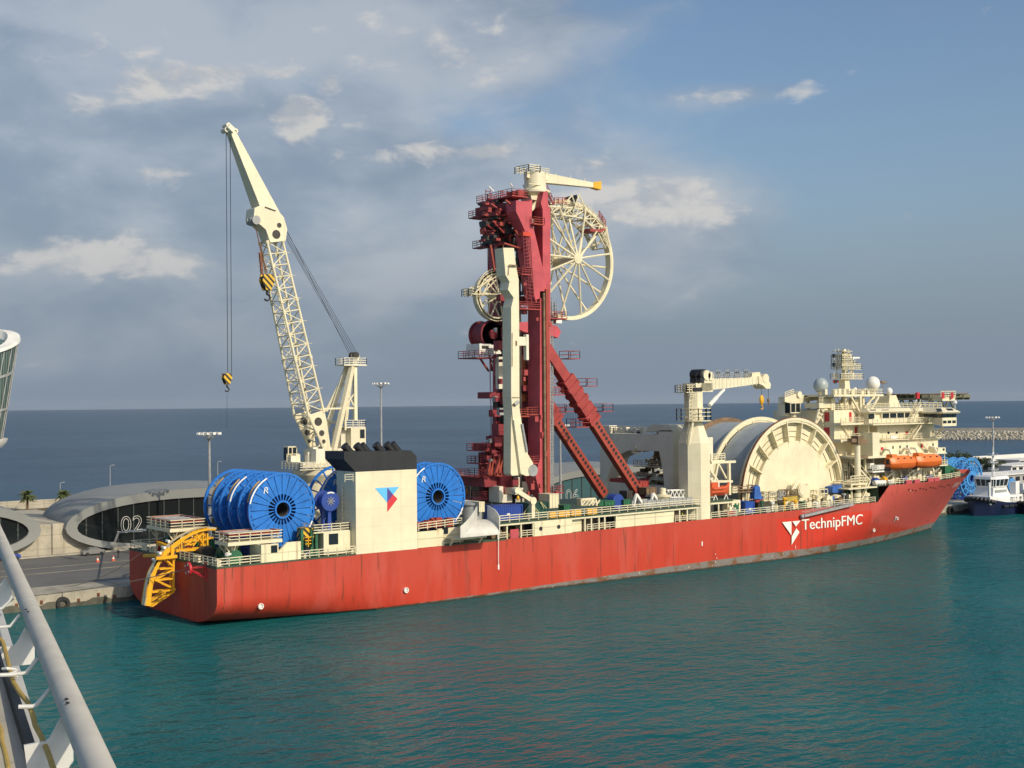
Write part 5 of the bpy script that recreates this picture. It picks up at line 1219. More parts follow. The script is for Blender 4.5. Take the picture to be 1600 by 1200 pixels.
# fore struts
def strut(dy):
    s0 = W(*c7(640,110), Y=YS); s1 = W(1008, 778, Y=YS); s0 = s0+V(0,dy,0); s1 = s1+V(0,dy,0)
    d = (s1-s0).normalized(); up = d.cross(V(0,1,0)).normalized()
    if up.z < 0: up = -up
    ln = (s1-s0).length; mb = MB(); hw = .92
    a = s0+d*(ln*.44)
    mb.bar(a, s1, 1.4, hw*2*.95, up=up)
    st_ = obj('tilt_strut', mb, ORED, tower, smooth=0)
    mb = MB(); L_ = (s1-a).length
    for i in range(21): c = a+d*(L_*(i+.6)/21.5)+up*.1; mb.cylY((c.x, c.y-.70, c.z), .34, -.02, .05, 14)
    obj('dark_hole_disc', mb, BLACK, st_)  # black discs carry the dark of holes not cut through the strut
    mb = MB(); mb.bar(s0-d*1, s0+d*(ln*.22), 1.6, 1.9, up=up); mb.bar(s0+d*(ln*.20), s0+d*(ln*.47), 2.0, 2.5, up=up)
    for i in range(7): c = s0+d*(ln*(.19+.045*i)); mb.bar(c-d*.35, c+d*.35, 2.4, 3.1 if i % 2 else 2.8, up=up)
    for i in range(5): c = s0+d*(ln*(.21+.06*i))+up*1.5; mb.bar(c, c+d*.8, 1.0, .7, up=up)
    obj('strut_sleeve', mb, RD2, st_, smooth=0)
    mb = MB()
    for u in (.10, .28, .45): c = s0+d*(ln*u)+up*2.2; mb.rail([c+V(0,-1.3,0), c+V(2.6,-1.3,0), c+V(2.6,1.3,0), c+V(0,1.3,0)], 1.3, 2.6, .04, True, 2); mb.box(c.x, c.x+2.6, c.y-1.4, c.y+1.4, c.z-.15, c.z)
    c = s0+d*(ln*.42)-up*2.6; mb.rail([c+V(-2,-1.3,-.5), c+V(1.2,-1.3,-.5), c+V(1.2,1.3,-.5), c+V(-2,1.3,-.5)], 1.4, 1.7, .045, True, 2); mb.box(c.x-2, c.x+1.2, c.y-1.4, c.y+1.4, c.z-.65, c.z-.5)
    obj('strut_platform', mb, RD2, st_, smooth=0)
strut(1.0); strut(1.0+10.6)
# aligner wheel
wcn = W(884.5, 406.5, Y=0); WR = (W(891, 315, Y=0).z-W(891, 498, Y=0).z)/2
mb = MB(); mb.ring((wcn.x, 0, wcn.z), WR-.45, WR, -.7, .7, n=72); mb.ring((wcn.x, 0, wcn.z), WR-.25, WR+.25, -.75, -.55, n=72); mb.ring((wcn.x, 0, wcn.z), WR-.25, WR+.25, .55, .75, n=72)
wh = obj('aligner_wheel', mb, CREAM, tower)
mb = MB()
for k in range(13):
    t = 2*PI*(k+.35)/13
    for y, yy, t2 in ((-3.3, -.6, t), (3.3, .6, t+PI/13)):
        mb.tube((wcn.x+.5*math.cos(t2), y, wcn.z+.5*math.sin(t2)), (wcn.x+(WR-.4)*math.cos(t2), yy, wcn.z+(WR-.4)*math.sin(t2)), .2, 6)
obj('spoke', mb, CREAM, wh); mb = MB(); mb.cylY((wcn.x, 0, wcn.z), .6, -3.5, 3.5, 16); mb.cylY((wcn.x, 0, wcn.z), .95, -3.45, -3.15, 16); mb.cylY((wcn.x, 0, wcn.z), .95, 3.15, 3.45, 16); obj('hub', mb, CREAM, wh)
# straightener truss over the wheel
mb = MB(); A = [c6(625,330), c6(700,335), c6(780,340), c6(860,350), c6(925,405), c6(990,462), c6(1010,585)]; B = [c6(640,375), c6(720,385), c6(790,395), c6(850,410), c6(890,450), c6(935,490), c6(985,590)]
for y0, y1 in ((-1.9, -1.9), (1.9, 1.9)):
    PA = [W(*p, Y=-1.9) for p in A]; PB = [W(*p, Y=-1.9) for p in B]
    PA = [V(p.x, y0, p.z) for p in PA]; PB = [V(p.x, y0, p.z) for p in PB]
    for i in range(6): mb.tube(PA[i], PA[i+1], .19, 6); mb.tube(PB[i], PB[i+1], .17, 6); mb.tube(PA[i], PB[i], .12, 5); mb.tube(PB[i], PA[i+1], .12, 5); m_ = PA[i].lerp(PA[i+1], .5); mb.tube(m_, PB[i], .1, 5); mb.tube(m_, PB[i+1], .1, 5)
for p, q in zip(A, B):
    for s_ in (p, q): w = W(*s_, Y=-1.9); mb.tube(w, (w.x, 1.9, w.z), .12, 5)
    w = W(*p, Y=-1.9); w2 = W(*q, Y=-1.9); mb.tube(w, (w2.x, 1.9, w2.z), .1, 5)
for i in range(6): w = W(*A[i], Y=-1.9); w2 = W(*A[i+1], Y=-1.9); mb.tube(w, (w2.x, 1.9, w2.z), .1, 5)
obj('straightener_truss', mb, CREAM, wh)
mb = MB()
for a, c, d, e in ((735,305,775,262),(775,262,800,330),(820,255,790,340),(820,255,860,345),(725,305,720,340),(820,255,850,330),(985,470,1012,588),(960,490,1005,588),(640,330,800,680),(860,350,820,680),(930,485,815,670),(700,340,800,660)):
    for y in (-2.4, 1.6): mb.tube(W(*c6(a, c), Y=-2.4)+V(0, y+2.4, 0), W(*c6(d, e), Y=-2.4)+V(0, y+2.4, 0), .16 if c > 320 else .13, 5)
mb.rail([W(*c6(680,335), Y=-2), W(*c6(850,345), Y=-2), W(*c6(985,460), Y=-2)], 1.1, 1.3, .045); obj('support_frame', mb, CREAM, wh)
mb = MB(); mb.pxY([c6(772,265), c6(806,256), c6(812,300), c6(795,335), c6(770,310)], -1, 2); obj('head_roller', mb, BLACK, wh, smooth=0)
mb = MB(); mb.pbox(*c6(890,472), *c6(960,488), -2.4, 3); mb.pxY([c6(960,475), c6(990,465), c6(985,478), c6(960,488)], -2.4, 3); mb.rail([W(*c6(665,320), Y=-2.4), W(*c6(740,320), Y=-2.4)], 1.3, 1, .06); mb.rail([W(*c6(945,400), Y=-2.4), W(*c6(985,460), Y=-2.4)], 1.3, 1, .05); obj('wheel_platform', mb, RD2, wh, smooth=0)
mb = MB(); mb.pbox(*c6(675,1030), *c6(712,1060), -4, 2); obj('wheel_rest', mb, WHITE, wh, smooth=0)
mb = MB()
for a in (640, 655, 672): mb.ladder(W(*c6(a, 930), Y=-6), W(*c6(a, 1020), Y=-6), .6, .07)
obj('service_ladder', mb, GREYM, wh, smooth=0)
# smaller wheel on the aft side
sc_ = W(773, 463, Y=1.5); SR = (W(773, 425, Y=1.5).z-W(773, 501, Y=1.5).z)/2
mb = MB(); mb.ring((sc_.x, 1.5, sc_.z), SR-.6, SR, -.75, .75, n=44); mb.ring((sc_.x, 1.5, sc_.z), SR-.3, SR+.15, -.75, -.6, n=44); sw_ = obj('deflector_wheel', mb, CREAM, tower)
mb = MB()
for k in range(9):
    t = 2*PI*k/9+.2
    for y in (-1.3, 1.3): mb.tube((sc_.x, 1.5+y, sc_.z), (sc_.x+(SR-.4)*math.cos(t), 1.5+y*.35, sc_.z+(SR-.4)*math.sin(t)), .15, 5)
mb.cylY((sc_.x, 1.5, sc_.z), .6, -1.5, 1.5, 12); obj('spoke', mb, CREAM, sw_)
mb = MB(); 
for a, c, d, e in ((160,880,320,880),(160,880,270,770),(270,770,320,880),(220,875,270,770),(180,840,300,770),(300,760,330,760),(210,880,300,790)): mb.tube(W(*c6(a, c), Y=0), W(*c6(d, e), Y=0), .12, 5); mb.tube(W(*c6(a, c), Y=0)+V(0,2.4,0), W(*c6(d, e), Y=0)+V(0,2.4,0), .1, 5)
for i in range(7): u = math.radians(95+i*15); mb.tube((sc_.x+SR*1.12*math.cos(u), 0.4, sc_.z+SR*1.12*math.sin(u)), (sc_.x+SR*1.12*math.cos(u+.26), .4, sc_.z+SR*1.12*math.sin(u+.26)), .08, 4); mb.tube((sc_.x+SR*1.12*math.cos(u), 0.4, sc_.z+SR*1.12*math.sin(u)), (sc_.x+SR*.9*math.cos(u), .4, sc_.z+SR*.9*math.sin(u)), .07, 4)
a = W(*c6(128,890), Y=0); b_ = W(*c6(165,890), Y=0); mb.rail([(a.x, 0, a.z), (b_.x, 0, a.z), (b_.x, 2, a.z), (a.x, 2, a.z)], 1.3, .7, .06, True); obj('wheel_basket', mb, CREAM, sw_)
# crane on top of the tower
pc_ = W(*c6(545,250), Y=-3.5); pt_ = W(*c6(540,110), Y=-3.5)
mb = MB(); mb.lathe((pc_.x, -3.5, pc_.z-1.2), [(1.2, 0), (2.3, 1.0), (2.75, 1.2), (2.75, 1.6), (2.2, 1.7), (1.95, 2.0), (1.95, pt_.z-pc_.z+.2), (1.9, pt_.z-pc_.z+.9)], 24); tcr = obj('tower_top_crane', mb, CREAM_CLEAN, tower)
mb = MB(); P = [c6(518,262), c6(580,262), c6(588,290), c6(528,360), c6(522,330), c6(555,292), c6(522,285)]; mb.pxY(P, -5.2, 3); obj('crane_pedestal', mb, CREAM, tcr, smooth=0)
b0_ = W(*c6(575,152), Y=-3.5); b1_ = W(*c6(897,198), Y=-3.5); b2_ = W(*c6(943,203), Y=-3.5)
mb = MB(); mb.loft([[b0_+V(0,-.8,-.9), b0_+V(0,.8,-.9), b0_+V(0,.8,.9), b0_+V(0,-.8,.9)], [b1_+V(0,-.5,-.45), b1_+V(0,.5,-.45), b1_+V(0,.5,.45), b1_+V(0,-.5,.45)]])
for a, c in ((675,140),(765,155),(853,172)): p = W(*c6(a, c), Y=-3.5); mb.bar(p, p+V(0,0,-2.2+1.2), .1); mb.bar(p-V(0,0,-.6), p-V(0,0,.6), .08)
obj('crane_boom', mb, CREAM_CLEAN, tcr, smooth=0)
mb = MB(); mb.loft([[b1_+V(0,-.55,-.5), b1_+V(0,.55,-.5), b1_+V(0,.55,.5), b1_+V(0,-.55,.5)], [b2_+V(0,-.7,-.75), b2_+V(0,.7,-.75), b2_+V(0,.7,.85), b2_+V(0,-.7,.85)]]); obj('boom_tip', mb, YELLOW, tcr, smooth=0)
mb = MB(); mb.pbox(*c6(574,120), *c6(625,165), -4.4, 1.8); p0 = W(*c6(505,108), Y=-5.5); p1 = W(*c6(575,108), Y=-5.5); p2 = W(*c6(630,130), Y=-5.2); mb.rail([(p0.x, -5.5, p0.z), (p1.x, -5.5, p0.z), (p1.x, -1.5, p0.z), (p0.x, -1.5, p0.z)], 1.2, 1.2, .06, True); mb.rail([(p1.x+.5, -5.2, p2.z), (p2.x, -5.2, p2.z)], 1.0, 1.2, .05); mb.pbox(*c6(495,110), *c6(512,150), -4.5, 1); mb.pbox(*c6(505,190), *c6(580,194), -5.5, .3); obj('crane_top', mb, CREAM, tcr, smooth=0)
mb = MB(); p = W(*c6(592,192), Y=-3.8); mb.ball(p, .45, 10, 6, (1, .6, 1.2)); mb.tube(p, p+V(0,0,1), .05, 4); obj('hook', mb, YELLOW, tcr)
mb = MB(); 
for a, c, d, e in ((255,205,285,235),(390,185,405,210),(470,195,478,215)): mb.bar(W(*c6(a, c), Y=0), W(*c6(d, e), Y=0), .18)
obj('aerial', mb, WHITE, tower, smooth=0)
# ================================================================== portal frame over the pipe ramp
c8 = lambda a, c: (900+a/4, 540+c/4)
SYP = -8.5; XP = W(*c8(605,700), Y=SYP).x
def pX(pts, x, dx): mbx = [W(*c8(*p), X=x) for p in pts]; return mbx
mb = MB()
mb.ext(pX([(150,650),(150,940),(185,945),(190,850),(235,700),(325,655),(520,660),(545,800),(555,940),(608,945),(608,530),(515,530),(515,555),(150,550)], XP, 0), (4.2, 0, 0))
por = obj('ramp_portal', mb, GREYC, ship, smooth=0)
mb = MB(); mb.ext(pX([(186,850),(186,945),(545,945),(545,885),(520,880)], XP+.3, 0), (3.0, 0, 0)); mb.box(XP+4.2, XP+12, SYP+1, SYP+2.5, zd(100), W(*c8(680,580), Y=SYP).z); obj('portal_base', mb, GREYC, por, smooth=0)
mb = MB(); pl = [W(*c8(*p), Y=SYP-.02) for p in ((608,530),(652,535),(655,690),(650,930),(605,940))]; mb.ext(pl, (0, .6, 0)); mb.pxY([c8(655,560), c8(700,590), c8(705,930), c8(650,930)], SYP+.6, 4); obj('portal_flank', mb, CREAM, por, smooth=0)
mb = MB(); mb.pxY([c8(617,597), c8(624,597), c8(627,655), c8(619,655)], SYP-.05, .05); mb.pxY([c8(633,597), c8(640,597), c8(643,655), c8(635,655)], SYP-.05, .05); obj('slot', mb, BROWN, por, smooth=0)
mb = MB(); zpt = W(*c8(400,550), X=XP).z; yl = W(*c8(150,550), X=XP).y; mb.rail([(XP+.2, yl, zpt), (XP+.2, SYP+3, zpt)], 1.3, 1.5, .06); mb.rail([(XP+4, yl, zpt), (XP+4, SYP+3, zpt)], 1.3, 1.5, .06)
p = W(*c8(205,515), X=XP+1); mb.box(p.x-1, p.x+1, p.y-1.3, p.y+1.3, zpt, zpt+1.5); rnd = random.Random(2)
for i in range(14): y = rnd.uniform(SYP+4, yl-2); mb.box(XP+1, XP+2, y-.5, y+.5, zpt, zpt+rnd.uniform(.3, 1.2))
w = W(*c8(540,500), Y=SYP); mb.prX([(SYP, zpt+.5), (SYP+7, zpt+.5), (SYP+6, zpt+1.8), (SYP+1, zpt+1.8)], XP, XP+4.2); obj('portal_top', mb, GREYC, por, smooth=0)
mb = MB(); mb.bar(W(*c8(350,665), X=XP-.5), W(*c8(375,635), X=XP-.5), .35); mb.bar(W(*c8(350,665), X=XP-.5), W(*c8(390,675), X=XP-.5), .35); obj('davit_arm', mb, CREAM, por, smooth=0)
mb = MB(); rnd = random.Random(21)
for i in range(60): x = XP+5+rnd.uniform(0, 9); y = rnd.uniform(SYP+4, yl-5); z = zd(100)+rnd.uniform(2.5, 13); a, b_, c = rnd.uniform(.3, 1.6), rnd.uniform(.3, 1.4), rnd.uniform(.15, .9); mb.box(x-a, x+a, y-b_, y+b_, z-c, z+c)
for i in range(22): x = XP+5+rnd.uniform(0, 8); y = rnd.uniform(SYP+4, yl-5); z = zd(100)+rnd.uniform(2, 12); mb.tube((x, y, z), (x+rnd.uniform(-4, 4), y+rnd.uniform(-1, 1), z+rnd.uniform(-2, 4)), rnd.uniform(.12, .35), 7)
obj('pipe_tensioner', mb, BROWN, ship, smooth=0)
mb = MB(); rnd = random.Random(22)
for z in (3.5, 6.5, 9): mb.rail([(XP+4.5, SYP+4, zd(100)+z), (XP+4.5, yl-5, zd(100)+z)], 1.1, 1.2, .06); mb.box(XP+4.3, XP+9, SYP+4, yl-5, zd(100)+z-.2, zd(100)+z)
for k in range(4): mb.tube((XP+6, yl-6-k*2.6, zd(100)+4+k), (XP+16, yl-6-k*2.6, zd(100)+10+k), .35, 8)
obj('pipe_ramp', mb, CREAM, ship, smooth=0)
mb = MB()
for a, c in ((240, 855), (275, 850), (300, 862), (400, 862), (430, 855)): p = W(*c8(a, c), X=XP+1.2); mb.box(p.x-.5, p.x+.5, p.y-.8, p.y+.8, p.z-.8, p.z+.8)
obj('red_machinery', mb, RD2, ship, smooth=0)
# ================================================================== knuckle-boom crane on its column
YK = -15.6
kx0 = W(*c8(782,900), Y=YK).x; kx1 = W(*c8(838,900), Y=YK).x; kxm = (kx0+kx1)/2; KR = (kx1-kx0)/2/math.sin(PI/8); kym = YK+KR*math.cos(PI/8)
zsh = W(*c8(780,610), Y=YK).z; zfl = W(*c8(780,480), Y=YK).z
kr = (W(*c8(830,430), Y=YK+3).x-W(*c8(705,430), Y=YK+3).x)/2*.62
oc = lambda r, z: [(kxm+r*math.cos(PI+PI/8+i*PI/4), kym+r*math.sin(PI+PI/8+i*PI/4), z) for i in range(8)]
mb = MB(); mb.loft([oc(KR, zd(100)-.1), oc(KR, zsh), oc(kr*1.06, zfl)]); kcol = obj('knuckle_crane', mb, CREAM_CLEAN, ship, smooth=0)
z1 = W(*c8(765,465), Y=kym).z; z2 = W(*c8(765,290), Y=kym).z
mb = MB(); mb.lathe((kxm, kym, 0), [(kr, zfl), (kr*1.02, z1), (kr*1.1, z1+.1), (kr*1.1, z1+.5), (kr*.96, z1+.6), (kr*.96, W(*c8(765,400), Y=kym).z), (kr*1.1, W(*c8(765,395), Y=kym).z), (kr*1.1, W(*c8(765,385), Y=kym).z)], 28); obj('column_top', mb, CREAM_CLEAN, kcol)
mb = MB(); zk = W(*c8(765,388), Y=kym).z; mb.loft([oc(kr*1.12, zk), oc(kr*1.12, z2)]); mb.box(kxm-1, kxm+3.6, kym-1.6, kym+1.6, z2, W(*c8(790,235), Y=kym).z); obj('slew_house', mb, CREAM_CLEAN, kcol, smooth=0)
mb = MB(); zr = W(*c8(765,465), Y=kym).z; rp = kr+1.6
mb.lathe((kxm, kym, zr-.2), [(kr, 0), (rp, 0), (rp, .15), (kr, .15)], 16); mb.rail([(kxm+rp*math.cos(2*PI*i/12), kym+rp*math.sin(2*PI*i/12), zr) for i in range(12)], 2.2, 1.5, .07, True)
a = W(*c8(690,280), Y=kym); mb.rail([(kxm-kr-1.6, kym-1.5, z2), (kxm-kr+.5, kym-1.5, z2), (kxm-kr+.5, kym+1.5, z2), (kxm-kr-1.6, kym+1.5, z2)], 1.3, .8, .07, True); mb.box(kxm-kr-1.7, kxm-kr+.6, kym-1.6, kym+1.6, z2-.15, z2)
mb.stairs((kxm-kr-1.6, kym-2, zr-4.5), (kxm-kr-.4, kym-2, zr), .8); mb.ladder((kxm-kr-1.2, kym-2, zr), (kxm-kr-1.2, kym-2, z2), .7, .06); mb.rail([(kxm-kr-1.6, kym-2.4, zr+4), (kxm-kr-.4, kym-2.4, zr+4)], 1.2, .6, .07); obj('crane_gallery', mb, CREAM, kcol, smooth=0)
yb = kym-1.0
mb = MB(); P = [c8(*p) for p in ((770,280),(800,200),(820,198),(850,205),(1055,200),(1150,188),(1160,235),(1060,250),(930,268),(860,275),(825,285))]; mb.pxY(P, yb-.6, 2.4); kbm = obj('knuckle_boom', mb, CREAM_CLEAN, kcol, smooth=0)
mb = MB(); mb.pxY([c8(*p) for p in ((1140,190),(1165,195),(1200,210),(1218,240),(1215,268),(1190,270),(1170,250),(1145,238))], yb-.8, 2.8); p = W(*c8(1188,205), Y=yb-.9); mb.cylY((p.x, p.y, p.z), .9, 0, 3, 18); mb.pxY([c8(*p) for p in ((1100,170),(1150,165),(1155,195),(1100,195))], yb-.4, 2); obj('boom_tip', mb, CREAM, kbm, smooth=0)
mb = MB()
for a, c, r in ((820,185,.95),(845,190,.8)): p = W(*c8(a, c), Y=yb-.8); mb.cylY((p.x, p.y, p.z), r, 0, 2.8, 18)
obj('boom_pivot', mb, CREAM_CLEAN, kbm)
mb = MB(); p = W(*c8(790,180), Y=yb); mb.cylY((p.x, p.y, p.z), 1.0, -.4, 2.4, 18); mb.pbox(*c8(775,202), *c8(802,232), yb-.7, 2.6); mb.path([W(*c8(a, c), Y=yb-.7) for a, c in ((765,165),(748,185),(750,215),(770,235))], .09, 5); mb.pbox(*c8(735,262), *c8(790,285), yb-.8, 2); obj('crane_winch', mb, BLACK, kbm, smooth=0)
mb = MB()
for y in (-.4, 1.6): mb.tube(W(*c8(835,372), Y=yb+y), W(*c8(880,322), Y=yb+y), .42, 10); mb.tube(W(*c8(880,322), Y=yb+y), W(*c8(925,275), Y=yb+y), .3, 10)
obj('luffing_ram', mb, WHITE, kbm)
mb = MB(); p0 = W(*c8(855,205), Y=yb-.8); p1 = W(*c8(1090,198), Y=yb-.8); mb.rail([p0, p1], 1.0, 1.6, .06)
for i in range(4): q = p0.lerp(p1, (i+.3)/4); mb.rail([q, q+V(1.2,0,0)], 1.5, .6, .06)
obj('boom_railing', mb, GREYM, kbm, smooth=0)
mb = MB()
for i in range(14): u = i/13; a = W(*c8(850+300*u,208-8*u), Y=yb-.62); b_ = W(*c8(850+300*u,268-18*u), Y=yb-.62); mb.bar(a, b_, .09)
obj('boom_stiffener', mb, GREYC, kbm, smooth=0)
mb = MB(); p = W(*c8(1157,262), Y=yb); q = W(*c8(1160,310), Y=yb); mb.tube(p, q, .06, 4); r_ = W(*c8(1202,270), Y=yb); s_ = W(*c8(1202,330), Y=yb); mb.tube(r_, s_, .06, 4); obj('hoist_cable', mb, CABLE, kcol)
t = thing('hook_block', q, 'small yellow hook block hanging from the cream column crane', 'hook block')
mb = MB(); mb.ball((q.x, q.y, q.z-.9), .75, 12, 8, (.75, .5, 1.3)); obj('block_body', mb, YELLOW, t); mb = MB(); c_ = (q.x, q.y, q.z-2.3); mb.tube((q.x, q.y, q.z-1.7), (q.x, q.y, q.z-2.1), .12, 6); mb.path([(c_[0]+.32*math.cos(u), c_[1], c_[2]-.1+.32*math.sin(u)) for u in [PI/2-i*.42 for i in range(11)]], .1, 6); obj('hook', mb, YELLOW, t)
t = thing('hook_block', s_, 'tiny dark hook hanging at the very tip of the column crane', 'hook block'); mb = MB(); mb.ball((s_.x, s_.y, s_.z-.4), .4, 8, 6, (.7, .6, 1.2)); obj('block_body', mb, BROWN, t)
mb = MB(); mb.path([(s_.x+.22*math.cos(u), s_.y, s_.z-1.2+.22*math.sin(u)) for u in [PI/2-i*.42 for i in range(11)]], .07, 6); obj('hook', mb, BROWN, t)

# ================================================================== big pipe storage reels
c9 = lambda a, c: (1090+a/6.154, 640+c/6.154)
YR = -10.0; rt = W(1237, 651.5, Y=YR); rl = W(1157.5, 770, Y=YR); rr_ = W(1320, 758, Y=YR); RX = (rl.x+rr_.x)/2; RR_ = 0.5*(rr_.x-rl.x); RZ = rt.z-RR_
def big_reel(y, w, R, rim=RUST, back=True):
    c = (RX, y, RZ); mb = MB(); mb.cylY(c, R*.70, -.0, .35, 64); mb.ring(c, R*.66, R*.94, 1.0, 1.38, n=96); mb.ring(c, R*.955, R-.14, -.25, .10, n=96); mb.ring(c, R*.93, R*.955, -.1, 1.38, n=96)
    mb.ring(c, R*.67, R*.692, .1, 1.4, n=96)
    r = obj('pipe_reel', mb, CREAM, ship)
    mb = MB(); mb.ring(c, R-.15, R, -.28, .10, n=96); obj('rim_edge', mb, rim, r)
    mb = MB()
    for k in range(20):
        t = 2*PI*(k+.5)/20; d = V(math.cos(t), 0, math.sin(t)); n_ = V(-d.z, 0, d.x)*.13; a = V(*c)+d*R*.665; b_ = V(*c)+d*(R*.957)
        y0 = V(0,-.25,0); mb.loft([[a-n_+V(0,-.02,0), a+n_+V(0,-.02,0), a+n_+V(0,1.05,0), a-n_+V(0,1.05,0)], [a+d*.9-n_+y0, a+d*.9+n_+y0, a+d*.9+n_+V(0,1.05,0), a+d*.9-n_+V(0,1.05,0)], [b_-n_+y0, b_+n_+y0, b_+n_+V(0,1.05,0), b_-n_+V(0,1.05,0)]])
    obj('flange_rib', mb, CREAM_RUST, r, smooth=0)
    mb = MB()
    for k in range(20):
        t0 = 2*PI*(k+.5)/20+.03; t1 = t0+2*PI/20-.06
        for q in (.75, .82, .89): mb.ring(c, R*q-.05, R*q+.05, 0.9, 1.01, t0, t1, 4)
    obj('flange_stringer', mb, BROWN, r, smooth=0)
    mb = MB(); mb.ring(c, R*.90, R*.928, 1.42, w, n=96); obj('wound_pipe', mb, DRUMG, r)
    if back: mb = MB(); mb.ring(c, R*.5, R*.99, w, w+.4, n=96); obj('back_flange', mb, BROWN, r)
    return r
r1 = big_reel(YR, 8.6, RR_, back=False); r2 = big_reel(YR+9.0, 9.4, RR_*1.0, CREAM)
mb = MB(); p = W(1254.5, 766, Y=-12.2); mb.cylY((p.x, -12.2, p.z), 1.35, 0, 2.4, 28); mb.cylY((p.x, -12.2, p.z), 1.1, -.15, 0, 28); mb.prY([(p.x-1.5, zd(135)), (p.x+5.5, zd(135)), (p.x+2, p.z+1.2), (p.x+.5, p.z)], -11.9, -10.6); mb.tube((p.x-3.2, -12, p.z), (p.x-1.5, -12, p.z+2.2), .2, 6); mb.tube((p.x-2.6, -12, p.z), (p.x-.9, -12, p.z+2.2), .2, 6); obj('reel_bearing', mb, CREAM, r1)
mb = MB(); rnd = random.Random(17)
for i in range(40): t = rnd.uniform(0, PI); q = rnd.uniform(.1, .66)*RR_; s_ = rnd.uniform(.06, .16); x = RX+q*math.cos(t); z = RZ+q*math.sin(t); mb.box(x-s_, x+s_, YR-.012, YR+.01, z-s_*.6, z+s_*.6)
obj('scuff_mark', mb, paint('scuff_ochre', (.62,.50,.26), .7, .3, 1), r1, smooth=0)
# white guide frame between reels and column crane
mb = MB()
for a, c, d, e, w in ((128,510,360,500,.45),(195,510,160,690,.4),(195,510,275,660,.3),(300,510,305,820,.5),(125,590,190,680,.35),(125,690,330,690,.45),(175,690,125,740,.35)): mb.bar(W(*c9(a, c), Y=-12), W(*c9(d, e), Y=-12), w)
p = W(*c9(128,490), Y=-12); q = W(*c9(262,480), Y=-12); mb.rail([p, q], 1.2, 1.0, .07); mb.box(p.x, q.x, -12, -9.5, p.z-.2, p.z); obj('spooling_frame', mb, CREAM, ship, smooth=0)
# ================================================================== containers and other loose items
def container(x0, x1, y0, y1, z0, z1, mat, label, mark=True, n=14, grp=None):
    t = thing('shipping_container', ((x0+x1)/2, (y0+y1)/2, z0), label, 'container', grp)
    mb = MB(); pts = []; 
    for i in range(n):
        a = x0+.15+(x1-x0-.3)*i/n; s_ = (x1-x0-.3)/n; pts += [(a, y0+.06), (a+s_*.25, y0+.06), (a+s_*.4, y0), (a+s_*.85, y0)]
    pts += [(x1-.15, y0+.06), (x1-.15, y1-.03), (x0+.15, y1-.03)]; mb.prZ(pts, z0+.12, z1-.1); mb.box(x0+.1, x1-.1, y0+.1, y1-.1, z1-.12, z1-.03); obj('corrugated_wall', mb, mat, t, smooth=0)
    mb = MB()
    for x in (x0, x1):
        for y in (y0, y1): mb.box(x-.09, x+.09, y-.09, y+.09, z0, z1)
    for z in (z0+.08, z1-.08):
        for y in (y0, y1): mb.box(x0, x1, y-.07, y+.07, z-.08, z+.08)
        for x in (x0, x1): mb.box(x-.07, x+.07, y0, y1, z-.08, z+.08)
    obj('corner_frame', mb, mat, t, smooth=0)
    mb = MB()
    for k in range(2): y = y0+(y1-y0)*(k*.5)+.08; mb.box(x0-.05, x0-.01, y, y+(y1-y0)*.5-.14, z0+.2, z1-.2); mb.bar((x0-.09, y+.5, z0+.2), (x0-.09, y+.5, z1-.2), .06)
    obj('container_door', mb, mat, t, smooth=0)
    if mark: mb = MB(); xm = x0+(x1-x0)*.52; zm = (z0+z1)/2-.2; mb.box(xm-.3, xm+.3, y0-.03, y0-.015, zm-.25, zm+.1); obj('container_label', mb, WHITE, t, smooth=0)
    return t
K = lambda a, c: (640+a*.15, 770+c*.15)
xa = W(*K(872,180), Y=-13).x; xb = W(*K(1172,180), Y=-13).x; za = W(*K(880,140), Y=-13).z
container(xa, xb, -13, -10.6, zu((xa+xb)/2), za, DBLUE, 'long dark blue container on the upper deck before the tower')
xa = W(*K(1205,150), Y=-11).x; xb = W(*K(1440,150), Y=-11).x; za = W(*K(1300,100), Y=-11).z
container(xa, xb, -11, -8.6, zu(xa), za, paint('container_green', (.012,.07,.055), .5, .2, .5), 'dark green open container under tie straps beside the blue one', False)
mb = MB(); z_ = za+.05
for a, c, d, e in ((1265,105,1190,215),(1265,105,1330,215),(1270,115,1350,205),(1365,95,1430,165),(1360,95,1400,165)): mb.tube(W(*K(a, c), Y=-11.2), W(*K(d, e), Y=-11.4), .07, 5)
tag(obj('tie_strap', mb, paint('strap_yellow', (.55,.52,.25), .7, .1, 2)), 'pale yellow tie straps stretched over the dark green container', 'straps')
xa = W(*c9(462,930), Y=-14).x; xb = W(*c9(542,930), Y=-14).x
container(xa, xb, -14, -11.6, zd(115)-.04, W(*c9(500,885), Y=-14).z, paint('container_royal_blue', (.02,.09,.42), .5, .15, .5), 'royal blue container with white label between column crane and pipe reel', True, 6)
mb = MB(); mb.pbox(*c9(335,870), *c9(412,985), -13.2, 3); mb.pbox(*c9(128,870), *c9(340,905), -14.6, 4.5); obj('deckhouse', mb, CREAM, ship, smooth=0)
mb = MB(); mb.pbox(*c9(128,868), *c9(345,884), -14.8, 5); obj('deckhouse_roof', mb, DECKG, ship, smooth=0)
mb = MB()
for a in (200, 290, 330): p = W(*c9(a, 900), Y=-14.4); mb.box(p.x-.12, p.x+.12, -14.5, -14.3, zd(110), p.z)
obj('deckhouse_post', mb, CREAM, ship, smooth=0)
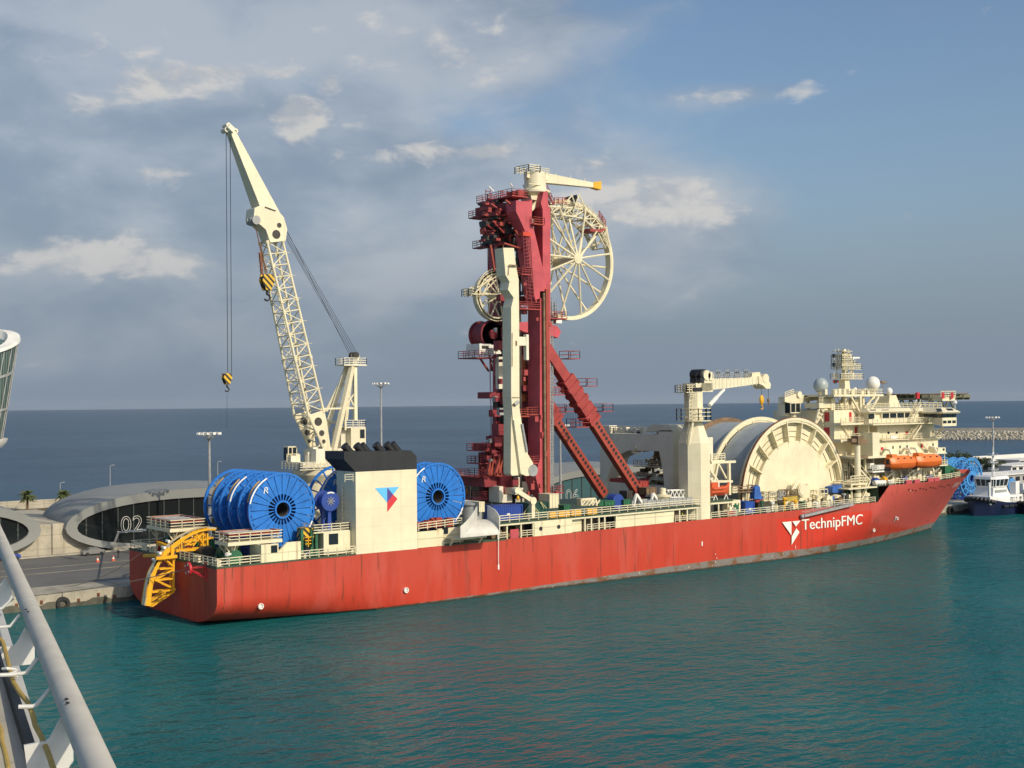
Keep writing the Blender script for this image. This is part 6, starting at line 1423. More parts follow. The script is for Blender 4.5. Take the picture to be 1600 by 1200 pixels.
# rescue boat
rb = W(*c9(205,830), Y=-13.8); t = thing('rescue_boat', rb, 'small orange rescue boat on its cradle beside the column crane', 'boat')
def boat(mb, c, ln, wd_, ht, sheer=.5, n=10):
    rings = []
    for i in range(n+1):
        u = i/n; x = -ln/2+ln*u; k = 1-max(0, (u-.55)/.45)**2.2; k2 = .8+.2*min(1, u/.2); b_ = wd_/2*k*k2+.03; z0 = .25*ht*(1-k)+.1; zt_ = ht+sheer*max(0, u-.5)**1.5*2
        rings.append([(c[0]+x, c[1]-b_, c[2]+zt_), (c[0]+x, c[1]-b_*.95, c[2]+zt_*.5), (c[0]+x, c[1]-b_*.3, c[2]+z0), (c[0]+x, c[1]+b_*.3, c[2]+z0), (c[0]+x, c[1]+b_*.95, c[2]+zt_*.5), (c[0]+x, c[1]+b_, c[2]+zt_), (c[0]+x, c[1]+b_*.7, c[2]+zt_-.15), (c[0]+x, c[1]-b_*.7, c[2]+zt_-.15)])
    return mb.loft(rings)
ORB = paint('rescue_orange', (.62,.10,.03), .5, .1, .6)
mb = boat(MB(), rb, 5.4, 2.2, 1.5, .9); obj('boat_hull', mb, ORB, t, smooth=40)
mb = MB(); mb.path([(rb.x-2.6, rb.y-1.05, rb.z+1.5), (rb.x, rb.y-1.2, rb.z+1.5), (rb.x+1.6, rb.y-.9, rb.z+1.9), (rb.x+2.6, rb.y, rb.z+2.3)], .26, 8); mb.box(rb.x-2.4, rb.x-.8, rb.y-.6, rb.y+.6, rb.z+1.4, rb.z+2.6); obj('fender_tube', mb, ORB, t)
mb = MB(); mb.bar((rb.x-.4, rb.y, rb.z+1.3), (rb.x-.4, rb.y, rb.z+3.2), .12); mb.bar((rb.x+.2, rb.y+.3, rb.z+1.3), (rb.x+.2, rb.y+.3, rb.z+2.6), .3); obj('console', mb, WHITE, t)
mb = MB()
for x in (-1.5, 1.4): mb.bar((rb.x+x-.8, rb.y-.5, rb.z-1.2), (rb.x+x, rb.y-.5, rb.z+.3), .14); mb.bar((rb.x+x+.8, rb.y-.5, rb.z-1.2), (rb.x+x, rb.y-.5, rb.z+.3), .14); mb.bar((rb.x+x-1, rb.y-.5, rb.z-1.2), (rb.x+x+1, rb.y-.5, rb.z-1.2), .14)
obj('boat_cradle', mb, WHITE, ship, smooth=0)
# small provision cranes near the tower foot
for (a, c, d, e, y, nm) in ((425,985,525,1050,-12.5,0),):
    p = W(*c7(a, c), Y=y); q = W(*c7(d, e), Y=y); mb = MB(); mb.bar(p, q, .55, .75); mb.cylY((p.x, y, p.z), .55, -.4, .4, 14); mb.cylY((q.x, y, q.z), .65, -.45, .45, 14); mb.bar(q, (q.x, y, zu(q.x)), .7); dc = obj('deck_crane', mb, CREAM_CLEAN, ship, smooth=0)
    mb = MB(); mb.ball((p.x+.4, y, p.z-1.3), .3, 8, 6, (.8, .8, 1.4)); mb.tube((p.x+.3, y, p.z), (p.x+.4, y, p.z-1), .05, 4); obj('hook', mb, YELLOW, dc)
p = W(725, 753, Y=6); q = W(716, 775, Y=6); mb = MB(); mb.bar(p, q, .9, .7); mb.bar(q, (q.x-2.5, 6, q.z-6), .8); mb.cylY((p.x, 6, p.z), .7, -.4, .4, 12); dc = obj('deck_crane', mb, CREAM, ship, smooth=0)
mb = MB(); mb.ball((p.x+.6, 6, p.z-1.8), .4, 8, 6, (.8, .8, 1.5)); mb.tube((p.x+.6, 6, p.z), (p.x+.6, 6, p.z-1.4), .05, 4); obj('hook', mb, YELLOW, dc)
# grey mesh basket and trusses ahead of the portal
mb = MB(); xa = W(*c8(420,980), Y=-14.6).x; xb = W(*c8(770,970), Y=-14.6).x; zb_ = zu((xa+xb)/2)
mb.box(xa, xb, -14.6, -14.5, zb_+.1, zb_+1.5); mb.box(xa, xb, -11.6, -11.5, zb_+.1, zb_+1.5); mb.box(xa, xb, -14.6, -11.5, zb_+.05, zb_+.2)
for i in range(14): x = xa+(xb-xa)*i/13; mb.box(x-.06, x+.06, -14.68, -14.6, zb_, zb_+1.6)
tag(obj('cargo_basket', mb, GREYM, smooth=0), 'long low grey cargo basket on the deck edge left of the column crane', 'basket')
mb = MB(); p = W(*c8(590,950), Y=-13); q = W(*c8(745,945), Y=-13)
for y in (-13, -12): mb.truss((p.x, y, p.z), (q.x, y, q.z), (p.x, y, p.z+1.3), (q.x, y, q.z+1.3), 6, .09, .12)
tag(obj('truss_section', mb, WHITE), 'white lattice truss section lying on top of the grey basket', 'truss')
mb = MB(); mb.lathe((W(*c8(542,960), Y=-12.5).x, -12.5, zb_+.1), [(1.3, 0), (1.3, 1.0), (.9, 1.2), (1.4, 1.7), (1.4, 2.0), (.6, 2.1), (.6, 3.2), (.2, 3.3)], 16); obj('ventilator', mb, CREAM, ship)
# mixed deck equipment forward of the tower
def eq(name, mat, c, px0, py0, px1, py1, y, dy):
    mb = MB(); mb.pbox(*c(px0, py0), *c(px1, py1), y, dy)
    xs, ys, zs = zip(*mb.v); x0, x1, y0, y1, z0, z1 = min(xs), max(xs), min(ys), max(ys), min(zs), max(zs); mb.box(x0-.08, x1+.08, y0-.08, y1+.08, z1-.02, z1+.1)
    for i in range(4): x = x0+(x1-x0)*i/3; mb.box(x-.06, x+.06, y0-.09, y0, z0, z1)
    obj(name, mb, mat, ship, smooth=0)
for q in (('equipment_box', GREEN, c8, 145, 975, 185, 1002, -13, 2), ('equipment_box', GREEN, c8, 180, 972, 240, 1000, -13.2, 2), ('equipment_box', GREEN, c8, 298, 965, 338, 995, -13, 2), ('equipment_box', DARK, c8, 318, 912, 352, 965, -10, 2),
          ('equipment_box', CREAM, c8, 40, 960, 120, 1000, -12, 1.5), ('equipment_box', BROWN, c7, 560, 1060, 610, 1095, -9, 2), ('equipment_box', GREEN, c7, 725, 1080, 760, 1110, -13, 1.5), ('equipment_box', CREAM, c7, 635, 1010, 690, 1095, -10, 3),
          ('equipment_box', GREYC, c7, 78, 1060, 195, 1130, -9, 4), ('equipment_box', CREAM, c7, 195, 1060, 225, 1120, -12, 2), ('equipment_box', BROWN, c8, 440, 890, 500, 930, -9, 2), ('equipment_box', RD2, c8, 400, 850, 450, 885, -6, 2)): eq(*q)
mb = MB(); p = W(*c8(265,975), Y=-12.5); mb.cylY((p.x, -12.5, p.z), 1.35, 0, 1.8, 20); obj('hose_reel', mb, DBLUE, ship)
for a, c, r in ((180, 970, 0), ): pass
mb = MB()
for i in range(5): a = W(*c8(35+i*22,1000), Y=-13.2); b_ = W(*c8(60+i*22,965), Y=-13.2); mb.bar(a, b_, .22)
mb.bar(W(*c8(30,962), Y=-13.2), W(*c8(120,955), Y=-13.2), .3); mb.bar(W(*c8(120,955), Y=-13.2), W(*c8(130,1000), Y=-13.2), .3); mb.bar(W(*c8(30,962), Y=-13.2), W(*c8(35,1000), Y=-13.2), .3); obj('support_frame', mb, CREAM, ship, smooth=0)
mb = MB()
for a, c in ((375,930),(480,925),(545,915)): p = W(*c8(a, c), Y=-12.5); mb.bar(p, p+V(1.6,.3,-1.6), .5); mb.bar(p, p+V(-.8,-.2,-2.2), .35)
obj('davit', mb, WHITE, ship, smooth=0)
mb = MB()
for a, c, d in ((635,1100,675),(690,1105,760),(770,1100,830),(870,1090,930)): p = W(*c7(a, c), Y=-15.7); q = W(*c7(d, c+20), Y=-15.7); mb.box(p.x, q.x, -15.8, -15.3, zu(p.x)+.1, zu(p.x)+1.0)
obj('yellow_barrier', mb, YELLOW, ship, smooth=0)
mb = MB(); rnd = random.Random(33)
for i in range(30): a = rnd.uniform(60, 420); p = W(*K(a, 250), Y=-13.5); s_ = rnd.uniform(.2, .7); mb.box(p.x-s_, p.x+s_, -14.5+rnd.random(), -13, zu(p.x), zu(p.x)+rnd.uniform(.4, 1.5))
obj('hose_stack', mb, ORED, ship, smooth=0)
mb = MB(); p = W(*K(640,150), Y=-9); mb.lathe((p.x, -9, zu(p.x)), [(1.9, 0), (1.9, 2.6), (2.2, 2.7), (2.2, 3.0), (1.0, 3.2)], 20); obj('storage_tank', mb, GREYM, ship)
# deck alongside the big reels: cages, boxes, tanks
rnd = random.Random(41); pal = [CREAM, CREAM, BROWN, GREYM, DARK, CREAM_RUST, GREEN, WHITE, YELLOW, CREAM]
for i in range(54):
    px = 1122+i*4.6+rnd.uniform(-2, 2); p = W(px, 795, Y=-13); y = rnd.uniform(-14.8, -11.8); s_ = rnd.uniform(.3, 1.0); h = rnd.uniform(.5, 2.2); z_ = zd(p.x)-.05; mb = MB(); kd = rnd.random()
    if W(*c9(430,930), Y=-14).x < p.x < W(*c9(560,930), Y=-14).x: continue
    if xa < -999 or (W(*c9(440,930), Y=-14).x < p.x < W(*c9(560,930), Y=-14).x and y > -14.4): y = -15
    if kd < .4: mb.box(p.x-s_, p.x+s_, y-.5, y+.5, z_, z_+h); mb.box(p.x-s_-.06, p.x+s_+.06, y-.56, y+.56, z_+h*.55, z_+h*.62); mb.box(p.x-s_*.3, p.x+s_*.3, y-.3, y+.3, z_+h, z_+h+.3)
    elif kd < .7: mb.lathe((p.x, y, z_), [(.2, 0), (.2, h), (.45, h+.1), (.45, h+.5), (.1, h+.6)], 12)
    else: mb.cylY((p.x, y, z_+.6), .6, -.5, .5, 16); mb.box(p.x-.7, p.x+.7, y-.6, y+.6, z_, z_+.25); mb.box(p.x-.1, p.x+.1, y-.65, y+.65, z_, z_+1.3)
    obj(('equipment_box', 'ventilator', 'deck_winch')[0 if kd < .4 else 1 if kd < .7 else 2], mb, rnd.choice(pal), ship)
def cage(a0, c0, a1, c1, y, dy, mat):
    p = W(*c9(a0, c1), Y=y); q = W(*c9(a1, c0), Y=y); mb = MB(); zz = p.z
    for z in (zz, (zz+q.z)/2, q.z): mb.rail([(p.x, y, z-.1), (q.x, y, z-.1), (q.x, y+dy, z-.1), (p.x, y+dy, z-.1)], .12, .01+9, .07, True, 1)
    for k in range(5): x = p.x+(q.x-p.x)*k/4; mb.bar((x, y, zz), (x, y, q.z), .12); mb.bar((x, y+dy, zz), (x, y+dy, q.z), .12)
    mb.box(p.x, q.x, y+.1, y+dy, zz-.1, zz+.02); mb.box(p.x+.3, q.x-.3, y+.4, y+dy-.3, zz, zz+(q.z-zz)*.45); obj('work_cage', mb, mat, ship, smooth=0)
for q in ((335,745,380,800,-12.5,2,CREAM),(380,730,580,800,-12,2.5,BROWN),(775,790,840,870,-13,2,GREYM),(855,770,965,880,-13.2,2,BROWN),(1115,765,1250,860,-12.6,2,CREAM),(690,790,760,880,-12.8,2,CREAM),(635,800,700,880,-12.4,2,CREAM),(1400,680,1590,740,-13,2.5,CREAM)): cage(*q)
mb = MB(); mb.pbox(*c9(855,835), *c9(962,880), -13.3, 2); obj('yellow_locker', mb, paint('dull_yellow', (.42,.30,.05), .6, .2, .6), ship, smooth=0)
TARP = paint('blue_tarpaulin', (.03,.12,.42), .6, .25, .8)
mb = MB(); P = [c9(*p) for p in ((1295,800),(1300,745),(1385,722),(1392,800))]; mb.pxY(P, -13, 2); obj('covered_winch', mb, TARP, ship, smooth=0)
mb = MB(); mb.pxY([c9(*p) for p in ((1270,870),(1275,832),(1350,830),(1352,870))], -13.4, 2); obj('covered_winch', mb, TARP, ship, smooth=0)
mb = MB(); mb.pxY([c9(*p) for p in ((545,860),(552,750),(580,725),(600,745),(605,790),(628,860))], -12.6, 1.2); obj('covered_winch', mb, TARP, ship, smooth=0)
mb = MB(); mb.pbox(*c9(560,870), *c9(640,890), -13, 1.5); mb.pbox(*c9(285,978), *c9(360,1010), -15, 1.0); obj('red_locker', mb, RD2, ship, smooth=0)
# railing of the midships deck edge
mb = MB(); x0, x1 = W(1112, 806, Y=-15.8).x, W(1368, 783, Y=-15.8).x; mb.rail([(x0, -15.75, zd(x0)-.05), (x1, -15.75, zd(x1)-.05)], 1.15, 2.2, .05); obj('railing', mb, CREAM, ship, smooth=0)
# gangway stowed on the side
mb = MB(); a = W(1255, 806, Y=-16.5); b_ = W(1331, 788, Y=-16.5); mb.bar(a, b_, 1.0, .45)
for o in (-.45, .45): mb.bar(a+V(0,o,.7), b_+V(0,o,.7), .07)
for i in range(13): p = a.lerp(b_, i/12); mb.bar(p+V(0,-.45,0), p+V(0,-.45,.7), .06)
mb.ball(a+V(-.3,0,-.1), .45, 8, 6); obj('gangway', mb, GREYM, ship, smooth=0)
# crew
person((W(1066, 806, Y=-14.5).x, -14.5, zd(95)), -1.2, 'crew member in yellow vest standing in the side opening left of the column crane', paint('hi_vis_yellow', (.6,.65,.04), .7), paint('work_trousers', (.03,.04,.1), .8), WHITE, .1)
# ================================================================== accommodation and bridge
s_c = lambda a, c: (1200+a/4, 530+c/4)
t_c = lambda a, c: (1330+a/8, 640+c/8)
YB = -13.6
zB = W(*t_c(650, 562), Y=YB).z; bx0 = W(*t_c(95, 595), Y=YB).x; bx1 = W(*t_c(1190, 540), Y=YB).x
mb = MB(); mb.box(bx0, bx1-3, YB, 13.6, zB-.45, zB); mb.box(bx0-9, bx0, -7, 13, zB-.45, zB)
sup = obj('boat_deck', mb, CREAM_CLEAN, ship, smooth=0)
YA = -11.5
def wz(a, c, Y): return W(*t_c(a, c), Y=Y).z
ax0 = W(*t_c(352, 450), Y=YA).x; ax1 = W(*t_c(1085, 450), Y=YA).x; zA1 = wz(700, 372, YA); zA2 = wz(700, 180, YA)
mb = MB(); mb.box(ax0, ax1, YA, 11.5, zB, zA1); mb.box(ax0+.6, ax1, YA+.9, 10.6, zA1, zA2); mb.box(W(*t_c(355,700), Y=-9).x-3, ax1+2, -9, 9, FZ1-.3, zB-.45)
mb.box(bx0-8, ax0, -6.5, 10, zd(150), zA1); acc = obj('accommodation', mb, CREAM_CLEAN, ship, smooth=0)
mb = MB(); mb.box(ax0-.2, ax1+.1, YA-.9, 12, zA1, zA1+.18); mb.rail([(ax0, YA-.8, zA1+.15), (ax1, YA-.8, zA1+.15)], 1.15, 1.5, .05); obj('walkway', mb, CREAM, acc, smooth=0)
def win(list_, Y, par, w=None, mat=GLASS, nm='window'):
    for a, c, e, g_ in list_:
        mb = MB(); mb.pbox(*s_c(a, c), *s_c(e, g_), Y-.05, .08); f = obj(nm, mb, mat, par, smooth=0)
win([(684,675,692,692),(778,668,786,685),(822,665,830,682),(866,662,874,679),(953,655,961,672),(1028,650,1036,667)], YA, acc)
win([(748,578,760,594),(800,578,812,594),(1028,572,1036,588)], YA+.9, acc)
win([(733,648,749,715)], YA, acc, mat=CREAM_RUST, nm='door')
win([(706,675,722,694),(955,655,970,678)], YA, acc, mat=REDD, nm='fire_box'); win([(860,575,876,595)], YA+.9, acc, mat=REDD, nm='fire_box'); win([(975,640,990,700)], YA, acc, mat=GREYC, nm='door')
mb = MB(); mb.box(W(*s_c(765,612), Y=YA-.9).x, W(*s_c(803,612), Y=YA-.9).x, YA-1.0, YA-.9, zA1+.3, zA1+1.0); obj('banner', mb, WHITE, acc, smooth=0)
mb = MB(); p = W(*t_c(270, 560), Y=-13.4); q = W(*t_c(352, 285), Y=-13.4); dyl = 3.2; mb.box(p.x, q.x, -13.4, -13.4+dyl, zB-.02, q.z); obj('stair_trunk', mb, CREAM_CLEAN, acc, smooth=0)
# bridge with canted windows
YBr = -11.8; zb0 = wz(500, 172, YBr); zb1 = W(*s_c(760, 497), Y=YBr).z; zb2 = W(*s_c(760, 463), Y=YBr).z; zb3 = W(*s_c(760, 432), Y=YBr).z
gx0 = W(*s_c(630, 480), Y=YBr).x; gx1 = W(*s_c(905, 480), Y=YBr).x
mb = MB(); mb.box(gx0-1, ax1+4, YBr-1.8, 13, zb0-.25, zb0)
mb.box(gx0, ax1+3, YBr, 11.8, zb0, zb1); mb.loft([[(gx0-.2, YBr-.15, zb2), (ax1+3, YBr-.15, zb2), (ax1+3, 12, zb2), (gx0-.2, 12, zb2)], [(gx0-.5, YBr-.6, zb2+.35), (ax1+3.2, YBr-.6, zb2+.35), (ax1+3.2, 12, zb2+.35), (gx0-.5, 12, zb2+.35)], [(gx0, YBr+.6, zb3), (ax1+3, YBr+.6, zb3), (ax1+3, 11, zb3), (gx0, 11, zb3)]])
mb.box(gx0+.3, ax1+2.8, YBr+.35, 11.5, zb1, zb2)
br = obj('bridge', mb, CREAM_CLEAN, ship, smooth=0)
for a, e in ((636,664),(713,755),(759,800),(805,848),(853,884)):
    p = W(*s_c(a, 480), Y=YBr); q = W(*s_c(e, 480), Y=YBr); mb = MB(); mb.ext([(p.x, YBr+.02, zb1+.05), (q.x, YBr+.02, zb1+.05), (q.x, YBr-.12, zb2-.05), (p.x, YBr-.12, zb2-.05)], (0, .08, 0)); obj('bridge_window', mb, GLASS, br, smooth=0)
mb = MB()
for a in (664,710,757,802,850,886): p = W(*s_c(a, 480), Y=YBr); mb.box(p.x-.12, p.x+.12, YBr-.14, YBr+.4, zb1, zb2)
obj('window_post', mb, CREAM_CLEAN, br, smooth=0)
for a, c, e, g_ in ((640,440,675,450),(712,440,755,450)): mb = MB(); mb.pbox(*s_c(a, c), *s_c(e, g_), YBr-.1, .6); obj('skylight', mb, GLASS, br, smooth=0)
mb = MB(); mb.rail([(gx0-.9, YBr-1.7, zb0), (gx1+5, YBr-1.7, zb0)], 1.15, 1.5, .05); mb.rail([(gx0, YBr+.5, zb3), (ax1+2, YBr+.5, zb3)], 1.1, 1.6, .05); obj('bridge_railing', mb, CREAM, br, smooth=0)
# bridge wing
YWg = -17.0; wx0 = W(*s_c(1090, 500), Y=YWg).x; wx1 = W(*s_c(1178, 500), Y=YWg).x
z0 = W(*s_c(1135, 543), Y=YWg).z; z1_ = W(*s_c(1135, 518), Y=YWg).z; zw1 = W(*s_c(1135, 490), Y=YWg).z; zw2 = W(*s_c(1135, 465), Y=YWg).z; zw3 = W(*s_c(1130, 455), Y=YWg).z; zw4 = W(*s_c(1100, 428), Y=YWg+2).z
yi = W(*s_c(962, 500), X=wx0).y
mb = MB(); mb.prX([(YWg, z0), (yi, z0+1.0), (yi, zw1), (YWg, zw1)], wx0, wx1); mb.box(wx0+.25, wx1-.25, YWg+.25, yi, zw1, zw2)
mb.loft([[(wx0-.3, YWg-.3, zw2), (wx1+.5, YWg-.3, zw2), (wx1+.5, yi, zw2), (wx0-.3, yi, zw2)], [(wx0-.6, YWg-.6, zw2+.3), (wx1+.8, YWg-.6, zw2+.3), (wx1+.8, yi, zw2+.3), (wx0-.6, yi, zw2+.3)], [(wx0+.8, YWg+.9, zw4), (wx1-.4, YWg+.9, zw4), (wx1-.4, yi, zw4), (wx0+.8, yi, zw4)]])
wing = obj('bridge_wing', mb, CREAM_CLEAN, ship, smooth=0)
n_ = 4
for i in range(3):
    x0 = wx0+.1+(wx1-wx0-.1)*i/3; x1 = x0+(wx1-wx0)/3-.25; mb = MB(); mb.ext([(x0, YWg+.05, zw1+.03), (x1, YWg+.05, zw1+.03), (x1, YWg-.2, zw2), (x0, YWg-.2, zw2)], (0, .06, 0)); obj('wing_window', mb, GLASS, wing, smooth=0)
    mb = MB(); mb.box(x0+.1, x1-.1, YWg-.04, YWg+.02, z1_-.25, z1_+.35); obj('lower_window', mb, GLASS, wing, smooth=0)
for i in range(4):
    y0 = YWg+.2+(yi-YWg-.4)*i/4; y1 = y0+(yi-YWg-.4)/4-.3; mb = MB(); mb.ext([(wx0+.05, y0, zw1+.03), (wx0+.05, y1, zw1+.03), (wx0-.2, y1, zw2), (wx0-.2, y0, zw2)], (.06, 0, 0)); obj('wing_window', mb, GLASS, wing, smooth=0)
for a, e in ((1055,1085),(1118,1155)): mb = MB(); p = W(*s_c(a, 440), Y=YWg+.2); q = W(*s_c(e, 440), Y=YWg+.2); mb.ext([(p.x, YWg+.05, zw2+.55), (q.x, YWg+.05, zw2+.55), (q.x, YWg+.5, zw2+1.05), (p.x, YWg+.5, zw2+1.05)], (0, -.12, .1)); obj('skylight', mb, GLASS, wing, smooth=0)
mb = MB(); mb.bar((wx0+1, YWg+.4, z0), (ax1, YA+.5, zA1+.5), .25); mb.prX([(yi, z0+1), (yi+2.5, z0+1), (yi+2.5, zA2-4), (yi+1.8, zA2-2.5)], wx0+.4, wx0+.8); mb.rail([(wx0-1.6, yi+1, zb0), (wx0-1.6, YWg+2.5, zb0), (wx0, YWg+2.5, zb0)], 1.15, 1.2, .05); mb.box(wx0-1.7, wx0, YWg+2.4, yi+2, zb0-.2, zb0); obj('wing_bracket', mb, CREAM, wing, smooth=0)
mb = MB(); p = W(*s_c(1168,395), Y=YWg+3); mb.ball((p.x, p.y, p.z), .5, 10, 6); mb.ball((p.x, p.y, p.z-2.2), .42, 10, 6); mb.bar((p.x, p.y, zw4-.3), (p.x, p.y, p.z), .12); obj('searchlight', mb, WHITE, wing)
# stairs between decks
mb = MB()
for a, c, d, e, y in ((905,520,955,405,-13.2),(905,620,975,515,-13.0),(960,640,1010,700,-12.4)): mb.stairs(W(*s_c(a, c), Y=y), W(*s_c(d, e), Y=y), 1.1)
mb.stairs(W(*s_c(590,1000), Y=-14.5), W(*s_c(640,885), Y=-14.5), 1.1); mb.stairs(W(*s_c(645,890), Y=-13), W(*s_c(545,780), Y=-13), 1.1); mb.stairs(W(*s_c(515,610), Y=-9), W(*s_c(462,530), Y=-9), 1.0); obj('stairway', mb, CREAM, ship, smooth=0)
# aft deckhouse levels with red doors
YD = -8.6
dx0 = W(*s_c(412,480), Y=YD).x; dx1 = W(*s_c(640,480), Y=YD).x
zq = lambda c: W(*s_c(490, c), Y=YD).z
mb = MB(); mb.box(dx0, dx1, YD, 8, zq(522), zq(442)); mb.box(dx0-.2, dx1+6, YD-2.0, 9, zq(535), zq(522)); mb.box(dx0, dx1, YD, 8, zq(622), zq(535)); mb.box(dx0-.6, dx1+1, YD-2.2, 9, zq(640), zq(624)); adh = obj('aft_deckhouse', mb, CREAM_CLEAN, ship, smooth=0)
for a, c, e, g_ in ((508,456,523,514),(543,548,557,607)): mb = MB(); mb.pbox(*s_c(a, c), *s_c(e, g_), YD-.06, .08); obj('red_door', mb, REDD, adh, smooth=0)
for c in (456, 550): p = W(*s_c(450, c), Y=YD); q = W(*s_c(450, c+58), Y=YD); mb = MB(); mb.box(dx0-.07, dx0, YD+1.2, YD+2.6, q.z, p.z); obj('red_door', mb, REDD, adh, smooth=0)
mb = MB()
for c in (522, 624): mb.rail([(dx0-.2, YD-1.9, zq(c)), (dx1, YD-1.9, zq(c))], 1.15, 1.5, .05)
mb.rail([(dx0-.1, YD, zq(442)), (dx1, YD, zq(442))], 1.1, 1.5, .05); obj('deckhouse_railing', mb, CREAM, adh, smooth=0)
mb = MB(); zr_ = W(*s_c(560, 345), Y=-8).z; xr0 = W(*s_c(412, 345), Y=-9).x; xr1 = W(*s_c(722, 345), Y=-9).x; mb.box(xr0, xr1, -9, 5, zr_-.45, zr_)
for x, y in ((xr0+5, -8), (xr0+5, 2), (xr1-6, -8), (xr1-6, 2)): mb.bar((x, y, zq(442)), (x, y, zr_-.4), .5)
p = W(*s_c(575, 400), Y=-9.5); mb.bar((p.x, -9.5, zq(620)), (p.x, -9.5, zr_-.4), .55); mb.bar((p.x, -9.5, zr_-4), (p.x+5, -9.5, zr_-.5), .35); mb.bar((p.x, -9.5, zr_-4), (p.x-3, -9.5, zr_-.5), .35)
mb.bar(W(*s_c(625,470), Y=-11), W(*s_c(690,360), Y=-11), .4); mb.bar(W(*s_c(625,470), Y=-11), W(*s_c(625,620), Y=-11), .45)
mb.box(W(*s_c(400,330), Y=0).x, xr0, -2, 5, zr_-.6, zr_-.2); mp = obj('radar_platform', mb, CREAM, ship, smooth=0)
mb = MB(); mb.rail([(xr0, -8.9, zr_), (xr1, -8.9, zr_), (xr1, 5, zr_)], 1.1, 1.5, .05); rnd = random.Random(6)
for i in range(12): x = rnd.uniform(xr0, xr1); mb.box(x-.4, x+.4, -7, -6, zr_, zr_+rnd.uniform(.4, 1.5))
obj('platform_railing', mb, CREAM, mp, smooth=0)
mb = MB()
for i in range(16): x = rnd.uniform(dx0, dx1+4); y = rnd.uniform(-7, -3); h = rnd.uniform(.6, 2.6); mb.box(x-.6, x+.6, y-.5, y+.5, zq(442), zq(442)+h)
for a in (430, 480, 530): p = W(*s_c(a, 440), Y=-6); mb.bar(p, W(*s_c(a+40, 355), Y=-6), .25); mb.bar(W(*s_c(a+40, 440), Y=-6), W(*s_c(a, 355), Y=-6), .18)
obj('roof_equipment', mb, CREAM, ship, smooth=0)
# radomes and mast
RADG = paint('radome_grey', (.36,.42,.43), .35, .12, .3)
for a, c, r, mat, nm in ((655,277,44,WHITE,''),(330,288,46,RADG,''),(543,320,18,WHITE,''),(757,325,21,WHITE,'')):
    p = W(*s_c(a, c), Y=-1); q = W(*s_c(a+r, c), Y=-1); R_ = r/4*((p-CAMC).dot(CAMF))/CF; mb = MB(); mb.ball(p, R_, 24, 14, (1, 1, 1.08 if r < 30 else 1.03)); rd = obj('radome', mb, mat, ship, smooth=60)
    mb = MB(); mb.lathe((p.x, p.y, zr_-.5), [(R_*.45, 0), (R_*.4, max(.3, p.z-R_*.8-zr_+.5))], 12); mb.lathe((p.x, p.y, p.z-R_*.98), [(R_*.7, 0), (R_*.75, .12)], 14); obj('radome_base', mb, CREAM, rd)
mx = W(*s_c(477, 300), Y=-2); my = -2.0
def mz(c): return W(*s_c(477, c), Y=-2).z
mb = MB(); mb.loft([[(mx.x+a*.95, my+b_*.95, mz(348)) for a, b_ in ((-1,-1),(1,-1),(1,1),(-1,1))], [(mx.x+a*.75, my+b_*.75, mz(245)) for a, b_ in ((-1,-1),(1,-1),(1,1),(-1,1))]])
mb.bar((mx.x, my, mz(250)), (mx.x, my, mz(62)), .7); mst = obj('radar_mast', mb, CREAM, ship, smooth=0)
mb = MB()
for c, wl, wr in ((247,70,88),(186,62,80),(160,60,30),(128,60,22),(100,55,20),(75,50,20)):
    z = mz(c); l_ = wl/4/6.3; r_ = wr/4/4.6; mb.box(mx.x-l_*1.1, mx.x+r_, my-1.4, my+1.4, z-.12, z); 
    if c in (247, 186, 160, 128): mb.rail([(mx.x-l_*1.1, my-1.4, z), (mx.x+r_, my-1.4, z), (mx.x+r_, my+1.4, z), (mx.x-l_*1.1, my+1.4, z)], 1.1, .9, .05, True)
for x, y in ((-1.2,-1.2),(1.2,-1.2),(-1.2,1.2),(1.2,1.2)): mb.bar((mx.x+x, my+y, mz(247)), (mx.x+x*.7, my+y*.7, mz(72)), .16)
for i in range(8): z = mz(245-i*21); z2 = mz(245-(i+1)*21); mb.bar((mx.x-1.1, my-1.1, z), (mx.x+1.1, my-1.1, z2), .1); mb.bar((mx.x+1.1, my+1.1, z), (mx.x-1.1, my-1.1, z2), .1)
for a, c0, c1 in ((418,60,80),(425,130,165),(412,205,250),(500,60,100),(440,58,75),(485,62,80),(498,180,240),(415,100,128)): p = W(*s_c(a, c0), Y=-2); q = W(*s_c(a, c1), Y=-2); mb.bar(p, q, .12)
obj('mast_platform', mb, CREAM, mst, smooth=0)
mb = MB(); p = W(*s_c(530,120), Y=-2); q = W(*s_c(530,245), Y=-2); mb.tube(q, p, .3, 8, .22); z = W(*s_c(530,160), Y=-2).z; mb.lathe((p.x, -2, z), [(.9, 0), (.9, .15)], 10); mb.rail([(p.x+.9*math.cos(2*PI*i/8), -2+.9*math.sin(2*PI*i/8), z) for i in range(8)], 1.0, .8, .05, True); a = W(*s_c(497,116), Y=-2); b_ = W(*s_c(570,116), Y=-2); mb.bar(a, b_, .3, .35); obj('radar_scanner', mb, WHITE, mst)
mb = MB()
for a, c in ((412,104),(412,160),(500,100),(420,265)): p = W(*s_c(a, c), Y=-2.4); mb.box(p.x-.3, p.x+.3, p.y-.2, p.y+.2, p.z-.4, p.z+.4)
obj('signal_light', mb, BLACK, mst); mb = MB(); p = W(*s_c(423,264), Y=-2.4); mb.box(p.x-1.0, p.x+1.0, -2.45, -2.4, p.z-.3, p.z+.3); obj('signal_flag', mb, DRED, mst)
mb = MB(); p = W(*s_c(718,275), Y=-2); mb.bar((p.x, -2, zr_), (p.x, -2, p.z), .1); mb.bar((p.x-1.5, -2, p.z), (p.x+1.8, -2, p.z), .14); mb.box(p.x-.8, p.x+.6, -2.3, -1.7, p.z, p.z+.5)
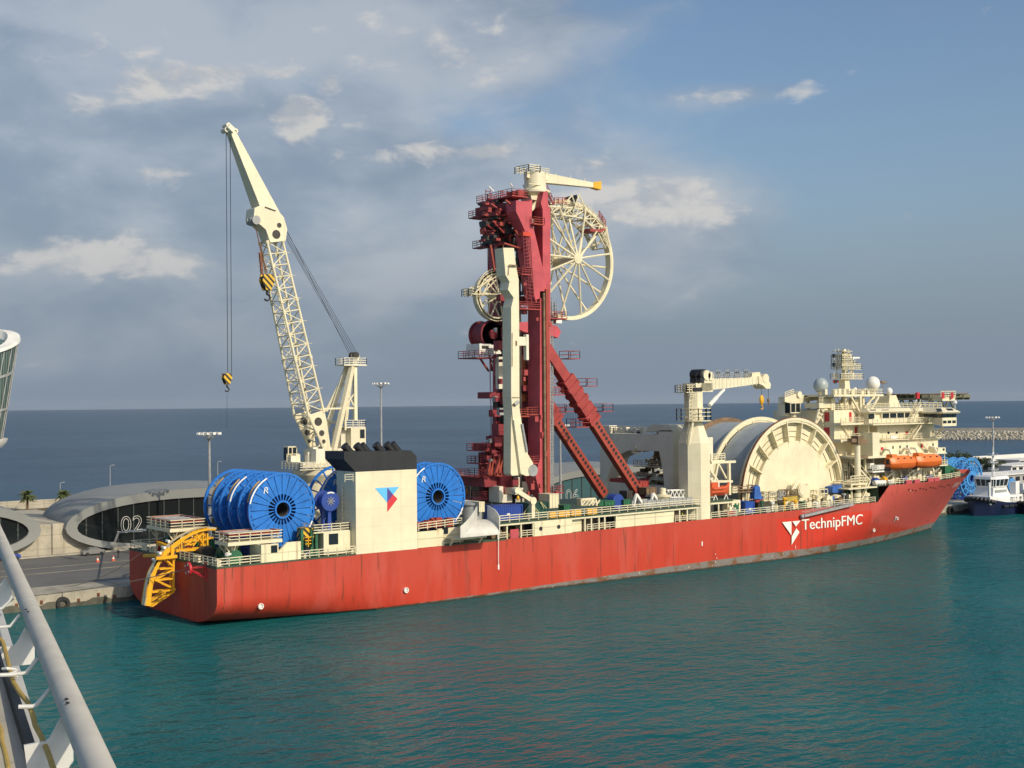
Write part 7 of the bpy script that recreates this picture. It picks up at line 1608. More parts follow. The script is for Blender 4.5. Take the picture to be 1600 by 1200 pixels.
for a, c0 in ((560,300),(585,305),(600,310)): p = W(*s_c(a, c0), Y=-3); mb.bar((p.x, -3, zr_), p, .14)
obj('aerial', mb, BROWN, ship, smooth=0)
# helideck
hc = W(*s_c(950, 345), Y=3); HR = 9.6
mb = MB(); oc8 = [(hc.x+HR*math.cos(PI/8+i*PI/4), 3+HR*math.sin(PI/8+i*PI/4)) for i in range(8)]; mb.prZ(oc8, hc.z-.15, hc.z+.15); hel = obj('helideck', mb, paint('helideck_green', (.07,.08,.05), .7, .3, .5), ship, smooth=0)
mb = MB()
for i in range(8):
    p = V(*oc8[i], hc.z-.1); q = V(*oc8[(i+1) % 8], hc.z-.1); o = V(p.x-hc.x, p.y-3, 0).normalized()*1.6; o2 = V(q.x-hc.x, q.y-3, 0).normalized()*1.6
    mb.bar(p+o+V(0,0,.2), q+o2+V(0,0,.2), .12); mb.bar(p, p+o+V(0,0,.2), .12)
    for k in range(1, 6): mb.bar(p.lerp(q, k/6), (p+o).lerp(q+o2, k/6)+V(0,0,.2), .07)
p = W(*s_c(1245,340), Y=-2); mb.bar((p.x-8, -2, hc.z-.3), p, .25); obj('safety_net', mb, BROWN, hel, smooth=0)
mb = MB()
for i in range(9): y = 3-HR*.85+HR*1.7*i/8; mb.bar((hc.x-HR*.85, y, hc.z-.5), (hc.x+HR*.85, y, hc.z-.5), .3, .7)
for i in range(7): x = hc.x-HR*.85+HR*1.7*i/6; mb.bar((x, 3-HR*.85, hc.z-1.1), (x, 3+HR*.85, hc.z-1.1), .3, .5)
for i in range(3):
    for y in (-5, 3, 10): x = hc.x-9+3.6*i; mb.bar((x, y, zb3-.2), (x+1.7, y, hc.z-1), .28); mb.bar((x+3.4, y, zb3-.2), (x+1.7, y, hc.z-1), .28)
obj('deck_truss', mb, paint('weathered_steel', (.17,.165,.11), .7, .3, .8), hel, smooth=0)
mb = MB(); mb.pbox(*s_c(1090,350), *s_c(1170,385), -8, 5); p0 = W(*s_c(1080,350), Y=-8.3); p1 = W(*s_c(1172,350), Y=-8.3); mb.rail([(p0.x, -8.3, p0.z-.6), (p1.x, -8.3, p0.z-.6)], 1.5, 1.0, .07); obj('helideck_access', mb, CREAM, hel, smooth=0)
mb = MB()
for a in (1093, 1150, 938): p = W(*s_c(a, 352), Y=-8.4); mb.box(p.x-.45, p.x+.45, -8.5, -8, p.z-.7, p.z+.7)
obj('fire_monitor', mb, REDD, hel, smooth=0)
mb = MB(); mb.pxY([s_c(760,350), s_c(800,350), s_c(830,425), s_c(755,425)], -8, 4); win_ = obj('funnel_casing', mb, CREAM, ship, smooth=0)
# provision crane aft of the bridge
mb = MB(); mb.pxY([s_c(105,360), s_c(180,340), s_c(210,348), s_c(405,350), s_c(412,370), s_c(250,388), s_c(210,400), s_c(135,400), s_c(105,390)], -1, 1.8); pcn = obj('provision_crane', mb, CREAM_CLEAN, ship, smooth=0)
mb = MB(); mb.pbox(*s_c(140,398), *s_c(200,460), -1.5, 2.4); cb2 = obj('crane_cab', mb, GLASS, pcn, smooth=0)
mb = MB(); p = W(*s_c(140,460), Y=-1.55); q = W(*s_c(200,398), Y=-1.55)
for u in (0, .5, 1): mb.bar((p.x+(q.x-p.x)*u, -1.6, p.z), (p.x+(q.x-p.x)*u, -1.6, q.z), .16)
for z in (p.z, q.z): mb.bar((p.x, -1.6, z), (q.x, -1.6, z), .2)
mb.pbox(*s_c(105,400), *s_c(140,480), 0, 2); mb.rail([W(*s_c(105,365), Y=-1.2), W(*s_c(160,345), Y=-1.2)], 1.1, 1, .06); p = W(*s_c(195,345), Y=-1.2); mb.cylY((p.x, -1.2, p.z), .7, -.2, 2.2, 14); mb.tube((p.x-1, -.2, zd(130)), (p.x-1, -.2, p.z-4), .8, 10); obj('cab_frame', mb, CREAM_CLEAN, pcn, smooth=0)
mb = MB()
for a, c, d, e in ((325,410,290,540),(345,410,345,540),(385,440,365,560),(330,430,385,540),(300,500,370,440),(315,450,350,540),(290,540,330,480)): mb.bar(W(*s_c(a, c), Y=-6), W(*s_c(d, e), Y=-6), .35); mb.bar(W(*s_c(a, c), Y=-3), W(*s_c(d, e), Y=-3), .3)
mb.pbox(*s_c(320,398), *s_c(420,430), -6.5, 4); p = W(*s_c(320,398), Y=-6.5); q = W(*s_c(420,398), Y=-6.5); mb.rail([(p.x, -6.5, p.z), (q.x, -6.5, p.z)], 1.2, 1, .05); obj('crane_rest', mb, CREAM, ship, smooth=0)
# post crane
p = W(*s_c(561, 880), Y=-13.5); z = W(*s_c(561, 645), Y=-13.5).z; mb = MB(); mb.lathe((p.x, -13.5, zd(150)), [(.65, 0), (.6, z-zd(150))], 14); pcr = obj('crane_post', mb, CREAM_CLEAN, ship)
mb = MB(); a = W(*s_c(510,632), Y=-13.5); b_ = W(*s_c(610,640), Y=-13.5); mb.bar(a, b_, 1.2, .8); mb.box(p.x-.9, p.x+.9, -14.4, -12.6, z-.4, z+1.4); mb.bar((p.x+.4, -13.5, W(*s_c(561,735), Y=-13.5).z), (bx0+3, -13.5, zB-.2), .5); obj('crane_head', mb, BROWN, pcr, smooth=0)
# galleries between reel and accommodation
mb = MB()
for c in (740, 815): p = W(*s_c(470, c), Y=-9); z = p.z; mb.box(p.x, bx0+2, -9, 4, z-.25, z); mb.rail([(p.x, -8.9, z), (bx0+2, -8.9, z)], 1.1, 1.3, .05)
a = W(*s_c(520,905), Y=-14.6); b_ = W(*s_c(620,890), Y=-14.6); mb.box(a.x, b_.x, -14.6, -8, a.z-.3, a.z); mb.rail([(a.x, -14.5, a.z), (b_.x, -14.5, a.z)], 1.6, 1.2, .07)
for x in (a.x+.3, b_.x-.3): mb.bar((x, -14.4, zd(150)), (x, -14.4, a.z), .3)
obj('gallery', mb, CREAM, ship, smooth=0)
mb = MB(); rnd = random.Random(51)
for i in range(40): p = W(*s_c(rnd.uniform(475,640), rnd.uniform(690,890)), Y=-6); s_ = rnd.uniform(.2, .8); mb.box(p.x-s_, p.x+s_, -6.5, -5.5, p.z-s_*.7, p.z+s_*.7)
for i in range(12): p = W(*s_c(rnd.uniform(475,640), 900), Y=-7.5); mb.bar((p.x, -7.5, zd(150)), (p.x, -7.5, zB), .14)
obj('deck_machinery', mb, GREYC, ship, smooth=0)
# lifeboats and davits
LBD = paint('lifeboat_dark_orange', (.60,.12,.015), .4, .08, .5)
def lifeboat(px, py, label):
    c = W(px, py, Y=-14.3); t = thing('lifeboat', (c.x, c.y, c.z-1.6), label, 'lifeboat', 'orange lifeboats under the boat deck')
    hl, hwd = 5.0, 1.55
    def sec(x, wd_, top, bot): return [(c.x+x, c.y+a*wd_, c.z+(b_*(top if b_ > 0 else bot))) for a, b_ in ((-.35,1),(-.8,.62),(-1,.1),(-1,-.0))] if False else None
    rings = []
    for u in (0, .05, .13, .3, .5, .7, .85, .95, 1.0):
        x = -hl+2*hl*u; k = min(1, .55+u*4) if u < .2 else max(.12, 1-max(0, (u-.68)/.32)**2*.85); tp = 1.55*(min(1, .72+u*3) if u < .12 else max(.35, 1-max(0, (u-.6)/.4)**2*.6)); 
        rings.append([(c.x+x, c.y+a*hwd*k, c.z+b_*tp) for a, b_ in ((-1,.0),(-.92,.45),(-.62,.92),(-.25,1.0),(.25,1.0),(.62,.92),(.92,.45),(1,.0))])
    mb = MB(); mb.loft(rings); p = (c.x-hl+1.6, c.y, c.z+1.4); mb.loft([[(p[0]-1.1, p[1]-.85, p[2]), (p[0]+1.0, p[1]-.85, p[2]), (p[0]+1.0, p[1]+.85, p[2]), (p[0]-1.1, p[1]+.85, p[2])], [(p[0]-.9, p[1]-.7, p[2]+.55), (p[0]+.6, p[1]-.7, p[2]+.55), (p[0]+.6, p[1]+.7, p[2]+.55), (p[0]-.9, p[1]+.7, p[2]+.55)]]); obj('canopy', mb, ORANGE, t, smooth=35)
    rings = []
    for u in (0, .06, .2, .5, .75, .9, 1.0):
        x = -hl+2*hl*u; k = min(1, .6+u*3) if u < .2 else max(.14, 1-max(0, (u-.62)/.38)**2*.86); dp = 1.5*(.75+.25*min(1, u/.25))*(1-max(0, (u-.8)/.2)*.35)
        rings.append([(c.x+x, c.y+a*hwd*k*1.05, c.z-b_*dp) for a, b_ in ((-1,-.02),(-.97,.25),(-.75,.7),(-.2,1),(.2,1),(.75,.7),(.97,.25),(1,-.02))])
    mb = MB(); mb.loft(rings); obj('boat_hull', mb, LBD, t, smooth=35)
    mb = MB()
    for x in (-3.0, -.8, 1.6): mb.box(c.x+x-.3, c.x+x+.3, c.y-hwd*.84, c.y-hwd*.80, c.z+.75, c.z+1.15)
    obj('porthole', mb, GLASS, t, smooth=0)
    mb = MB(); mb.ring((c.x+hl-9.9, c.y, c.z-1.2), .35, .5, -.5, .5, n=12); mb.box(c.x-hl-.05, c.x-hl, c.y-.4, c.y+.4, c.z-.2, c.z+.9); obj('propeller_guard', mb, BLACK, t)
    mb = MB()
    for x in (-3.6, 3.4):
        mb.path([(c.x+x, -11.6, zB), (c.x+x, -12.6, zB+1.3), (c.x+x, -13.8, zB+1.1), (c.x+x, -14.3, zB+.1)], .28, 6); mb.tube((c.x+x, -14.3, zB+.3), (c.x+x, -14.3, c.z+1.3), .07, 5)
        mb.bar((c.x+x, -11, FZ1-.2), (c.x+x+1.8, -13.8, c.z-1.7), .3)
    obj('davit', mb, GREYC, ship, smooth=0)
lifeboat(1409, 723, 'orange enclosed lifeboat nearer the stern, beside the white box')
lifeboat(1449.5, 720.5, 'orange enclosed lifeboat nearer the bow of the red ship')
mb = MB(); mb.pbox(*t_c(330,690), *t_c(498,745), -13.6, 1.5); p = W(*t_c(270,760), Y=-13.8); q = W(*t_c(515,755), Y=-13.8); mb.box(p.x, q.x, -13.8, -9, q.z-.3, q.z); mb.rail([(p.x, -13.7, q.z), (q.x, -13.7, q.z)], 1.1, 1.2, .05); mb.pbox(*t_c(240,670), *t_c(285,740), -12, 1); obj('embarkation_deck', mb, WHITE, ship, smooth=0)
mb = MB(); mb.pbox(*t_c(1085,475), *t_c(1180,540), -13.5, 3); mb.pbox(*t_c(1060,540), *t_c(1195,552), -13.7, 5); mb.pbox(*t_c(1060,690), *t_c(1210,705), -12.6, 3); p = W(*t_c(1110,690), Y=-12.6); q = W(*t_c(1205,690), Y=-12.6); mb.rail([p, q], 1.1, 1, .05); mb.bar(W(*t_c(1165,560), Y=-12), W(*t_c(1165,700), Y=-12), .14); mb.bar(W(*t_c(1085,345), Y=-11), W(*t_c(1110,330), Y=-12), .3); fb_ = obj('side_platform', mb, CREAM_CLEAN, ship, smooth=0)
mb = MB(); mb.pbox(*t_c(1145,485), *t_c(1168,512), -13.55, .05); obj('window', mb, GLASS, fb_, smooth=0)
# foredeck: railings, rafts, posts
mb = MB()
pts = []
for x in (FX1+1, 170, 177, 183, 188): pts.append((x, -max(1, hb(x, ztop(x)*.99)-.3), ztop(x)))
mb.rail(pts, 1.15, 1.6, .05); pts2 = [(x, hb(x, ztop(x)*.99)-.3, ztop(x)) for x in (175, 183, 188)]; mb.rail(pts2, 1.1, 1.6, .05); obj('foredeck_railing', mb, CREAM, ship, smooth=0)
mb = MB(); rnd = random.Random(61)
for i in range(21): x = bx0+4+i*1.45; mb.bar((x, -10.5-rnd.random()*2, FZ1), (x, -11, zB-.4 if i % 2 else FZ1+rnd.uniform(1.5, 3)), rnd.choice((.16, .25, .4)))
for i in range(22): x = rnd.uniform(bx0+4, bx1); s_ = rnd.uniform(.25, .7); y = rnd.uniform(-12.5, -10); mb.box(x-s_, x+s_, y-.4, y+.4, FZ1, FZ1+rnd.uniform(.6, 2.4))
obj('deck_fitting', mb, CREAM, ship, smooth=0)
for i, (a, c) in enumerate(((318, 912), (385, 910), (480, 905))):
    p = W(*t_c(a, c), Y=-14.2); mb = MB(); mb.tube((p.x-.95, p.y, p.z), (p.x+.95, p.y, p.z), .48, 14); 
    for x in (-.5, .5): mb.tube((p.x+x-.05, p.y, p.z), (p.x+x+.05, p.y, p.z), .51, 14); mb.box(p.x+x-.08, p.x+x+.08, p.y-.5, p.y+.5, FZ1-.05, p.z)
    tag(obj('liferaft_canister', mb, WHITE), ['white liferaft canister beside the head of the ship stairs', 'white liferaft canister left of the yellow one on the foredeck', 'white liferaft canister right of the yellow one on the foredeck'][i], 'liferaft', 'liferaft canisters on the foredeck')
p = W(*t_c(428, 905), Y=-13.8); mb = MB(); mb.box(p.x-.5, p.x+.5, -14, -13, FZ1-.05, p.z+.9); mb.lathe((p.x, -13.5, p.z+.9), [(.4, 0), (.2, .3)], 8); obj('yellow_locker', mb, YELLOW, ship, smooth=0)
for a, c in ((670,885),(975,860),(300,900)): p = W(*t_c(a, c), Y=-13.6); mb = MB(); mb.cylY((p.x, -13.6, p.z), .85, -.5, .5, 16); mb.box(p.x-.9, p.x+.9, -14, -13.2, p.z-.9, p.z-.3); obj('covered_winch', mb, DBLUE, ship)
for a, c in ((645,905),(760,895),(968,882),(1070,870)): p = W(*t_c(a, c), Y=-14.3); yy = -hb(p.x, ztop(p.x)*.99); mb = MB(); mb.box(p.x-1.0, p.x+1.0, yy-.05, yy+.3, ztop(p.x)-.1, ztop(p.x)+.75); obj('fairlead', mb, TRED, ship, smooth=0)
mb = MB(); p = W(*t_c(1190, 790), Y=-3); mb.prY([(p.x-2, FZ1), (p.x+4, FZ1), (p.x+4, FZ1+1), (p.x-2, FZ1+3.0)], -4, -1); obj('covered_winch', mb, GREEN, ship, smooth=0)
for i in range(8): x = 178+i*2.6; mb = MB(); mb.lathe((x, (i % 3-1)*3.2-2, FD), [(.5, 0), (.4, 1.0), (.7, 1.2), (.7, 1.5), (.2, 1.6)], 10); obj('ventilator', mb, (BROWN, CREAM, YELLOW)[i % 3], ship)
mb = MB()
for i in range(9): x = 180+i*2.3; y = hb(x, ztop(x)*.97)-.25; mb.bar((x, y, ztop(x)-.1), (x, y-1.0, FD), .18)
obj('bulwark_stay', mb, TRED, ship, smooth=0)
for i, x in enumerate((FX0-1.5, FX0-4, FX0-7, FX0-10)): mb = MB(); mb.lathe((x, -14+i*.3, zd(x)-.05), [(.7, 0), (.7, 1.2), (1.0, 1.3), (1.0, 1.9), (.3, 2.1)], 14); obj('ventilator', mb, CREAM, ship)
mb = MB(); p = W(*t_c(325, 1000), Y=-15); mb.bar((p.x, -15, zd(p.x)), (p.x, -15, FZ1-.2), .25); mb.box(FX0-9, FX0+.6, -15.6, -8, FZ1-.35, FZ1-.1); obj('deck_overhang', mb, CREAM, ship, smooth=0)
# ================================================================== right-hand quay: reels, tug, buildings, trees
bq = W(1518, 745, Y=30); SPR = 5.2*5.3/4.9
t1 = W(1517.5, 747, Y=27); Rq = (W(1517.5, 716.5, Y=27).z-W(1517.5, 778, Y=27).z)/2
g = 'pale blue reels on the far quay'
YELP = paint('pale_yellow_cable', (.62,.52,.25), .6, .15, 1)
def quay_reel(c, R, w, label, near=False, pack=None):
    return cable_reel(c, R, w, label, g, mat=LBLUE, near_solid=near, far_solid=False, pack=pack, packR=.7, mark=False)
quay_reel((t1.x, 27, GZ+Rq+.3), Rq, 3.5, 'pale blue spoked reel on the quay just off the bow')
t2 = W(1500, 738, Y=40); quay_reel((t2.x, 36, GZ+Rq+.3), Rq*.95, 3.5, 'pale blue reel on the quay, middle one behind the bow')
t3 = W(1490, 742, Y=45); quay_reel((t3.x, 45, GZ+Rq), Rq*.95, 3.5, 'pale blue reel wound with pale yellow cable behind the bow', True, YELP)
# tug
TB = paint('tug_blue_paint', (.007,.013,.055), .4, .2, .4, .3); TW_ = paint('tug_white_paint', (.78,.78,.76), .45, .06, .5, .15)
tux = W(1521, 776, Y=12).x; YC = 12.0
tug = thing('tugboat', (tux+13, YC, 0), 'dark blue and white harbour tug moored right of the ship bow', 'tug')
def tug_ring(x, hw, top, fl): return [(x, YC-hw-fl, top), (x, YC-hw, 0), (x, YC-hw*.7, -1.2), (x, YC+hw*.7, -1.2), (x, YC+hw, 0), (x, YC+hw+fl, top)]
mb = MB(); mb.loft([tug_ring(tux+a, b_, c, d) for a, b_, c, d in ((-.3,.3,4.9,.5),(1.2,1.8,4.6,.9),(3.5,3.4,4.1,.9),(7,4.3,3.5,.7),(12,4.6,3.1,.4),(20,4.6,2.9,.3),(27,4.2,2.9,.3),(30,3.4,3.0,.3))]); obj('hull', mb, TB, tug, smooth=35)
mb = MB()
for i in range(13): a = PI*(i/12-.5); p = V(tux+3.4-3.6*math.cos(a), YC+3.9*math.sin(a), 3.6+.9*math.cos(a)); mb.ball(p, .6, 8, 6)
for i in range(9): mb.tube((tux+6+i*2.6, YC-4.95, 2.3), (tux+8.2+i*2.6, YC-4.9, 2.3), .4, 8)
obj('bow_fender', mb, BLACK, tug)
mb = MB(); mb.loft([[(tux+a, YC-y_, z), (tux+a, YC-y_+.2, z), (tux+a, YC-y_+.2, z+.9), (tux+a, YC-y_, z+.9)] for a, y_, z in ((2.5,3.1,4.3),(6,4.6,3.6),(9,5.0,3.3))]); obj('bulwark', mb, TW_, tug)
def tx(px, y): return W(px, 765, Y=y).x
def tz(px, py, y): return W(px, py, Y=y).z
a, b_ = tx(1547, 8.5), tx(1598, 8.5); mb = MB(); mb.box(a, b_, 8.5, 15.5, 2.9, 5.0); a2, b2 = tx(1553.5, 9.2), tx(1574, 9.2); zw0 = tz(1564, 762, 9.2); mb.loft([[(a2-1.0, 9.0, 5.0), (b2+1.0, 9.0, 5.0), (b2+1, 15, 5.0), (a2-1, 15, 5.0)], [(a2, 9.4, zw0), (b2, 9.4, zw0), (b2, 14.6, zw0), (a2, 14.6, zw0)]]); dk_ = obj('deckhouse', mb, TW_, tug, smooth=0)
mb = MB(); mb.box(a2+.3, b2-.6, 9.0, 9.12, 5.9, 6.6)
for i in range(7): mb.box(a2+.4+i*.5, a2+.7+i*.5, 8.98, 9.0, 6.0, 6.5)
obj('name_board', mb, GREYM, dk_, smooth=0)
for i in range(3): mb = MB(); x = b_-1.2-i*2.2; mb.box(x-.5, x+.5, 8.44, 8.5, 3.6, 4.4); obj('window', mb, GLASS, dk_, smooth=0)
def oct_(x0, x1, y0, y1, z, c=.9): return [(x0, y0+c, z), (x0+c, y0, z), (x1-c, y0, z), (x1, y0+c, z), (x1, y1-c, z), (x1-c, y1, z), (x0+c, y1, z), (x0, y1-c, z)]
w0_, w1_ = a2-.3, b2+.3; zs, ze, zr2 = tz(1564, 759, 9.2), tz(1564, 748.5, 9.2), tz(1564, 744, 9.2)
mb = MB(); mb.loft([oct_(w0_, w1_, 9.2, 14.8, zw0), oct_(w0_-.2, w1_+.2, 9.0, 15.0, zs)]); mb.loft([oct_(w0_-.7, w1_+.7, 8.6, 15.4, ze), oct_(w0_-.4, w1_+.4, 8.9, 15.1, zr2)]); whs = obj('wheelhouse', mb, TW_, tug, smooth=0)
mb = MB(); mb.loft([oct_(w0_-.1, w1_+.1, 9.1, 14.9, zs), oct_(w0_-.4, w1_+.4, 8.8, 15.2, ze)]); obj('window', mb, GLASS, whs, smooth=0)
mb = MB(); A_ = oct_(w0_-.15, w1_+.15, 9.05, 14.95, zs); B_ = oct_(w0_-.45, w1_+.45, 8.75, 15.25, ze)
for i in range(8):
    mb.bar(A_[i], B_[i], .22); 
    for u in ((.33, .66) if i % 2 else (.5,)): mb.bar(Vector(A_[i]).lerp(Vector(A_[(i+1) % 8]), u), Vector(B_[i]).lerp(Vector(B_[(i+1) % 8]), u), .16)
obj('window_frame', mb, TW_, whs, smooth=0)
mb = MB(); mx_ = (w0_+w1_)/2; zm_ = tz(1564, 706, 12); mb.tube((mx_+1, YC, zr2), (mx_+1, YC, zm_), .4, 8, .25)
for py in (711, 722, 733): z = tz(1564, py, 12); mb.box(mx_, mx_+2, YC-1, YC+1, z-.1, z); mb.bar((mx_+1, YC-1.5, z+.4), (mx_+1, YC+1.5, z+.4), .2)
mb.bar((mx_+1, YC, zm_), (mx_+1, YC, zm_+1.5), .1); mb.rail([(w0_, 9, zr2), (w1_, 9, zr2)], 1.0, 1, .05); obj('mast', mb, TW_, tug)
mb = MB(); x = tx(1545, 9); mb.box(x, x+.5, 8.8, 9.3, 3, tz(1545, 754, 9)); x = tx(1583, 11); mb.box(x, x+1.8, 10.2, 12, 5, 8.2); mb.box(x+3.5, x+5.3, 10.2, 12, 5, 7.6); obj('exhaust_funnel', mb, TW_, tug, smooth=0)
mb = MB(); mb.rail([(tux+9, YC-4.9, 3.2), (tux+14, YC-4.9, 3.1), (tux+28, YC-4.4, 2.9)], 1.0, 1.6, .05); rnd = random.Random(71)
for i in range(16): x = tux+rnd.uniform(5, 27); mb.box(x-.4, x+.4, 7.8, 8.4, 3, 3+rnd.uniform(.4, 1.6))
obj('railing', mb, TW_, tug, smooth=0)
mb = MB(); mb.box(tux+3.2, tux+8, 10, 14, 3.6, 4.1); mb.cylY((tux+6, YC, 4.6), .8, -1.2, 1.2, 14); obj('tow_winch', mb, GREYM, tug)
p = W(1581, 758, Y=20); mb = MB(); mb.ring((p.x, 20, p.z), .1, 2.0, -.1, .1, n=20); mb.bar((p.x, 20, p.z-1.9), (p.x, 20, GZ), .3); tag(obj('dish_sign', mb, LBLUE), 'round pale blue disc on a post behind the tug', 'disc')
# second tug, cut by the picture edge
p = W(1590, 803, Z=0); tug2 = thing('tugboat', (p.x+10, 5, 0), 'dark tug with black fenders cut off by the right picture edge', 'tug')
mb = MB(); mb.loft([[(p.x+a, 5-b_, c), (p.x+a, 5-b_*.9, 0), (p.x+a, 5, -1), (p.x+a, 5+b_*.9, 0), (p.x+a, 5+b_, c)] for a, b_, c in ((0,.3,3.4),(1.5,2.2,3.1),(5,4,2.5),(14,4.4,2),(24,4.2,2))]); obj('hull', mb, TB, tug2, smooth=35)
mb = MB()
for i in range(9): a = PI*(i/8-.5); mb.ball((p.x+2.5-2.8*math.cos(a), 5+3.3*math.sin(a), 2.4+.7*math.cos(a)), .6, 8, 6)
obj('bow_fender', mb, BLACK, tug2); mb = MB(); mb.box(p.x+6, p.x+16, 2.5, 7.5, 2, 4.6); mb.box(p.x+7, p.x+12, 3, 7, 4.6, 8); obj('deckhouse', mb, TW_, tug2, smooth=0); mb = MB(); mb.box(p.x+6.9, p.x+12.1, 2.9, 7.1, 6.4, 7.5); obj('window', mb, GLASS, tug2, smooth=0)
# low white buildings
BW = paint('white_render', (.74,.73,.69), .7, .08, .2, .2, (.4,.37,.3))
def bld(px0, px1, pt, pb, Y, dy, label, rows=1, ncol=6, roof=None, mat=BW):
    xm = (px0+px1)/2; x0 = W(px0, pb, Y=Y).x; x1 = W(px1, pb, Y=Y).x; z1 = W(xm, pt, Y=Y).z
    t = thing('harbour_building', ((x0+x1)/2, Y+dy/2, GZ), label, 'building', 'low white harbour buildings'); mb = MB(); mb.box(x0, x1, Y, Y+dy, GZ-.3, z1); obj('wall', mb, mat, t, smooth=0)
    mb = MB(); mb.box(x0-.5, x1+.5, Y-.7, Y+dy+.5, z1, z1+.35); obj('roof', mb, roof or BW, t, smooth=0)
    for r in range(rows):
        for i in range(ncol):
            a = x0+(x1-x0)*(i+.2)/ncol; b_ = x0+(x1-x0)*(i+.8)/ncol; h = (z1-GZ)/rows; mb = MB(); mb.box(a, b_, Y-.06, Y+.05, GZ+h*r+h*.35, GZ+h*r+h*.78); w_ = obj('window', mb, GLASS, t, smooth=0)
            mb = MB(); mb.box(a-.1, b_+.1, Y-.16, Y-.06, GZ+h*r+h*.29, GZ+h*r+h*.35); obj('sill', mb, BW, w_, smooth=0)
bld(1538, 1640, 741, 775, 52, 10, 'long low grey and white building close behind the tug', 1, 9, mat=paint('grey_render', (.36,.36,.35), .7, .1, .3))
bld(1580, 1640, 727, 745, 92, 12, 'white flat roofed building with a window band behind the mast', 1, 6)
bld(1592, 1650, 718, 735, 118, 10, 'white tall block at the right picture edge above the others', 2, 5)
bld(1535, 1578, 729, 742, 112, 8, 'white low shed left of the light mast behind the trees', 1, 4)
mb = MB(); a = W(1525, 742, Y=128); b_ = W(1640, 740, Y=128); mb.box(a.x, b_.x+40, 140, 140.6, GZ-.2, GZ+3); tag(obj('shore_wall', mb, BW, smooth=0), 'white boundary wall along the far shore at right', 'wall')
# trees
LEAF = paint('dark_foliage', (.045,.065,.022), .7, .55, 1.2)
def tree(p, h, r, label, seed, grp='trees beyond the far quay'):
    rnd = random.Random(seed); t = thing('tree', p, label, 'tree', grp)
    mb = MB(); mb.tube(p, V(*p)+V(0,0,h*.55), .28, 8, .16); tips = []
    for i in range(6): a = 2*PI*i/6+rnd.random(); q = V(*p)+V(math.cos(a)*r*.6, math.sin(a)*r*.6, h*rnd.uniform(.6, .85)); mb.tube(V(*p)+V(0,0,h*.4), q, .14, 6, .05); tips.append(q)
    obj('trunk', mb, TRUNK, t); mb = MB()
    cl = [q for q in tips]+[V(*p)+V(rnd.uniform(-1,1)*r*.75, rnd.uniform(-1,1)*r*.75, h*rnd.uniform(.45, .98)) for _ in range(14)]
    for c in cl:
        rc = r*rnd.uniform(.25, .42)
        for k in range(60):
            d = V(rnd.gauss(0,1), rnd.gauss(0,1), rnd.gauss(0,.8)).normalized(); q = c+d*rc*rnd.uniform(.5, 1.05); s_ = rnd.uniform(.14, .34); u = V(rnd.gauss(0,1), rnd.gauss(0,1), rnd.gauss(0,1)).normalized(); w = u.cross(d)
            if w.length < .1: continue
            w.normalize(); mb.add([q-u*s_-w*s_*.6, q+u*s_*.2-w*s_, q+u*s_+w*s_*.4, q-u*s_*.3+w*s_*.8], [(0,1,2,3)])
    obj('crown', mb, LEAF, t, smooth=0)
for i, (px, pb, pt, Y, r) in enumerate(((1476, 736, 712, 115, 4.0), (1497, 738, 707, 118, 4.4), (1510, 738, 710, 118, 4.0), (1536, 738, 716, 116, 3.0), (1549, 748, 725, 100, 3.0), (1561, 745, 722, 104, 3.0), (1574, 742, 724, 106, 2.6))):
    b_ = W(px, pb, Y=Y); p = V(b_.x, Y, GZ); h = W(px, pt, Y=Y).z-GZ
    tree(p, h, r, ['dark bushy tree hidden low behind the ship superstructure', 'dark round tree just above the pale yellow reel', 'dark tree just above the spoked quay reel', 'small dark tree between reel and light mast', 'low dark tree left against the light mast', 'low dark tree right of the light mast foot', 'small bush behind the tug mast'][i], 100+i)
mb = MB(); rnd = random.Random(77)
for i in range(70): x = rnd.uniform(252, 300); y = rnd.uniform(QY+3, QY+14); s_ = rnd.uniform(.3, .9); mb.box(x-s_, x+s_, y-s_*.6, y+s_*.6, GZ, GZ+rnd.uniform(.3, 1.4))
tag(struct(obj('quay_clutter', mb, BROWN, smooth=0), 'stuff'), 'heap of brown fittings on the quay beneath the spoked reel', 'fittings')
mb = MB(); p = W(1484, 792, Y=QY-.3); mb.ring((p.x, QY-.4, 1.0), .6, 1.2, -.35, .35, n=20); tag(obj('tyre_fender', mb, BLACK), 'large black tyre fender on the quay wall ahead of the bow', 'fender')
# ================================================================== leaning glass building at the left edge
Yg = 110
ctr = W(-20, 690, Y=Yg); top = W(-6, 535, Y=Yg); sc = ((ctr-CAMC).dot(CAMF))/CF
gt = thing('glass_tower', (ctr.x, Yg, GZ), 'leaning glass tower with a white rim at the left picture edge', 'building')
def ell(cx, cz, rx, ry, tilt, n=40): return [(cx+rx*math.cos(2*PI*i/n), Yg+ry*math.sin(2*PI*i/n), cz+tilt*math.cos(2*PI*i/n)-tilt*.9*math.sin(2*PI*i/n)*.0) for i in range(n)]
zb_ = W(0, 684, Y=Yg).z; zt_ = W(0, 538, Y=Yg).z
xr_b = W(1.5, 672, Y=Yg).x; xr_t = W(26.5, 526, Y=Yg).x; rx = 9.5
def slant(cx, cz, rx, ry, n=48):   # high on the far right side, dipping toward us and left
    return [(cx+rx*math.cos(2*PI*i/n), Yg+ry*math.sin(2*PI*i/n), cz+2.1*math.cos(2*PI*i/n)+2.6*math.sin(2*PI*i/n)) for i in range(n)]
ztop_ = W(26.5, 524, Y=Yg).z-2.1
TOPR = slant(xr_t-rx, ztop_, rx, 8); BOTR = ell(xr_b-rx*.94, zb_, rx*.94, 7.5, 0, 48)
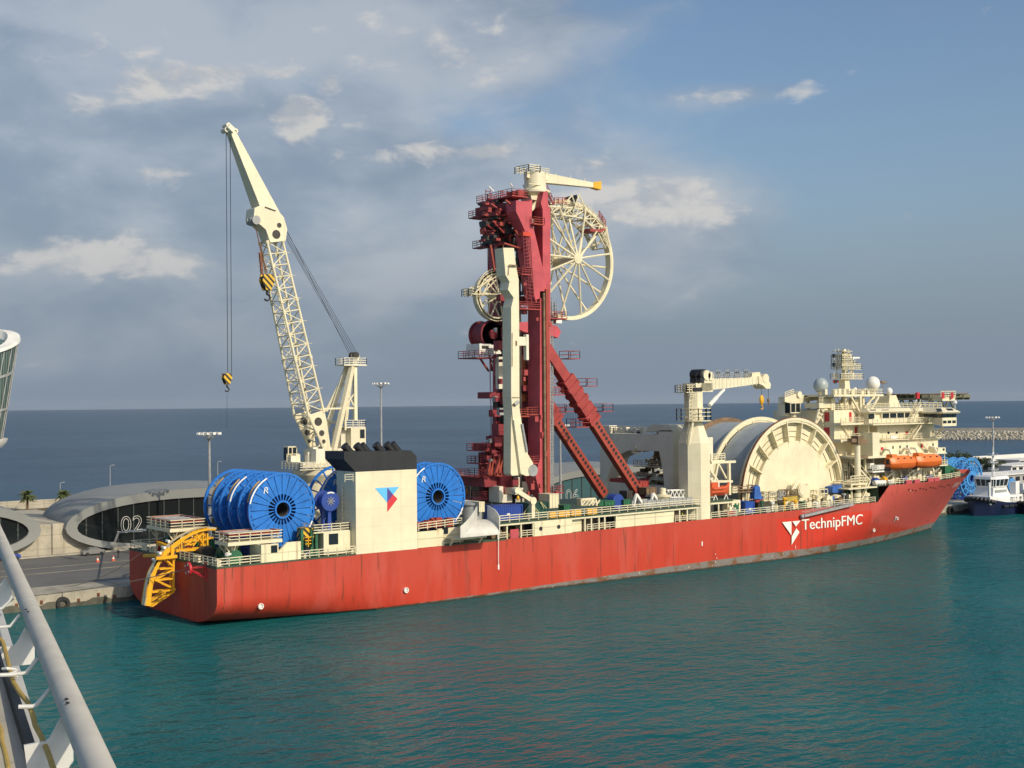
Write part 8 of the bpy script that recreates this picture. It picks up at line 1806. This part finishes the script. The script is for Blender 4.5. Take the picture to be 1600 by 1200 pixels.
m_, b_ = new_mat('green_curtain_glass'); wv = nd('ShaderNodeTexWave', wave_type='BANDS', bands_direction='X'); tt = nd('ShaderNodeTexCoord'); L.new(tt.outputs['Object'], wv.inputs['Vector']); wv.inputs['Scale'].default_value = .5
L.new(mixc(sstep(wv.outputs[1], .2, .8), (.05,.085,.08), (.14,.19,.175)), b_.inputs['Base Color']); b_.inputs['Roughness'].default_value = .15
mb = MB(); mb.loft([BOTR, TOPR], cap=False); mb.loft([ell(xr_b-rx*.94, GZ, rx*.7, 6, 0, 48), ell(xr_b-rx*.94, zb_, rx*.8, 7, 0, 48)], cap=False); obj('glass_wall', mb, m_, gt)
mb = MB()
for i in range(0, 48, 2): mb.bar(Vector(BOTR[i])+V(math.cos(2*PI*i/48), math.sin(2*PI*i/48), 0)*.1, Vector(TOPR[i])+V(math.cos(2*PI*i/48), math.sin(2*PI*i/48), 0)*.1, .16)
for u in (.3, .68):
    R_ = [Vector(p).lerp(Vector(q), u)+V(math.cos(2*PI*i/48), math.sin(2*PI*i/48), 0)*.12 for i, (p, q) in enumerate(zip(BOTR, TOPR))]
    for i in range(48): mb.bar(R_[i], R_[(i+1) % 48], .2, .5)
obj('mullion', mb, GREYM, gt, smooth=0)
mb = MB(); o = slant(xr_t-rx, ztop_-.35, rx+.5, 8.5); o2 = slant(xr_t-rx, ztop_+.35, rx+.35, 8.4); i2 = slant(xr_t-rx-.2, ztop_+.4, rx-2.0, 6.4); i1 = slant(xr_t-rx-.2, ztop_-1.6, rx-2.2, 6.2); mb.loft([o, o2, i2, i1], cap=False); obj('rim', mb, WHITE, gt)
mb = MB(); mb.add(slant(xr_t-rx-.2, ztop_-1.5, rx-2.1, 6.3), [tuple(range(48))]); obj('roof_glazing', mb, LBLUE if False else GLASSG, gt, smooth=0)
xk = W(10, 682, Y=Yg).x; zk = W(0, 690, Y=Yg).z
mb = MB(); mb.loft([ell(xk-10.5, zk-1.2, 9.3, 8, 0, 48), ell(xk-10.5, zk-.2, 10.2, 9, 0, 48), ell(xk-10.5, zk+.75, 10.5, 9.4, 0, 48), ell(xk-10.5, zk+.75, 9.6, 8.6, 0, 48)], cap=False); obj('balcony', mb, WHITE, gt)
# ================================================================== foreground: rail of the ship the photo was taken from
PZ = CH-3.75
A = W(153, 1200, Z=PZ); B = W(41, 937, Z=PZ); d = (B-A).normalized(); side = V(0,0,1).cross(d).normalized()       # side points left
fr = thing('ship_rail', A, 'thick white pipe rail with white gusset plates at lower left', 'rail')
PIPE = paint('chipped_white_pipe', (.55,.52,.45), .85, .10, 1.2, .15, (.3,.2,.12))
mb = MB(); mb.tube(A-d*8, B+d*30, .163, 24); obj('rail_pipe', mb, PIPE, fr)
mb = MB()
for a, c in ((150,362),(357,830),(362,850),(140,350)): p = W(a*.2917, 850+c*.2917, Z=PZ+.15); mb.ball(p, .03, 8, 5, (.8, 1.6, .4))
obj('paint_chip', mb, DARK, fr)
f4 = lambda a, c: (a*.2917, 850+c*.2917)
PLATE = paint('white_plate', (.62,.62,.60), .5, .06, 1.0, .3, (.45,.2,.06))
for pts in ([(135,445),(172,500),(186,560),(186,615),(165,645),(25,658),(0,570),(0,552),(70,548),(88,530),(100,510)], [(30,180),(62,240),(66,285),(60,325),(40,335),(-20,345),(-60,270),(-10,232)], [(330,925),(370,975),(392,1060),(394,1165),(370,1198),(150,1240),(128,1080),(200,1066),(245,1058),(265,1040)]):
    ref = W(*f4(*pts[0]), Z=PZ-.05); P = [WP(*f4(*p), ref, d) for p in pts]; mb = MB(); mb.ext(P, d*.05); q = ref-V(0,0,.05); mb.ext([P[3], P[4], P[4]+side*.02+d*.22, P[3]+side*.02+d*.22], V(0,0,.02)); obj('gusset_plate', mb, PLATE, fr, smooth=0)
mb = MB()
for pts in ([(205,612),(140,690),(60,700),(0,702)], [(272,770),(195,862),(175,870),(98,872)], [(108,378),(55,440),(0,446)], [(70,290),(10,345),(-20,350)]):
    ref = W(*f4(*pts[0]), Z=PZ-.05); mb.path([WP(*f4(*p), ref, d) for p in pts], .03, 8)
obj('bent_rod', mb, PLATE, fr)
Z2 = PZ-.9
def beam(a0, a1, z, w, h, mat, nm):
    p = W(*f4(*a0), Z=z); q = W(*f4(*a1), Z=z); mb = MB(); dd = (q-p).normalized(); mb.bar(p-dd*6, q+dd*6, w, h); obj(nm, mb, mat, fr, smooth=0)
beam((185,1200), (12,640), Z2, .12, .3, BLACK, 'channel_edge'); beam((95,1200), (-30,620), Z2-.1, .75, .12, PLATE, 'channel_beam'); beam((10,1200), (-40,900), Z2+.25, .25, .3, CONC, 'deck_edge')
rp = [(-10,500),(15,525),(25,560),(42,630),(58,690),(72,740),(105,795),(150,850),(172,905),(190,975),(215,1020),(240,1075),(262,1130),(285,1200),(300,1260)]
mb = MB(); mb.path([W(*f4(*p), Z=PZ-.35-.25*(i % 2)*.2) for i, p in enumerate(rp)], .035, 8)
YR_ = paint('yellow_rope', (.50,.34,.08), .8, .15, 6)
tag(obj('rope', mb, YR_), 'yellow rope trailing down beside the white pipe rail', 'rope')
mb = MB(); mb.path([W(*f4(*p), Z=PZ-.5) for p in ((-30,930),(5,990),(10,1060),(30,1130),(45,1210))], .03, 8); tag(obj('rope', mb, YR_), 'short tan rope at the bottom left picture corner', 'rope')
mb = MB(); c = W(*f4(55,715), Z=PZ-.34); mb.path([c+V(.09*math.cos(u*1.3)*1.2, .09*math.sin(u*1.3), .02*u) for u in range(9)], .022, 6); tag(obj('lashing', mb, WHITE), 'white lashing knotted round the yellow rope', 'lashing')

# ================================================================== sea air
mb = MB(); mb.box(-30000, 30000, -30000, 30000, -135, 118)
m_, b_ = new_mat('sea_haze'); N.remove(b_); pv = nd('ShaderNodeVolumePrincipled'); pv.inputs['Color'].default_value = (.66, .74, .86, 1); pv.inputs['Density'].default_value = 1.3e-5; pv.inputs['Anisotropy'].default_value = .0
L.new(pv.outputs[0], N['Material Output'].inputs['Volume']);
hz_ = obj('haze', mb, m_, origin=(0,0,0), smooth=0); hz_['kind'] = 'stuff'; hz_['label'] = 'thin sea haze softening the far horizon'; hz_['category'] = 'haze'
